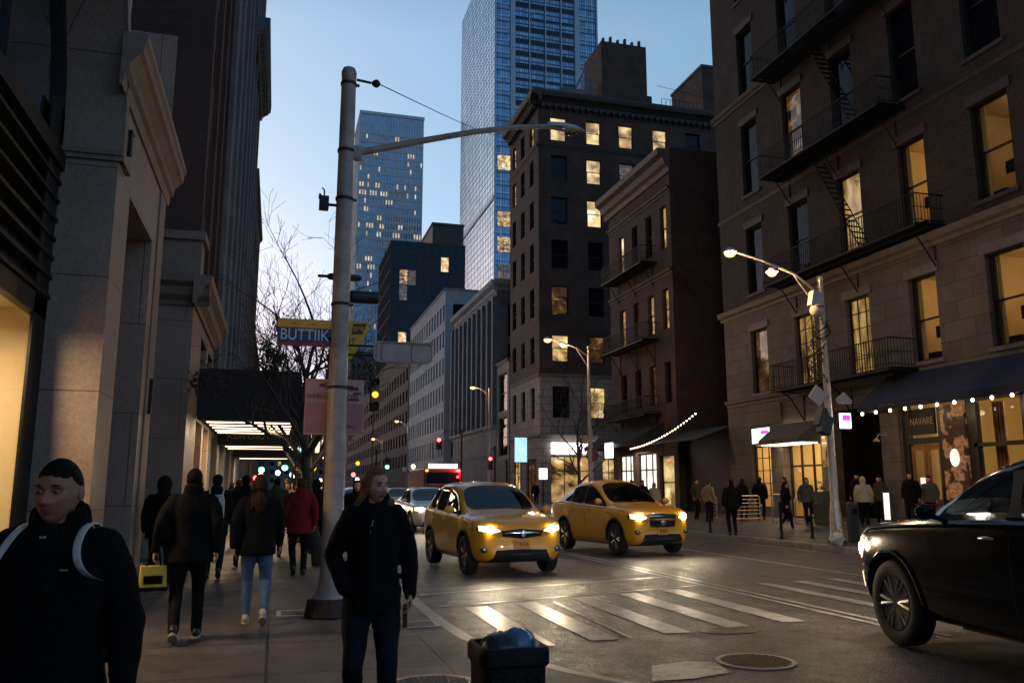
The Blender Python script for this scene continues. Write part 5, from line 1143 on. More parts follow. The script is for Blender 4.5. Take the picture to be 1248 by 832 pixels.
# iron guard round the tree pits is not shown; bollards and racks on the right pavement
def rail(pts,r,m,name,par): b=MB(); b.tube(pts,r,10); return b.build(name,m,par,smooth=60)
for i,(x,y,l) in enumerate(((13.98,25.6,'black bollard at the kerb left of the man in black'),(14.25,21.9,'black bollard at the kerb in front of the silver hoops'),(15.0,21.5,'black bollard just left of the near lit lamp'),(14.0,31.0,'black bollard furthest up the right kerb'))):
    s=thing('bollard',l,'bollard',(x,y,zr(x)),0,'black bollards on the right kerb'); b=MB(); b.lathe([(.055,0),(.055,.02),(.042,.05),(.042,.98),(.05,1.0),(.045,1.04),(0,1.06)],seg=12); b.build('post','black_metal',s,smooth=40); b=MB(); b.lathe([(.09,0),(.09,.015),(.055,.02)],seg=12); b.build('base','black_metal',s)
def hoop(x,y,rz,w,h,label,slats=False):
    s=thing('steel_hoop',label,'crowd barrier',(x,y,zr(x)),rz,'silver tube barriers outside the lit windows')
    P=[(-w/2,0,0),(-w/2,0,h-.12),(-w/2+.05,0,h-.03),(-w/2+.14,0,h),(w/2-.14,0,h),(w/2-.05,0,h-.03),(w/2,0,h-.12),(w/2,0,0)]
    rail(P,.026,'galv','frame',s); rail([(-w/2,0,.12),(w/2,0,.12)],.018,'galv','bottom_rail',s)
    if slats:
        for i in range(5): rail([(-w/2,0,.3+i*.14),(w/2,0,.3+i*.14)],.012,'galv','cross_rail',s)
    b=MB(); b.box(-w/2-.02,-w/2+.02,-.2,.2,0,.03); b.box(w/2-.02,w/2+.02,-.2,.2,0,.03); b.build('foot','galv',s)
hoop(18.0,29.9,R(20),1.5,1.0,'widest silver barrier with cross rails, left of the hoops',True); hoop(18.3,28.2,R(25),.9,1.05,'middle silver hoop barrier with a dark bag behind it'); hoop(18.5,27.2,R(25),.62,.95,'small silver hoop barrier nearest the lamp'); hoop(17.6,31.8,R(50),.9,.95,'left end silver barrier turned away by the man in black',True)
s=thing('host_stand','tall olive planter with a sprig on it outside the lit door','planter',(18.9,26.4,zr(18.9))); b=MB(); b.loft([rsq(.24,.2,0,.03),rsq(.3,.24,1.1,.03),rsq(.32,.26,1.14,.03)]); b.build('planter_box','olive_cloth',s); b=MB(); rn=random.Random(4)
for i in range(60):
    c=Vector((rn.gauss(0,.12),rn.gauss(0,.1),1.2+abs(rn.gauss(0,.14)))); a=Vector([rn.gauss(0,1) for _ in range(3)]).normalized()*.07; q=a.orthogonal().normalized()*.025; b._add([c-a,c+q,c+a,c-q],[(0,1,2,3)],0)
b.build('leaves','foliage',s)
s=thing('parking_meter','dark narrow meter box just right of the near lit lamp','meter',(14.95,19.6,zr(14.9))); b=MB(); b.loft([rsq(.13,.1,0,.03),rsq(.13,.1,1.0,.03),rsq(.1,.08,1.06,.03)]); b.build('meter_body','dark_iron',s); b=MB(); b.box(-.07,.07,-.108,-.1,.72,.88); b.build('meter_screen','glass_dark',s)
s=thing('rubbish_bag','crumpled white rubbish bag leaning on the near lit lamp base','rubbish bag',(13.95,18.95,.17)); mat('bag_white',(.45,.42,.38),.5,bump=.6,bscale=12,var=.2); b=MB(); lump(b,(0,0,.15),(.18,.14,.17),3,amp=.3); lump(b,(.05,0,.36),(.06,.06,.09),6,amp=.4); b.build('bag','bag_white',s,smooth=50); b=MB(); b.tube([(.05,0,.4),(.08,.02,.47)],[.03,.05],8); b.build('knot','bag_white',s)
# ---------------------------------------------------------------- vehicles
mat('taxi_paint',(.74,.32,.008),.32,var=.06,scale=3,coat=.7,rvar=.05); mat('silver_paint',(.42,.41,.40),.3,metal=.4,coat=.6); mat('white_paint',(.6,.58,.55),.3,coat=.6); mat('black_paint',(.004,.0045,.006),.12,coat=.08,spec=.16)
mat('dark_paint',(.03,.035,.045),.25,coat=.8)
mat('rubber',(.014,.014,.014),.8,var=.3,scale=20); mat('plastic',(.018,.018,.018),.6,var=.2,scale=20); mat('alloy',(.38,.37,.35),.32,metal=.85); mat('chrome',(.7,.7,.7),.12,metal=1.); mat('well',(.006,.006,.006),.9)
mat('plate_orange',(.70,.26,.03),.5,var=.1,scale=30); mat('plate_ink',(.12,.03,.01),.5); mat('seat_cloth',(.03,.028,.026),.8)
glassmat('car_glass',(.30,.34,.36),gloss=(.85,.93,1.),rough=.02,blend=.52)
emat('drl',(1,.6,.28),1.6)
def boolcut(me,cut):
    o=bpy.data.objects.new('t',me); C.objects.link(o); c=bpy.data.objects.new('c',cut); C.objects.link(c)
    m=o.modifiers.new('b','BOOLEAN'); m.object=c; m.operation='DIFFERENCE'; m.solver='EXACT'; 
    try: m.material_mode='INDEX'
    except Exception: pass
    dg=bpy.context.evaluated_depsgraph_get(); r=bpy.data.meshes.new_from_object(o.evaluated_get(dg)); bpy.data.objects.remove(o); bpy.data.objects.remove(c); return r
def setmats(me,ms):
    ix=[p.material_index for p in me.polygons]; me.materials.clear()
    for q in ms: me.materials.append(M[q])
    me.polygons.foreach_set('material_index',ix); me.update()
def modmesh(me,mods):
    o=bpy.data.objects.new('t',me); C.objects.link(o)
    for ty,kw in mods:
        m=o.modifiers.new('m',ty)
        for k,v in kw.items(): setattr(m,k,v)
    dg=bpy.context.evaluated_depsgraph_get(); r=bpy.data.meshes.new_from_object(o.evaluated_get(dg)); bpy.data.objects.remove(o); return r
def make_car(nm,label,cat,P,paint,group=None,detail=True,lights=True,emblem='diamond',far=False):
    w,wb,sfa,L,rw=P['w'],P['wb'],P['sfa'],P['L'],P['rw']; Y=lambda s:wb/2+sfa-s
    T=thing(nm,label,cat,(0,0,0),0,group)
    secs=[]
    for st_ in P['st']:
        k,s=st_[0],st_[1]
        if k=='h':
            _,_,f,zb,zs,zt=st_; W_=w*f; d=zt-zs
            pts=[(0,zb),(.80*W_,zb),(.97*W_,zb+.1),(W_,(zb+zs)/2+.04),(.985*W_,zs),(.94*W_,zs+.35*d),(.86*W_,zs+.62*d),(.76*W_,zs+.82*d),(.42*W_,zs+.96*d),(0,zt)]
        elif k=='a':
            _,_,f,zb,zs,zt=st_; W_=w*f; d=zt-zs
            pts=[(0,zb),(.80*W_,zb),(.97*W_,zb+.1),(W_,(zb+zs)/2+.04),(.985*W_,zs),(.94*W_,zs+.03),(.90*W_,zs+.05),(.82*W_,zt-.04),(.45*W_,zt-.01),(0,zt)]
        else:
            _,_,f,zb,zs,zr,xr=st_; W_=w*f
            pts=[(0,zb),(.80*W_,zb),(.97*W_,zb+.1),(W_,(zb+zs)/2+.04),(.985*W_,zs),(.93*W_,zs+.03),(xr*w+.05,zr-.12),(xr*w-.02,zr-.045),(.5*xr*w,zr-.008),(0,zr)]
        secs.append((s,pts))
    me=bpy.data.meshes.new('b'); bm=bmesh.new(); rows=[]
    for s,pts in secs:
        full=pts+[(-x,z) for x,z in pts[8:0:-1]]
        if s<.25: # bowed nose
            rows.append([bm.verts.new((x,Y(s+ .16*(abs(x)/w)**2.2),z)) for x,z in full])
        elif s>L-.2: rows.append([bm.verts.new((x,Y(s-.12*(abs(x)/w)**2.2),z)) for x,z in full])
        else: rows.append([bm.verts.new((x,Y(s),z)) for x,z in full])
    n=18; cl=bm.edges.layers.float.new('crease_edge')
    kinds=P['glass']  # dict interval index -> kind of span
    for i in range(len(rows)-1):
        for j in range(n):
            f=bm.faces.new((rows[i][j],rows[i][(j+1)%n],rows[i+1][(j+1)%n],rows[i+1][j]))
            jj=j if j<9 else 17-j; g=kinds.get(i); mi=0
            if jj in (7,8):
                if g=='wind': mi=1
                if g=='rear': mi=3
            if jj==5:
                if g in('wind','side','rearside'): mi=2
                if g=='pillar': mi=4
            if jj==0: mi=4
            if jj==1 and P.get('blacksill'): mi=4
            f.material_index=mi
    for r,rev in ((rows[0],False),(rows[-1],True)):
        for j in range(9):
            a=[r[j],r[j+1]]+([r[n-j-1]] if j<8 else [])+([r[(n-j)%n]] if j>0 else [])
            vs=[]; 
            for v in a:
                if v not in vs: vs.append(v)
            if len(vs)<3: continue
            f=bm.faces.new(vs if rev else vs[::-1]); f.material_index=4 if j==0 else 0
    bmesh.ops.recalc_face_normals(bm,faces=bm.faces)
    for e in bm.edges:
        ms={f.material_index for f in e.link_faces}
        if len(ms)>1: e[cl]=.75 if ms&{1,2,3} else .35
    for i in range(len(rows)-1):
        for j in (4,14):
            e=bm.edges.get((rows[i][j],rows[i+1][j])); 
            if e: e[cl]=max(e[cl],.35)
    bm.to_mesh(me); bm.free()
    me=modmesh(me,[('SUBSURF',dict(levels=3 if not far else 2,render_levels=3 if not far else 2))])
    cut=MB()
    for sy in (wb/2,-wb/2):
        for sx in (-1,1): cut.lathe([(0,-(.17)),(rw+.065,-.17),(rw+.065,.2),(0,.2)],(sx*(w+.02),sy,rw+.01),seg=36,m=5,axis='x')
    cm=cut.mesh(merge=True)
    for q in (me,cm): setmats(q,(paint,'chrome','galv','alloy','plastic','well'))
    me=boolcut(me,cm)
    # split the panes off the body
    def take(ids,name):
        bm=bmesh.new(); bm.from_mesh(me); bmesh.ops.delete(bm,geom=[f for f in bm.faces if f.material_index not in ids],context='FACES')
        q=bpy.data.meshes.new(name); bm.to_mesh(q); bm.free(); return q
    bvh=BVHTree.FromPolygons([v.co for v in me.vertices],[p.vertices for p in me.polygons])
    q=take({0,4,5},'body'); setmats(q,(paint,'plastic','plastic','plastic','plastic','well'))
    q.shade_smooth(); q.set_sharp_from_angle(angle=R(50)); bo=bpy.data.objects.new('body',q); C.objects.link(bo); bo.parent=T
    for ids,name in (({1},'windscreen'),({2},'side_window'),({3},'rear_window')):
        q=take(ids,name); q.materials.clear(); q.materials.append(M['car_glass']); q.polygons.foreach_set('material_index',[0]*len(q.polygons))
        q.shade_smooth(); 
        if len(q.polygons)==0: continue
        if name=='side_window':
            for sg in (-1,1):
                bm=bmesh.new(); bm.from_mesh(q); bmesh.ops.delete(bm,geom=[f for f in bm.faces if f.calc_center_median().x*sg<0],context='FACES'); q2=bpy.data.meshes.new(name); bm.to_mesh(q2); bm.free(); q2.materials.append(M['car_glass']); o=bpy.data.objects.new(name,q2); C.objects.link(o); o.parent=T
        else: o=bpy.data.objects.new(name,q); C.objects.link(o); o.parent=T
    def cast(a,b_,ax):
        if ax=='f': o,d=Vector((a,6,b_)),Vector((0,-1,0))
        elif ax=='r': o,d=Vector((a,-6,b_)),Vector((0,1,0))
        elif ax=='t': o,d=Vector((a,b_,4)),Vector((0,0,-1))
        else: o,d=Vector((ax*4,a,b_)),Vector((-ax,0,0))
        h=bvh.ray_cast(o,d); 
        return (h[0],-d) if h[0] is not None else (None,-d)
    def strip(top,bot,ax,name,m_,nv=4,nu=4,offm=.006,par=T,th=.012,mb=None):
        """conforming patch between two outlines"""
        g=[]; tp=[];bp_=[]
        def dens(l):
            out=[]
            for i in range(len(l)-1):
                for k in range(nu): out.append(Vector(l[i]).lerp(Vector(l[i+1]),k/nu))
            out.append(Vector(l[-1])); return out
        tp=dens([(*p,0) for p in top]); bp_=dens([(*p,0) for p in bot]); b=mb or MB(); last=None; ok=True
        for a,c in zip(tp,bp_):
            col=[]
            for k in range(nv+1):
                p=a.lerp(c,k/nv); h,nn=cast(p.x,p.y,ax)
                if h is None: h=last if last is not None else Vector((0,0,0)); 
                last=h; edge=(k in(0,nv)) 
                col.append(h+nn*offm)
            g.append(col)
        N0=len(g); nn_=len(g[0]); back=[[p-nn*(offm+th) for p in col] for col in g]
        vs=[p for col in g for p in col]+[p for col in back for p in col]; K=N0*nn_
        fs=[(i*nn_+k,(i+1)*nn_+k,(i+1)*nn_+k+1,i*nn_+k+1) for i in range(N0-1) for k in range(nn_-1)]
        for i in range(N0-1): fs+=[(i*nn_,(i+1)*nn_,K+(i+1)*nn_,K+i*nn_),(i*nn_+nn_-1,(i+1)*nn_+nn_-1,K+(i+1)*nn_+nn_-1,K+i*nn_+nn_-1)]
        for k in range(nn_-1): fs+=[(k,k+1,K+k+1,K+k),((N0-1)*nn_+k,(N0-1)*nn_+k+1,K+(N0-1)*nn_+k+1,K+(N0-1)*nn_+k)]
        b._add(vs,fs,0)
        if mb is None: return b.build(name,m_,par,smooth=40)
    def line(pts,ax,mb,wd=.008):
        for p,q in zip(pts[:-1],pts[1:]):
            d=Vector((q[0]-p[0],q[1]-p[1])).normalized()*wd/2; nx,ny=-d.y,d.x
            strip([(p[0]+nx,p[1]+ny),(q[0]+nx,q[1]+ny)],[(p[0]-nx,p[1]-ny),(q[0]-nx,q[1]-ny)],ax,None,None,nv=1,nu=6,offm=.0015,th=.003,mb=mb)
    mir=lambda l:[(-x,z) for x,z in l]
    D=P['front']
    for nm_,(tp,bt,m_) in D.items():
        if nm_.startswith('headlight'):
            for sg in (1,-1):
                a,c=(tp,bt) if sg==1 else (mir(tp),mir(bt)); h=strip(a,c,'f','headlight','plastic' if not far else m_,offm=.004)
                cx=(a[1][0]+a[-2][0])/2 if len(a)>2 else (a[0][0]+a[-1][0])/2; cz=sum(z for _,z in tp+bt)/len(tp+bt); hp,_=cast(cx,cz,'f')
                if hp is None: continue
                q=MB(); hgt=abs(tp[1][1]-bt[1][1]); 
                sh=.86
                ctr=Vector((cx,cz)); f2=lambda l:[tuple(ctr+(Vector(p)-ctr)*sh) for p in l]
                strip(f2(a),f2(c),'f','headlight_lens',m_,offm=.012,par=h)
                q.ell(hp+Vector((0,.01,0)),(hgt*.72,.04,hgt*.6),12,8); q.build('bulb','head_core',h,smooth=True)
                if lights: lampobj('headlight_beam','SPOT',(hp.x,hp.y+.06,hp.z),P.get('beam',60),(1,.80,.52),h,.05,rot=(R(84),0,0) ,spot=105,blend=.9)
        else: 
            g=strip(tp,bt,'f',nm_.split('.')[0],m_,offm=.005 if 'grille' in nm_ or 'intake' in nm_ else .014)
            if 'grille' in nm_ and not far:
                b=MB(); zt_,zb_=max(z for _,z in tp),min(z for _,z in bt); nb=int((zt_-zb_)/.035); xx=max(x for x,_ in tp)*.92
                for i in range(1,nb): 
                    zz=zb_+(zt_-zb_)*i/nb; strip([(-xx,zz+.004),(0,zz+.004),(xx,zz+.004)],[(-xx,zz-.004),(0,zz-.004),(xx,zz-.004)],'f',None,None,nv=1,nu=6,offm=.012,th=.005,mb=b)
                if b.v: b.build('grille_bars','plastic',g)
    # fog lamps, plate, emblem
    if P.get('fog') and not far:
        for sg in (-1,1):
            fx,fz=P['fog']; hp,_=cast(sg*fx,fz,'f'); 
            if hp is None: continue
            b=MB(); b.ell(hp,(.075,.03,.055),14,8); fl=b.build('fog_lamp','plastic',T,smooth=True); b=MB(); b.ell(hp+Vector((0,.012,0)),(.035,.025,.03),12,8); b.build('fog_lens','chrome',fl,smooth=True)
    if P.get('plate'):
        pz=P['plate']; hp,_=cast(0,pz,'f'); b=MB(); b.box(-.16,.16,hp.y+.0,hp.y+.022,pz-.08,pz+.08); pl=b.build('licence_plate','plate_orange',T,bevel=.004)
        if not far: text(P.get('ptxt','T638C'),.11,'lettering','plate_ink',pl,frame4((0,hp.y+.024,pz),(-1,0,0),(0,0,1)),ext=.002,sx=.9)
    if not far:
        ez=P['emb']; hp,_=cast(0,ez,'f')
        b=MB()
        if emblem=='diamond': b.prism([(x,hp.y+.012,ez+z) for x,z in ((0,.075),(.06,0),(0,-.075),(-.06,0))],(0,0,0),(0,.02,0)); b.prism([(x,hp.y+.012,ez+z) for x,z in ((0,.04),(.03,0),(0,-.04),(-.03,0))],(0,0,0),(0,.028,0))
        else: b.lathe([(.0,0),(.07,0),(.075,.012),(.0,.02)],(0,hp.y+.012,ez),seg=20,axis='y')
        b.build('emblem','chrome',T,bevel=.003 if emblem=='diamond' else 0,smooth=40)
    # sides: seams, handles, sill, arches
    zsil,zbelt=P['sill'],P['belt']; seams=MB(); hd=[]
    for sg in (-1,1):
        if not far:
            for s in P['seams']: line([(Y(s[0]),s[1]),(Y(s[2]),s[3])],sg,seams)
        for s in P['handles']:
            hp,_=cast(Y(s),zbelt-.11,sg); 
            if hp is None: continue
            if far: continue
            b=MB(); b.capsule([(hp.x+sg*.022,hp.y-.085,hp.z),(hp.x+sg*.03,hp.y,hp.z+.004),(hp.x+sg*.022,hp.y+.085,hp.z)],[.012,.015,.012],8); b.build('door_handle',P.get('hm',paint),T,smooth=True)
        for sy in (wb/2,-wb/2):
            b=MB(); pts=[]
            for k in range(17):
                a=R(-8+196*k/16); yy,zz=sy+(rw+.075)*math.cos(a),rw+.01+(rw+.075)*math.sin(a); hp,_=cast(yy,max(zz,.22),sg); 
                if hp is None: hp=Vector((sg*w*.97,yy,zz))
                pts.append((hp.x+sg*.004 if abs(hp.x)>w*.8 else sg*w*.96,yy,max(zz,.22)))
            b.tube(pts,.022,6); b.build('arch_trim',P.get('archm','plastic'),T,smooth=True)
        # mirror
        my,mz=Y(P['mir']),zbelt+.07; q=MB(); q.ell((sg*(w+.10),my,mz+.02),(.105,.065,.07),14,10); mo=q.build('wing_mirror',paint,T,smooth=True); q=MB(); q.tube([(sg*(w*.9),my-.02,mz-.05),(sg*(w+.04),my,mz-.02)],.025,8); q.build('mirror_arm','plastic',mo)
        q=MB(); q.ell((sg*(w+.10),my-.045,mz+.02),(.085,.03,.055),12,8); q.build('mirror_glass','glass_dark',mo,smooth=True)
    if not far:
        for s in P.get('hoodseam',[]): line([(s[0],Y(s[1])),(s[2],Y(s[3]))],'t',seams); line([(-s[0],Y(s[1])),(-s[2],Y(s[3]))],'t',seams)
        seams.build('panel_gaps','well',T)
        # cabin
        b=MB(); fs=P['cab']; zf=.30
        b.box(-w*.8,w*.8,Y(fs[1]),Y(fs[0]),.28,.33)
        for sx in (-.38,.38):
            for s in fs[2:]:
                b.capsule([(sx,Y(s)+.3,zf+.28),(sx,Y(s)-.1,zf+.28)],[.2,.2],10); b.capsule([(sx,Y(s)-.12,zf+.35),(sx,Y(s)-.28,zbelt-.02)],[.17,.14],10); b.capsule([(sx-.05,Y(s)-.3,zbelt+.13),(sx+.05,Y(s)-.3,zbelt+.13)],.07,10)
        b.build('seats','seat_cloth',T,smooth=True)
        b=MB(); b.loft([[(x,Y(P['cowl'])-.1-d,z) for x,z in ((-w*.82,zbelt-.25),(w*.82,zbelt-.25),(w*.80,zbelt-.02),(-w*.80,zbelt-.02))] for d in (0,.38)]); 
        db=b.build('dashboard','plastic',T,bevel=.02); b=MB(); N_=20; b.tube([(.38+.18*math.cos(6.283*k/N_),Y(P['cowl'])-.58-.06*math.sin(6.283*k/N_),zbelt-.02+.17*math.sin(6.283*k/N_)) for k in range(N_+1)],.014,6,caps=False); b.build('steering_wheel','plastic',db)
        b=MB(); 
        for x0,x1 in ((-.62,.05),(.05,.66)): line([(x0,Y(P['cowl']+.06)),(x1,Y(P['cowl']+.16))],'t',b,.02)
        b.build('wipers','plastic',T)
    if P.get('sidelamp'):
        for sg in (-1,1):
            l=strip([(Y(.10),1.0),(Y(.22),1.02),(Y(.38),1.0)],[(Y(.10),.80),(Y(.22),.80),(Y(.38),.93)],sg,'side_lamp','lamp_side',offm=.012); lampobj('side_glow','POINT',(sg*1.12,Y(.02),.92),4,(1,.78,.5),l,.06)
            l=strip([(Y(.12),.66),(Y(.2),.66)],[(Y(.12),.5),(Y(.2),.5)],sg,'side_marker','lamp_side',offm=.01)
    # tail lights
    for sg in (-1,1):
        z0_,z1_=P['tail']; h=strip([(sg*.55*w,z1_),(sg*.84*w,z1_)],[(sg*.58*w,z0_),(sg*.86*w,z0_)],'r','tail_light','poster_red',offm=.008) 
    # wheels
    tr=MB(); hw=.115; tr.lathe([(rw*.62,-hw*.8),(rw*.72,-hw*.98),(rw*.93,-hw),(rw*.985,-hw*.82),(rw,-hw*.5),(rw,hw*.5),(rw*.985,hw*.82),(rw*.93,hw),(rw*.72,hw*.98),(rw*.62,hw*.8)],seg=40,axis='x'); tm=tr.mesh('tyre',True); tm.materials.append(M['rubber']); tm.shade_smooth(); tm.set_sharp_from_angle(angle=R(60))
    rm_=MB(); rm_.lathe([(rw*.66,-hw*.5),(rw*.66,hw*.86),(rw*.625,hw*.9),(rw*.60,hw*.6),(rw*.58,hw*.1),(.0,hw*.05)],seg=36,axis='x')
    ns=P.get('spokes',5)
    for k in range(ns):
        a=2*math.pi*k/ns
        for da in (-.16,.16):
            c0=Vector((hw*.62,math.cos(a+da*.3)*.04,math.sin(a+da*.3)*.04)); c1=Vector((hw*.72,math.cos(a+da)*rw*.62,math.sin(a+da)*rw*.62)); rm_.tube([c0,c0.lerp(c1,.5)+Vector((.012,0,0)),c1],[.022,.018,.022],6,m=1)
    rm_.lathe([(.0,hw*.75),(.05,hw*.72),(.06,hw*.4)],seg=16,axis='x',m=1)
    rmm=rm_.mesh('rim',True); rmm.materials.append(M['well']); rmm.materials.append(M['alloy']); rmm.shade_smooth(); rmm.set_sharp_from_angle(angle=R(45))
    for sy in (wb/2,-wb/2):
        for sx in (1,-1):
            t_=bpy.data.objects.new('wheel',tm); C.objects.link(t_); t_.parent=T; t_.location=(sx*(w-hw-.012),sy,rw); 
            if sx<0: t_.rotation_euler=(0,0,math.pi)
            if sy>0 and P.get('steer'): t_.rotation_euler.z+=P['steer']
            r_=bpy.data.objects.new('rim',rmm); C.objects.link(r_); r_.parent=t_
    return T
HLL=([(.40,.80),(.52,.865),(.70,.90),(.84,.90)],[(.40,.785),(.52,.755),(.70,.76),(.84,.80)],'drl')
PA=dict(w=.93,wb=2.65,sfa=.86,L=4.45,rw=.355,
 st=[('h',0,.70,.40,.66,.74),('h',.04,.84,.29,.80,.87),('h',.16,.93,.24,.90,.96),('h',.42,.975,.22,.96,1.03),('h',.86,1.0,.22,.99,1.10),('a',1.22,1.0,.22,1.02,1.16),
  ('c',2.0,1.0,.22,1.05,1.62,.70),('c',2.34,1.0,.22,1.06,1.68,.72),('c',2.42,1.0,.22,1.06,1.69,.72),('c',3.12,1.0,.22,1.09,1.70,.71),('c',3.22,1.0,.22,1.09,1.69,.70),('c',3.80,.98,.24,1.12,1.63,.66),
  ('a',4.22,.95,.28,1.10,1.20),('h',4.38,.90,.34,.98,1.06),('h',4.45,.78,.42,.86,.92)],
 glass={5:'wind',6:'side',7:'pillar',8:'side',9:'pillar',10:'side',11:'rear'},
 front={'headlight':HLL,'grille':([(-.42,.80),(0,.83),(.42,.80)],[(-.38,.70),(0,.655),(.38,.70)],'well'),'chrome_bar':([(-.36,.765),(0,.785),(.36,.765)],[(-.36,.745),(0,.755),(.36,.745)],'chrome'),
   'lower_intake':([(-.50,.46),(0,.475),(.50,.46)],[(-.55,.34),(0,.33),(.55,.34)],'well')},
 fog=(.72,.47),plate=.56,ptxt='T4R06',emb=.745,sill=.32,belt=1.06,cowl=1.22,mir=1.45,tail=(.86,1.04),handles=(2.2,3.1),cab=(1.5,4.0,2.3,3.2),beam=50,
 seams=[(1.30,.40,1.34,1.0),(2.38,.34,2.38,1.05),(3.3,.62,3.18,1.06),(1.30,.40,1.5,.33),(1.5,.33,2.95,.33),(.55,.80,1.28,.93)],hoodseam=[(.72,.35,.76,1.2)])
L1T=make_car('taxi','orange yellow taxi nearer the steel pole, its round front facing the crosswalk','taxi',PA,'taxi_paint',group='yellow taxis')
L1T.scale=(1,.93,1.03); L1T.location=(4.3,17.28,.006); L1T.rotation_euler=(0,0,R(-175))
PB=dict(PA); PB.update(st=[('h',0,.70,.38,.68,.76),('h',.04,.85,.27,.82,.89),('h',.18,.94,.22,.92,.98),('h',.45,.98,.20,.97,1.04),('h',.9,1.0,.20,.99,1.09),('a',1.30,1.0,.20,1.01,1.14),
  ('c',2.15,1.0,.2,1.05,1.60,.66),('c',2.48,1.0,.2,1.06,1.655,.68),('c',2.56,1.0,.2,1.06,1.66,.68),('c',3.22,1.0,.2,1.10,1.62,.66),('c',3.32,1.0,.2,1.10,1.60,.65),('c',3.75,.98,.22,1.13,1.48,.60),
  ('a',4.30,.95,.28,1.10,1.17),('h',4.62,.90,.34,1.0,1.06),('h',4.72,.78,.42,.86,.92)],L=4.72,wb=2.72,
 front={'headlight':([(.44,.83),(.55,.90),(.72,.92),(.86,.91)],[(.44,.80),(.55,.765),(.72,.765),(.86,.80)],'drl'),'grille':([(-.40,.86),(0,.88),(.40,.86)],[(-.36,.62),(0,.60),(.36,.62)],'well'),'chrome_bar':([(-.42,.885),(0,.91),(.42,.885)],[(-.40,.835),(0,.85),(.40,.835)],'chrome'),
   'lower_intake':([(-.52,.46),(0,.475),(.52,.46)],[(-.60,.30),(0,.30),(.60,.30)],'well'),'bumper_lip':([(-.62,.29),(0,.28),(.62,.29)],[(-.60,.26),(0,.25),(.60,.26)],'chrome')},
 emb=.72,plate=.53,ptxt='7N42',fog=(.70,.52),belt=1.07)
L2T=make_car('taxi','taller nosed yellow taxi with a chrome topped grille, nearer the right kerb','taxi',PB,'taxi_paint',group='yellow taxis',emblem='oval')
L2T.scale=(1.02,.88,1.10); L2T.location=(8.68,20.8,.006); L2T.rotation_euler=(0,0,R(-168))
emat('lamp_side',(1,.62,.34),1.3)
PS=dict(sidelamp=True,w=1.0,wb=3.0,sfa=.88,L=5.2,rw=.415,spokes=6,
 st=[('h',0,.78,.50,.84,.95),('h',.04,.90,.36,.98,1.07),('h',.14,.965,.30,1.08,1.15),('h',.45,.99,.28,1.13,1.21),('h',.95,1.0,.28,1.16,1.25),('a',1.42,1.0,.28,1.19,1.30),
  ('c',2.18,1.0,.28,1.23,1.76,.74),('c',2.62,1.0,.28,1.24,1.83,.76),('c',2.72,1.0,.28,1.24,1.84,.76),('c',3.62,1.0,.28,1.25,1.85,.76),('c',3.74,1.0,.28,1.25,1.85,.76),('c',4.75,.98,.3,1.26,1.82,.73),
  ('a',5.0,.96,.36,1.25,1.32),('h',5.12,.93,.42,1.1,1.15),('h',5.2,.84,.5,.95,1.0)],
 glass={5:'wind',6:'side',7:'pillar',8:'side',9:'pillar',10:'side',11:'rear'},
 front={'headlight':([(.52,.98),(.66,1.0),(.80,1.01),(.93,1.0)],[(.55,.80),(.66,.78),(.80,.78),(.93,.80)],'drl'),'grille':([(-.48,1.0),(0,1.02),(.48,1.0)],[(-.44,.68),(0,.66),(.44,.68)],'well'),'lower_intake':([(-.6,.55),(0,.56),(.6,.55)],[(-.6,.4),(0,.4),(.6,.4)],'well')},
 fog=(.78,.56),plate=.6,ptxt='K71',emb=.84,sill=.4,belt=1.23,cowl=1.42,mir=1.72,tail=(.9,1.2),handles=(2.42,3.45),cab=(1.7,4.9,2.55,3.6),beam=30,hm='chrome',archm='black_paint',
 seams=[(1.50,.50,1.54,1.18),(2.67,.42,2.67,1.22),(3.7,.7,3.68,1.22),(1.5,.5,1.65,.42),(1.65,.42,3.3,.42)],hoodseam=[(.80,.35,.84,1.4)])
SV=make_car('suv','large glossy black SUV cut off by the right edge of the picture','suv',PS,'black_paint',emblem='oval')
SV.scale=(1,1,1.04); SV.location=(7.02,6.02,.004); SV.rotation_euler=(0,0,R(-8))
# wrap-round lamp glow on its near front corner
# queue behind the taxis
PF=dict(PB); PF.update(beam=22)
def far_car(loc,az,paint,label,nm='car',cat='car',group='cars queueing behind the taxis',P=PF,lights=False,src=None):
    t=src and cp(src)
    if not t: t=make_car(nm,label,cat,P,paint,group=group,far=True,lights=lights)
    t.location=(*loc,.006); t.rotation_euler=(0,0,R(-az)); t['label']=label; t['group']=group; t['category']=cat
    return t
s1=far_car((5.75,33.0),178,'silver_paint','silver car with dazzling headlights right behind the nearer taxi',lights=True)
y1=far_car((6.75,48),180,'taxi_paint','yellow taxi seen between the woman in black and the silver car','taxi','taxi',group='yellow taxis',lights=True)
w1=far_car((3.6,38.5),180,'white_paint','white car half hidden behind the steel pole and the woman in black')
def recolour(t,pm):
    for o in t.children_recursive:
        if o.type=='MESH' and o.data.materials and o.data.materials[0] and o.data.materials[0].name in('taxi_paint','silver_paint','white_paint'):
            o.data=o.data.copy(); o.data.materials[0]=M[pm]
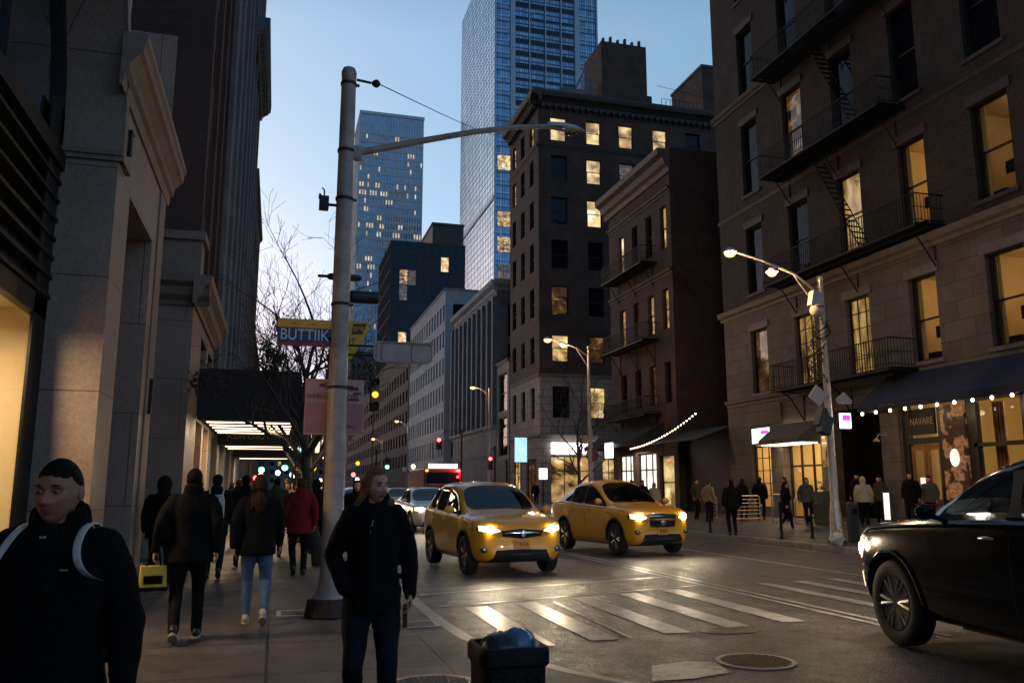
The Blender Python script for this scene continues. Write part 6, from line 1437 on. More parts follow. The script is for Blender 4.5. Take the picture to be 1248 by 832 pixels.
for (x,y,src,pm,l,g) in ((3.5,52,w1,'dark_paint','dark car in the left lane behind the white car','cars queueing behind the taxis'),(9.6,60,s1,'silver_paint','silver car in the middle lane just before the red truck','cars queueing behind the taxis'),
    (3.7,66,w1,'taxi_paint','yellow taxi in the left lane far down the queue','yellow taxis'),(6.9,70,w1,'white_paint','white car in the middle lane, fourth in the queue','cars queueing behind the taxis'),(6.6,84,w1,'dark_paint','dark car near the far end of the queue, middle lane','cars queueing behind the taxis'),
    (3.6,84,w1,'silver_paint','silver car near the far end of the queue, left lane','cars queueing behind the taxis'),(10.4,86,w1,'white_paint','white car near the far end of the queue, right lane','cars queueing behind the taxis'),(5,104,w1,'white_paint','furthest white car in the queue','cars queueing behind the taxis'),(8.6,108,w1,'taxi_paint','furthest yellow taxi in the queue','yellow taxis')):
    t=cp(src); t.location=(x,y,.006); t.rotation_euler=(0,0,math.pi); t['label']=l; t['group']=g
    if pm=='taxi_paint': t['category']='taxi'; t.name='taxi'
    recolour(t,pm)
    for o in list(t.children_recursive):
        if o.type=='LIGHT' and y>56: bpy.data.objects.remove(o)
# red truck with a lit roof sign
s=thing('red_truck','dark red truck with a white lit roof sign, beyond the taxis','truck',(11.0,57,0)); mat('truck_red',(.22,.015,.01),.4,coat=.3,var=.2)
b=MB(); b.box(-1.3,1.3,0,6.5,.55,2.95); b.box(-1.2,1.2,-.9,0,.5,1.9); b.build('body','truck_red',s,bevel=.06)
b=MB(); b.prism([(-1.1,-.55,1.9),(1.1,-.55,1.9),(1.1,-.02,2.7),(-1.1,-.02,2.7)],(0,0,0),(0,.03,.0)); b.build('windscreen','glass_dark',s)
b=MB(); b.box(-1.0,1.0,-.1,-.02,2.97,3.25); sg_=b.build('roof_sign','sign_white',s,bevel=.02); text('EXPRESS',.2,'lettering','sign_navy',sg_,frame4((0,-.104,3.1),(1,0,0),(0,0,1)),ext=.003) if 0 else None
for sx in (-1,1):
    b=MB(); b.ell((sx*.95,-.92,.85),(.16,.05,.12),12,8); b.build('headlight','far_white',s); b=MB(); b.ell((sx*1.1,-.03,2.8),(.12,.06,.09),12,8); b.build('marker_light','sig_red' if sx>0 else 'sig_amber',s)
    for yy in (-.2,5.2): b=MB(); b.lathe([(0,-.13),(.42,-.13),(.45,-.05),(.45,.05),(.42,.13),(0,.13)],(sx*1.12,yy,.45),seg=20,axis='x'); b.build('wheel','rubber',s)
b=MB(); b.box(-1.25,1.25,-.96,-.9,.5,.62); b.box(-.7,.7,-.93,-.9,.95,1.35); b.build('bumper','plastic',s)
lampobj('marker_glow','POINT',(1.1,-.4,2.8),30,(1,.1,.1),s,.1)
# far points of light at the end of the street: glowing beads on added posts stand in for shop signs, lamps and car lights
rn=random.Random(21)
FL=[(5.2,76,1.3,'far_white','white bead low between the queueing cars'),(8.2,78,1.2,'sig_red','red bead low between the queueing cars'),(4.9,92,1.4,'far_warm','warm bead above the queueing cars, left lane'),(9.2,100,4.4,'sig_amber','amber bead over the far right lane'),(12.9,74,1.8,'far_warm','warm bead at the foot of the pilastered building'),(13.6,64,2.7,'far_warm','warm amber light right of the red truck'),(12.9,82,3.6,'far_warm','small warm lamp above the red truck'),(8.3,95,3.0,'sig_red','small red bead above the far queue'),(2.6,100,5.2,'far_warm','small warm lamp over the far left kerb'),(3.4,130,6.2,'far_warm','smallest warm lamp over the far left kerb'),(-1.3,62,2.2,'sig_red','far red shop light at the wall under the canopies'),(.2,80,2.9,'far_white','far white light where the canopies end'),(2.9,48,3.4,'sig_amber','amber light just right of the second tree'),(2.3,62,2.9,'sig_amber','far amber bead sign low over the left pavement'),(3.2,75,3.2,'sig_amber','far amber sign beside the steel pole'),(1.0,52,2.3,'far_white','far white lamp among the walkers'),(-.9,58,2.7,'sig_green','far green lit shop sign under the canopies'),(1.4,68,2.2,'sig_red','far red shop light among the walkers'),(2.0,90,3.6,'far_warm','far warm shop light beyond the tree trunks'),(-1.2,75,2.6,'far_warm','far warm shop light at the left end'),
 (7.5,140,6.5,'far_warm','tiny warm light beside the brown tower'),(9.5,130,4.0,'far_white','tiny white light over the queue of cars'),(13.5,110,3.0,'sig_red','tiny red sign under the pale grid building'),(11.5,125,2.8,'far_white','tiny white sign right of the teal signal'),(6.0,120,2.6,'far_warm','tiny warm light above the cars'),(4.4,118,2.4,'sig_red','tiny red light above the cars left'),(15,75,2.8,'sig_red','small red sign by the pilastered building base')]
for x,y,z,m_,l in FL:
    s=thing('far_light',l,'light_bead',(x,y,.1),0,'small far lights down the street'); r=.12+y*.0011; b=MB(); b.ell((0,0,z),(r,r*.6,r*1.1),10,8); b.build('bead_glass',m_,s); b=MB(); b.tube([(0,0,0),(0,0,z-r)],.035,6); b.lathe([(r*.5,z+r*.95),(r*.7,z+r),(0,z+r*1.35)],seg=8); b.build('post','black_metal',s)
# ---------------------------------------------------------------- people
mat('skin',(.58,.27,.18),.5,var=.18,scale=24,bump=.15,bscale=160,spec=.4); mat('skin_tan',(.38,.145,.085),.5,var=.22,scale=24,bump=.15,bscale=160,spec=.4); mat('lips',(.28,.08,.065),.45); mat('eye_white',(.32,.27,.25),.2); mat('eye_dark',(.015,.01,.008),.15)
mat('hair_black',(.005,.004,.0035),.75,var=.4,scale=60,bump=.4,bscale=120); mat('hair_brown',(.05,.022,.011),.7,var=.5,scale=50,bump=.5,bscale=90); mat('hair_fair',(.17,.085,.04),.65,var=.5,scale=60,bump=.5,bscale=90)
mat('coat_black',(.0055,.005,.0055),.85,var=.4,scale=6,bump=.35,bscale=70); mat('fleece_black',(.006,.0055,.006),.95,var=.5,scale=30,bump=.8,bscale=90); mat('coat_red',(.16,.012,.015),.85,var=.3,scale=6,bump=.3,bscale=60); mat('coat_tan',(.34,.22,.11),.85,var=.25,scale=6,bump=.3,bscale=60)
mat('coat_grey',(.08,.075,.07),.85,var=.3,scale=6,bump=.3); mat('coat_cream',(.40,.33,.24),.85,var=.2,scale=6,bump=.3); mat('coat_olive',(.05,.045,.025),.85,var=.3,scale=6,bump=.3)
mat('jeans_blue',(.09,.14,.22),.8,var=.3,scale=9,bump=.3,bscale=80); mat('jeans_dark',(.009,.011,.019),.8,var=.3,scale=9,bump=.3,bscale=80); mat('trousers_black',(.005,.005,.006),.8,var=.3,scale=9,bump=.2)
mat('shoe_black',(.012,.012,.012),.5); mat('shoe_white',(.45,.40,.33),.6,var=.2,scale=20); mat('strap_white',(.50,.44,.40),.6,var=.1,scale=20,bump=.2); mat('shirt_white',(.6,.6,.6),.7)
for _n in ('hair_black','hair_brown','hair_fair','coat_black','fleece_black','coat_red','coat_tan','coat_grey','coat_cream','coat_olive','jeans_blue','jeans_dark','trousers_black'):
    M[_n].node_tree.nodes['Principled BSDF'].inputs['Specular IOR Level'].default_value=.12
def IK(a,b,l1,l2,pole):
    d=b-a; L=min(d.length,(l1+l2)*.998); dn=d.normalized(); b=a+dn*L; x=(l1*l1-l2*l2+L*L)/(2*L); h=math.sqrt(max(0,l1*l1-x*x)); p=pole-dn*pole.dot(dn); p.normalize(); return a+dn*x+p*h,b
def vox(mb,voxel,name,it=3,wr=0,wrs=9,seed=0):
    me=mb.mesh(); me=modmesh(me,[('REMESH',dict(mode='VOXEL',voxel_size=voxel)),('SMOOTH',dict(factor=.5,iterations=it))])
    if wr:
        me.update()
        cs=[v.co.copy() for v in me.vertices]; ns=[v.normal.copy() for v in me.vertices]
        for i,v in enumerate(me.vertices):
            c=cs[i]; q=noise.noise(Vector((c.x*wrs+seed,c.y*wrs,c.z*wrs*.55)))+.5*noise.noise(Vector((c.x*wrs*2.3,c.y*wrs*2.3+seed,c.z*wrs*1.1)))
            v.co=c+ns[i]*wr*q
    me.name=name; me.shade_smooth(); return me
def headgrid(seg,rings,infl=None):
    """head surface, centre at the eye line; +y is the face"""
    vs=[]; g=lambda d2,s: math.exp(-d2/(2*s*s))
    for i in range(rings+1):
        th=math.pi*i/rings
        for k in range(seg):
            w=2*math.pi*k/seg; d=Vector((math.sin(th)*math.cos(w),math.sin(th)*math.sin(w),-math.cos(th)))
            x,y,z=d.x*.074,d.y*.095,d.z*.118
            fw=max(0,d.y)
            if z<0:
                t=min(1,-z/.118); x*=1-.26*t**1.5
                if d.y>0: y+=.030*t**.9*(1-.25*abs(d.x)); y*=1-.05*t
                else: y*=1-.42*t
            else:
                if d.y<0: y*=1.06
                x*=1+.03*math.sin(min(1,z/.118)*math.pi)
            if d.y>0:   # flatten the face plane a little
                y-=.010*fw*max(0,1-abs(x)/.05)*max(0,1-abs(z)/.09)*.5
            if d.y>.15:
                y+=.024*g(x*x,.0085+.004*(z<-.028))*(math.exp(-((z+.034)**2)/(2*.012**2)) + .55*math.exp(-((z+.012)**2)/(2*.016**2)))   # nose
                y+=.006*g((abs(x)-.014)**2+(z+.038)**2,.007)             # wings
                for sx in (-1,1):
                    y-=.014*g((x-sx*.031)**2+((z-.002)*1.3)**2,.0125)   # socket
                    y+=.008*g((x-sx*.032)**2*.35+(z-.022)**2,.0065)      # brow
                    y+=.006*g((x-sx*.044)**2+(z+.026)**2,.017)           # cheek
                y+=.0065*g(x*x*.22+(z+.061)**2,.0055); y+=.0065*g(x*x*.28+(z+.072)**2,.0055); y-=.004*g(x*x*.2+(z+.0665)**2,.0025)
                y-=.004*g(x*x*.5+(z+.084)**2,.007); y+=.007*g(x*x*.6+(z+.102)**2,.013)
            p=Vector((x,y,z))
            if infl:
                t=infl(p,d); p=p+Vector((d.x,d.y*.9,d.z)).normalized()*t
            vs.append(p)
    fs=[(i*seg+k,i*seg+(k+1)%seg,(i+1)*seg+(k+1)%seg,(i+1)*seg+k) for i in range(rings) for k in range(seg)]
    return vs,fs
def hand(b,wr,d,palm,side,curl=.35,s=1.0,m=0,spreadk=1):
    """wr wrist, d direction of the fingers, palm normal, side=+1 thumb towards +cross"""
    d=d.normalized(); pn=(palm-d*palm.dot(d)).normalized(); t=d.cross(pn)*side
    P=lambda a,u,n: wr+d*a*s+t*u*s+pn*n*s
    b.loft([[P(a,w*math.cos(q),h*math.sin(q)) for q in [2*math.pi*k/12 for k in range(12)]] for a,w,h in ((-.02,.026,.019),(.01,.03,.018),(.05,.041,.015),(.085,.043,.013),(.095,.038,.008))],m)
    for i,(u,L) in enumerate(((.032,.072),(.011,.08),(-.011,.075),(-.032,.058))):
        p=[];a=0; q=P(.082,u,0); p.append(P(.05,u*.8,0)); p.append(q); dirv=d.copy(); 
        for j,f in enumerate((.45,.32,.23)):
            a=curl*(.6+j*.5)*(1+i*.06); dirv=(dirv*math.cos(a)+pn*math.sin(a)).normalized(); q=q+dirv*L*f*s; p.append(q)
        b.capsule(p,[.0085*s,.0088*s,.0082*s,.0074*s,.0062*s],8,m)
    q=P(.015,.024,.004); p=[P(.0,.015,0),q]; dd=(d*.72+t*.62+pn*.25).normalized()
    for f in (.038,.032,.024): p.append(p[-1]+dd*f*s); dd=(dd*.9+d*.25+pn*.25*curl*2).normalized()
    b.capsule(p,[.012*s,.0125*s,.0105*s,.0095*s,.0075*s],8,m)
def person(label,loc,az,H=1.72,hair='short',hm='hair_black',coat='coat_black',tr='trousers_black',shoe='shoe_black',skin='skin',hem=.84,stride=.3,ph=1,arms=None,fine=0,headturn=0,tilt=0,w=1.0,group=None,sole=None,flare=1.0,collar=True,stand=False,lean=.0,hat=None,loosel=1.0):
    k=H/1.75; T=thing('person',label,'person',(loc[0],loc[1],loc[2] if len(loc)>2 else .1),R(-az),group); T.scale=(k,k,k)
    V=Vector; vx=(.02,.014,.0075)[fine]
    if stand: fy={1:.03,-1:-.02}; lift={1:0,-1:0}
    else: fy={1:stride*.5*ph,-1:-stride*.5*ph}; lift={1:0 if ph>0 else .07,-1:.07 if ph>0 else 0}
    ly=lean
    hip={s:V((s*.09,0,.92)) for s in(1,-1)}; ank={s:V((s*.10,fy[s],.085+lift[s])) for s in(1,-1)}; knee={}
    for s in(1,-1): knee[s],ank[s]=IK(hip[s],ank[s],.44,.425,V((s*.1,1,0)))
    sh={s:V((s*.185*w,ly-.005,1.44)) for s in(1,-1)}
    arms=arms or {}; wr={};el={}
    for s in(1,-1):
        a=arms.get(s,(s*.075,-.10*ph*s*(0 if stand else 1)+.03,-.53)); pole=V((s*.55,-1,-.1)) if len(a)<4 else V(a[3])
        el[s],wr[s]=IK(sh[s],sh[s]+V(a[:3]),.295,.265,pole)
    neck=V((0,ly-.01,1.46)); hc=V((0,ly+.025,1.632))
    # body: one skinned figure
    b=MB()
    def ring(z,rx,ry,cy=0,n=18): return [(rx*math.cos(2*math.pi*i/n),cy+ry*math.sin(2*math.pi*i/n),z) for i in range(n)]
    b.loft([ring(.84,.12,.10),ring(.92,.155*w,.115),ring(1.05,.14*w,.10,ly*.3),ring(1.2,.15*w,.105,ly*.6),ring(1.36,.165*w,.105,ly),ring(1.44,.13*w,.08,ly),ring(1.48,.06,.06,ly-.01)])
    for s in(1,-1):
        b.capsule([hip[s],knee[s],ank[s]],[.085,.055,.038],12); b.capsule([ank[s]-V((0,.03,.03)),ank[s]+V((0,.15,-.05))],[.035,.03],10)
        b.capsule([sh[s]-V((s*.03,0,.02)),el[s],wr[s]],[.052,.038,.026],12)
    b.capsule([neck,hc+V((0,-.015,-.07))],[.056,.052],14)
    me=vox(b,max(vx,.010),'body',2)
    # head grid joined
    ROT=Matrix.Rotation(R(headturn),3,'Z')@Matrix.Rotation(R(tilt),3,'X')
    sg,rg=((24,18),(48,36),(96,80))[fine]
    vs,fs=headgrid(sg,rg); hb=MB(); base=len(hb.v)
    mi=[]
    for f in fs:
        c=sum((vs[i] for i in f),V())/4; lip= fine and c.y>.05 and abs(c.x)<.024 and -.0765<c.z<-.0565+abs(c.x)*-.15
        mi.append(1 if lip else 0)
    hb.v=[tuple(hc+ROT@v) for v in vs]; hb.f=[tuple(f) for f in fs]; hb.m=mi
    for s in(1,-1): # ears
        n0=len(hb.v); hb.ell((0,0,0),(.007,.016,.028),12,10,0); 
        for i in range(n0,len(hb.v)):
            v=V(hb.v[i]); v=v+V((s*.006*(1 if v.y<0 else .1),0,0)); hb.v[i]=tuple(hc+ROT@(V((s*.0745,-.008,-.008))+v))
    if fine:
        for s in(1,-1):
            ec=V((s*.031,.0835,.001)); e=ROT
            pass; hb.ell(hc+ROT@ec,(.0130,.0085,.0056),14,10,2,rot=ROT); hb.ell(hc+ROT@(ec+V((0,.0045,0))),(.0055,.0055,.0054),10,8,3,rot=ROT)
            hb.tube([hc+ROT@(ec+V((q*.014,.005-.006*q*q+.003,.0065-.003*q*q))) for q in(-1,-.5,0,.5,1)],[.002,.003,.0032,.003,.002],6,0)
            hb.tube([hc+ROT@(ec+V((s*(q*.017+.001),.0125-.007*q*q*(1 if q>0 else .5),.0215+.0025*(1-q*q)))) for q in(-1,-.5,0,.5,1)],[.0018,.0034,.0036,.003,.0012],6,3)
            if fine==2: hb.ell(hc+ROT@V((s*.007,.105,-.0455)),(.0032,.004,.002),8,6,3,rot=ROT)
    for s in(1,-1):
        dv=(wr[s]-el[s]).normalized(); hand(hb,wr[s],dv+V((0,.12,0)),V((-s,.1,0)),s,curl=arms.get('curl',{}).get(s,.38),s=.95) if not arms.get('hide',{}).get(s) else None
    hm_=hb.mesh(); bm=bmesh.new(); bm.from_mesh(me); n_=len(bm.faces); bm.from_mesh(hm_); bm.to_mesh(me); bm.free()
    me.materials.clear()
    for q in (skin,'lips','eye_white','eye_dark'): me.materials.append(M[q])
    idx=[0]*n_+hb.m
    if len(idx)==len(me.polygons): me.polygons.foreach_set('material_index',idx)
    me.shade_smooth(); bo=bpy.data.objects.new('body',me); C.objects.link(bo); bo.parent=T
    def addm(m_,name,mt): m_.materials.clear(); m_.materials.append(M[mt]); o=bpy.data.objects.new(name,m_); C.objects.link(o); o.parent=T; return o
    # trousers
    b=MB()
    b.loft([ring(.80,.13,.115),ring(.90,.172*w,.132),ring(1.0,.165*w,.125)])
    for s in(1,-1):
        dn=(ank[s]-knee[s]).normalized(); b.capsule([hip[s]+V((0,0,.02)),hip[s].lerp(knee[s],.5),knee[s],knee[s].lerp(ank[s],.5),ank[s]+dn*.02],[.105,.09*loosel,.068*loosel,.062*loosel,.054*loosel],14)
    addm(vox(b,vx*1.1,'trousers',2,wr=.008 if fine else .004,wrs=11,seed=loc[0]),'trousers',tr)
    # shoes
    for s in(1,-1):
        b=MB(); a=ank[s]; pit=-.5 if lift[s] else .0
        Rm=Matrix.Rotation(pit,3,'X'); pt=lambda y,z,x=0: a+Rm@V((x,y,z))
        b.capsule([pt(-.045,-.035),pt(.03,-.035),pt(.13,-.052)],[.044,.045,.036],12); b.capsule([pt(-.02,.0),pt(-.02,-.03)],[.045,.045],12)
        so=addm(vox(b,.012,'shoe',2),'shoe',shoe)
        b=MB(); out=[]
        for q in range(16):
            an=2*math.pi*q/16; out.append((.045*math.cos(an)*(1 if math.sin(an)<.2 else .95),.045+.125*math.sin(an)))
        b.loft([[pt(y,-.088,x) for x,y in out],[pt(y,-.062,x) for x,y in out]]); o=b.build('sole',sole or shoe,so,smooth=30)
    # coat
    b=MB(); hz=hem; fx=flare
    b.loft([ring(hz,.215*w*fx,.165*fx,.0),ring(hz+.02,.222*w*fx,.172*fx,.0),ring(.95,.215*w*fx**.5,.165*fx**.5),ring(1.08,.20*w,.15,ly*.4),ring(1.22,.205*w,.155,ly*.7),ring(1.34,.215*w,.155,ly),ring(1.42,.20*w,.135,ly),ring(1.47,.145*w,.11,ly),ring(1.51,.085,.085,ly-.01)])
    for s in(1,-1):
        b.capsule([sh[s]-V((s*.02,0,.025)),sh[s].lerp(el[s],.5),el[s],el[s].lerp(wr[s],.6),wr[s]-(wr[s]-el[s]).normalized()*.01],[.083,.074,.064,.054,.046],14)
    if collar:
        for a in range(14):
            an=2*math.pi*a/14+math.pi/2; 
            if collar=='open' and abs(math.sin(an)-1)<.18: continue
            q=V((.078*math.cos(an),ly-.012+.072*math.sin(an),1.50+(.035 if collar!='low' else -.01)-.022*math.sin(an))); b.capsule([q-V((0,0,.05)),q+V((0,0,.02))],[.03,.021],8)
    if hat=='hood_down' :
        b.capsule([V((-.10,ly-.07,1.50)),V((-.05,ly-.12,1.50)),V((.05,ly-.12,1.50)),V((.10,ly-.07,1.50))],[.04,.06,.06,.04],10)
    co=addm(vox(b,vx,'coat',3,wr=(.006,.010,.011)[fine],wrs=10,seed=loc[1]),'coat',coat)
    # hair
    fs_=1.0
    def infl(p,d):
        z,y,x=p.z,p.y,p.x
        line=(.060 if hair=='long' else .047)+.012*max(0,1-abs(x)/.05)- (0 if y>.03 else 0)
        if y>.035: q=(z-line)/.03
        elif y>-.02: q=(z-(-.004+ (y+.02)*.8))/.03
        else: q=(z+.062)/.03
        q+=noise.noise(p*60)*.35+noise.noise(p*150)*.2; t=max(-1,min(1,q)); th={'short':.010,'crop':.0028,'long':.009,'tied':.010}.get(hair,.012)
        return t*th*(1+.35*noise.noise(p*45)) if t>0 else t*.004-.0006
    if hair!='hood':
        vs,fs=headgrid(sg,rg,infl); hb=MB(); hb.v=[tuple(hc+ROT@v) for v in vs]; keep=[]
        for f in fs:
            c=sum((V(vs[i]) for i in f),V())/4; keep.append(c.z>-.09 and not (c.y>.05 and c.z<.03))
        hb.f=[f for f,q in zip(fs,keep) if q]; hb.m=[0]*len(hb.f)
        if hair in('long','tied'):
            rn=random.Random(int(abs(loc[0])*100)); 
            N_={0:26,1:60,2:110}[fine]
            for i in range(N_):
                a=R(rn.uniform(-205,25)) if hair=='long' else R(rn.uniform(-150,-30)); x0,y0=.074*math.cos(a),.094*math.sin(a); L=rn.uniform(.24,.36)
                if hair=='long': 
                    tw=rn.uniform(-.012,.012); bk=-.085 if fine!=2 else -.05
                    P=[hc+ROT@V((x0*.75,y0*.75,.085)),hc+ROT@V((x0*1.08,y0*1.08,.03)),hc+ROT@V((x0*1.10,min(y0*1.12,.045),-.05)),hc+V((x0*1.02+tw,min(-.03,y0*1.05)+bk*.6,-.13)),hc+V((x0*1.05+tw*2,min(-.02,y0)+bk*1.3,-L*.8)),hc+V((x0*.9+tw*3,min(-.02,y0*.8)+bk*1.35,-L))]
                    if fine==2:
                        ox=rn.uniform(1.2,1.65); P=[hc+ROT@V((x0*.75,y0*.75,.085)),hc+ROT@V((x0*1.08,y0*1.08,.03)),hc+ROT@V((x0*1.14,min(y0*1.12,.02),-.05)),hc+V((x0*ox,min(.01,y0)*.9-.01,-.12)),hc+V((x0*ox*1.12+tw,min(.02,y0)*1.1-.03,-.18)),hc+V((x0*ox*1.15+tw*3,min(.0,y0)*1.2-.05,-.25))]
                    r=[.010,.014,.013,.013,.012,.003] if fine==0 else [.008,.011,.010,.010,.009,.002]
                    if fine==2: r=[q*.9 for q in r]
                    hb.tube(P,r,6)
        o=hb.build('hair',hm,T,smooth=60)
    if hat=='cap' or hair=='hood' or hat=='beanie':
        b=MB()
        if hair=='hood': lump(b,hc+V((0,-.018,.012)),(.115,.125,.15),2,amp=.05)
        else: b.ell(hc+V((0,-.012,.055)),(.087,.108,.085),18,12)
        b.build('hood' if hair=='hood' else 'hat',coat if hair=='hood' else 'coat_black',T,smooth=60)
    T['_j']=0; del T['_j']
    return T,dict(wr=wr,el=el,sh=sh,hc=hc,k=k)
def onp(T,J,p): return T.matrix_world@p
def backpack(label,P,m,straps,group=None,scale=1.0,back=True):
    """worn pack: a thing of its own in the wearer's place"""
    src,j=P; t=thing('backpack',label,'backpack',src.location,src.rotation_euler.z,group); t.scale=src.scale
    if back:
        b=MB(); b.loft([[(x*.15*q,-.17-(.0 if y<0 else 0)+y*.085*q-.03,z) for x,y in ((-1,-1),(1,-1),(1,1),(-1,1))] for z,q in ((.98,.85),(1.02,1),(1.32,1.0),(1.42,.8))]); me=vox(b,.014,'pack',6,wr=.006); me.materials.append(M[m]); o=bpy.data.objects.new('pack',me); C.objects.link(o); o.parent=t
    for s in(1,-1):
        b=MB(); P_=[(s*.10,-.155,1.38),(s*.112,-.12,1.47),(s*.112,-.04,1.515),(s*.114,.06,1.495),(s*.122,.122,1.44),(s*.136,.150,1.395),(s*.158,.145,1.345),(s*.185,.06,1.31),(s*.205,-.03,1.29)]
        n=len(P_); wdt=.016
        vs=[]; 
        for x,y,z in P_: vs+= [(x-wdt,y,z),(x+wdt,y,z)]
        for (x,y,z) in P_:
            nv=Vector((0,y,(z-1.3))).normalized()*.012; vs+=[(x-wdt,y+nv.y,z+nv.z),(x+wdt,y+nv.y,z+nv.z)]
        K=2*n; fs=[]
        for i in range(n-1):
            a=2*i; fs+=[(a,a+1,a+3,a+2),(K+a,K+a+2,K+a+3,K+a+1),(a,a+2,K+a+2,K+a),(a+1,K+a+1,K+a+3,a+3)]
        b._add(vs,fs,0); me=modmesh(b.mesh(),[('SUBSURF',dict(levels=2))]); me.materials.append(M[straps]); me.shade_smooth(); o=bpy.data.objects.new('strap',me); C.objects.link(o); o.parent=t
    return t
# --- nearest two
PM=person('man with cropped dark hair and black fleece, nearest the camera at the left edge',(-.70,3.22),183,H=1.60,hair='crop',hm='hair_black',coat='fleece_black',tr='trousers_black',skin='skin_tan',fine=2,headturn=-2,tilt=-3,w=.97,hem=.86,collar='open',stride=.25,arms={1:(.10,.02,-.54),-1:(-.10,.03,-.54)})
PM[0].rotation_euler.z=R(168)
backpack('white strapped backpack worn by the nearest man',PM,'coat_black','strap_white')
_s=PM[0]
b=MB(); b.ell((.0,.078,1.475),(.05,.045,.03),12,8); o=b.build('shirt','shirt_white' if 0 else 'coat_black',_s,smooth=True)
b=MB(); b.box(-.012,.012,.118,.124,1.462,1.474); b.build('zip_pull','chrome',_s,bevel=.003); b=MB(); b.box(-.115,-.085,.150,.158,1.355,1.361); b.build('chest_label','chrome',_s)
PW=person('woman in a black hooded coat and dark jeans walking towards the camera, paper in hand',(.615,5.45),186,H=1.635,hair='long',hm='hair_fair',coat='coat_black',tr='jeans_dark',fine=2,headturn=36,tilt=-6,w=.86,hem=.80,collar='open',hat='hood_down',ph=-1,stride=.28,
   arms={-1:(-.09,.05,-.53),1:(.02,.11,-.49,(.8,-.8,0)),'hide':{1:True},'curl':{-1:.6}},flare=1.02)
PW[0].rotation_euler.z=R(176)
b=MB(); b.tube([(0,.152,1.42),(.004,.172,1.30),(.004,.176,1.10),(.003,.176,.92),(.003,.178,.72)],.004,6); b.build('zip','black_metal',PW[0]); b=MB(); b.tube([(.012,.168,1.40),(.02,.176,1.36)],.006,6); b.tube([(.025,.178,1.34),(.03,.18,1.30)],.004,6); b.build('zip_pull','chrome',PW[0],smooth=True)
t=thing('folded_paper','folded pale paper held low in the hand of the woman in black','paper',PW[0].location,PW[0].rotation_euler.z); t.scale=PW[0].scale
wv=PW[1]['wr'][-1]; b=MB(); b.cbox(wv+Vector((.03,.045,-.13)),(.012,.075,.15),Matrix.Rotation(R(14),3,'X')@Matrix.Rotation(R(20),3,'Z')); mat('paper_tan',(.45,.27,.17),.7,var=.2,scale=20); b.build('paper',"paper_tan",t,bevel=.002)
# --- walkers on the left pavement
P3=person('person in a long black coat walking away, yellow bag in the left hand',(-.80,9.3),-2,H=1.70,coat='coat_black',tr='trousers_black',shoe='shoe_black',sole='shoe_white',fine=1,hem=.78,stride=.42,ph=1,w=1.05,flare=1.03,arms={-1:(-.14,-.04,-.52)})
def bag(label,loc,rz,m1,m2,w=.26,h=.24,d=.12):
    t=thing('shopping_bag',label,'bag',loc,rz); b=MB(); b.loft([rsq(w/2*.94,d/2,0,.02),rsq(w/2,d/2,h*.1,.02),rsq(w/2*.95,d/2*.9,h,.02)]); b.build('bag_body',m1,t,smooth=40)
    b=MB(); b.box(-w*.34,w*.34,-d/2-.006,-d/2-.001,h*.28,h*.62); b.build('dark_patch','coat_black',t,bevel=.003)
    b=MB(); b.box(-w*.5,w*.5,-d/2-.012,d/2+.012,-.001,h*.16); b.build('bottom_trim',m2,t,bevel=.01)
    b=MB(); b.tube([(-w*.25,0,h),(-w*.18,0,h+.13),(0,0,h+.19),(w*.18,0,h+.13),(w*.25,0,h)],.012,8); b.build('handle',m2,t,smooth=True); return t
mat('bag_yellow',(.62,.42,.04),.6,var=.15,scale=9); mat('bag_cream',(.5,.44,.25),.6,var=.15,scale=9)
bag('yellow bag with a dark patch hanging from the hand of the walker in black',(-1.13,9.28,.60),R(8),'bag_yellow','coat_black',w=.26,h=.24)
P4=person('woman with long brown hair, black jacket and light blue jeans walking away',(-.16,10.2),0,H=1.66,hair='long',hm='hair_brown',coat='coat_black',tr='jeans_blue',shoe='shoe_white',fine=1,hem=.80,stride=.34,ph=-1,flare=1.0)
P5=person('woman in a dark red coat walking away, left of the steel pole',(.46,15.6),-4,H=1.68,hair='short',hm='hair_brown',coat='coat_red',tr='trousers_black',fine=1,hem=.74,stride=.2,flare=1.08,hat=None)
P6=person('hooded person in black passing the stone pier, half behind the walker with the yellow bag',(-1.62,13.9),2,H=1.66,hair='hood',coat='coat_black',fine=0,hem=.80,stride=.3,w=1.1)
P7=person('person in black wearing a white backpack, walking away in mid distance',(-.95,15.4),0,H=1.72,coat='coat_black',fine=0,hem=.72,stride=.2,ph=-1,hat='beanie')
backpack('pale white backpack on the walker in mid distance',P7,'strap_white','strap_white')
G1='walkers crowding the far left pavement'
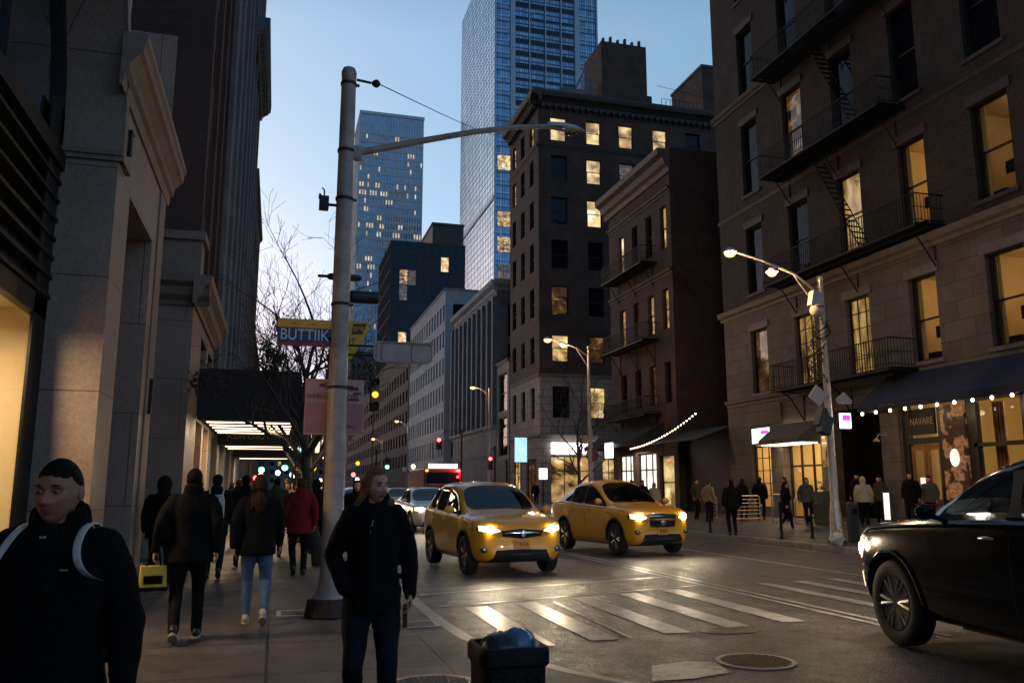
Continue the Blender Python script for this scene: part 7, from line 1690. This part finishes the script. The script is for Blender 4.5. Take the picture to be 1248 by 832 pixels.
walk=[((-.55,17.6),1.74,'coat_black','short','trousers_black',8,'dark walker just right of the white backpack','beanie'),((-1.55,19.3),1.70,'coat_grey','short','trousers_black',-5,'grey coated walker close to the lit shop windows',None),
 ((.05,19.8),1.74,'coat_olive','short','trousers_black',4,'olive coated walker ahead of the long haired woman',None),((.95,20.6),1.70,'coat_black','hood','trousers_black',0,'hooded walker in black beside the near tree trunk',None),
 ((1.55,16.8),1.66,'coat_black','long','trousers_black',184,'dark figure between the steel pole and the woman in black facing us',None),((-.9,23),1.74,'coat_black','short','trousers_black',0,'dark walker under the first lit canopy',None),
 ((.35,24.5),1.68,'coat_cream','long','jeans_dark',180,'pale coated woman coming towards us under the canopy edge',None),((-.3,27),1.76,'coat_black','short','trousers_black',180,'tall dark figure coming towards us behind the first canopy',None),
 ((1.2,28),1.70,'coat_grey','beanie','trousers_black',0,'grey figure by the second tree',"beanie"),((-1.4,30),1.72,'coat_black','short','trousers_black',0,'dark figure along the shop wall past the first canopy',None),
 ((.6,33),1.70,'coat_tan','long','jeans_dark',180,'tan coated woman far along the left pavement',None),((-.5,37),1.75,'coat_black','short','trousers_black',0,'dark far walker in the middle of the left pavement',None),((.9,41),1.7,'coat_red','short','trousers_black',180,'far walker in red near the kerb',None),((-1.2,45),1.72,'coat_black','hood','trousers_black',0,'furthest hooded walker by the shop wall',None)]
for i,(p,h,c_,hr,tr,az,l,ht) in enumerate(walk): person(l,p,az,H=h,coat=c_,hair=hr if hr!='beanie' else 'short',tr=tr,hat=ht,group=G1,stride=.22,ph=(-1)**i,hm=('hair_black','hair_brown')[i%2],hem=.75+.04*(i%3),w=1+.04*(i%3))
# --- people on the right pavement
Q='people standing outside the lit windows on the right'
def rp(l,x,y,az,H,**kw): return person(l,(x,y,zr(x)),az,H=H,group=Q,**kw)
rp('person in a tan jacket standing left of the man in black on the right kerb',16.9,31.0,60,1.64,coat='coat_tan',tr='jeans_dark',hair='short',hm='hair_brown',stand=True,fine=1,hem=.84)
rp('man in black standing alone near the kerb with his back to us',13.95,24.1,10,1.74,coat='coat_black',tr='trousers_black',stand=True,fine=1,w=1.08,hem=.80)
rp('woman in black behind the widest silver barrier',18.4,30.9,60,1.68,coat='coat_black',hair='long',hm='hair_black',stand=True)
rp('second figure in black behind the widest silver barrier, nearer the lamp',18.9,30.4,50,1.70,coat='coat_black',stand=True,w=1.1)
rp('person in black leaning towards the lit window by the hoops',19.2,29.0,-70,1.68,coat='coat_black',stand=True,lean=.06)
rp('person in a long black coat with pale shoes walking towards the lamp',16.4,24.9,100,1.56,coat='coat_black',shoe='shoe_white',hem=.62,stride=.4,flare=1.05,fine=1)
rp('person in black with a white cap in the dark doorway',20.2,26.1,-120,1.75,coat='coat_black',skin='skin',stand=True,hat='beanie')
rp('another dark figure deep in the doorway',20.9,26.9,-110,1.66,coat='coat_black',stand=True)
rp('person in a cream jacket with back to us before the doorway',18.7,23.9,30,1.62,coat='coat_cream',hair='hood',tr='trousers_black',stand=True,fine=1,hem=.88,w=1.08)
rp('person with a dark cap and pale scarf beside the cream jacket',19.6,24.2,-100,1.66,coat='coat_olive',stand=True,hat='beanie')
rp('woman in a black coat facing us before the wooden restaurant door',19.9,23.1,-125,1.72,coat='coat_black',hair='long',hm='hair_black',stand=True,fine=1,hem=.68)
rp('diner in dark clothes standing right of the woman by the restaurant door',20.1,22.5,-110,1.6,coat='coat_grey',stand=True)
rp('person in a grey coat walking past the planter by the lit door',18.0,26.0,-170,1.66,coat='coat_grey',hair='long',hm='hair_brown',stride=.3)
rp('person in an olive jacket standing at the widest barrier, farthest back',17.6,33.4,150,1.7,coat='coat_olive',stand=True)
rp('couple member in black further up the right kerb',15.6,34.5,180,1.74,coat='coat_black',stride=.3)
rp('couple member in cream further up the right kerb',16.2,34.6,180,1.62,coat='coat_cream',hair='long',hm='hair_brown',stride=.3)
person('person in black by the lit windows of the brownstone',(16.9,38.6,.27),-60,H=1.74,coat='coat_black',stand=True,group=Q)
person('person in black bending near the brownstone windows',(17.9,41.5,.3),40,H=1.66,coat='coat_black',stand=True,lean=.08,group=Q)
person('far person with fair hair before the lit white shopfront',(19.2,62,.35),180,H=1.72,coat='coat_black',hm='hair_fair',hair='long',stand=True,group=Q)
# driver hands and odds are not visible; small tables on the terrace
for i,(x,y,l) in enumerate(((19.5,22.0,'small dark café table right of the restaurant door'),(19.5,25.6,'small dark café table before the doorway'))):
    s=thing('cafe_table',l,'table',(x,y,zr(x)),0,'café tables on the right pavement'); b=MB(); b.lathe([(0,.72),(.32,.72),(.33,.735),(.32,.75),(0,.75)],seg=24); b.build('table_top','black_frame',s); b=MB(); b.lathe([(.2,0),(.2,.02),(.03,.05),(.03,.72)],seg=12); b.build('leg','black_metal',s)
s=thing('menu_board','white upright menu board beside the woman at the restaurant door','menu board',(19.1,23.3,zr(19.1))); b=MB(); b.box(-.09,.09,-.02,.02,.25,1.1); b.build('board','lit_white',s,bevel=.01); b=MB(); b.box(-.11,-.09,-.03,.03,0,1.15); b.box(.09,.11,-.03,.03,0,1.15); b.build('frame','galv',s); s.rotation_euler.z=R(-55)  # board emits its own white, a painted brightness; it is no lamp
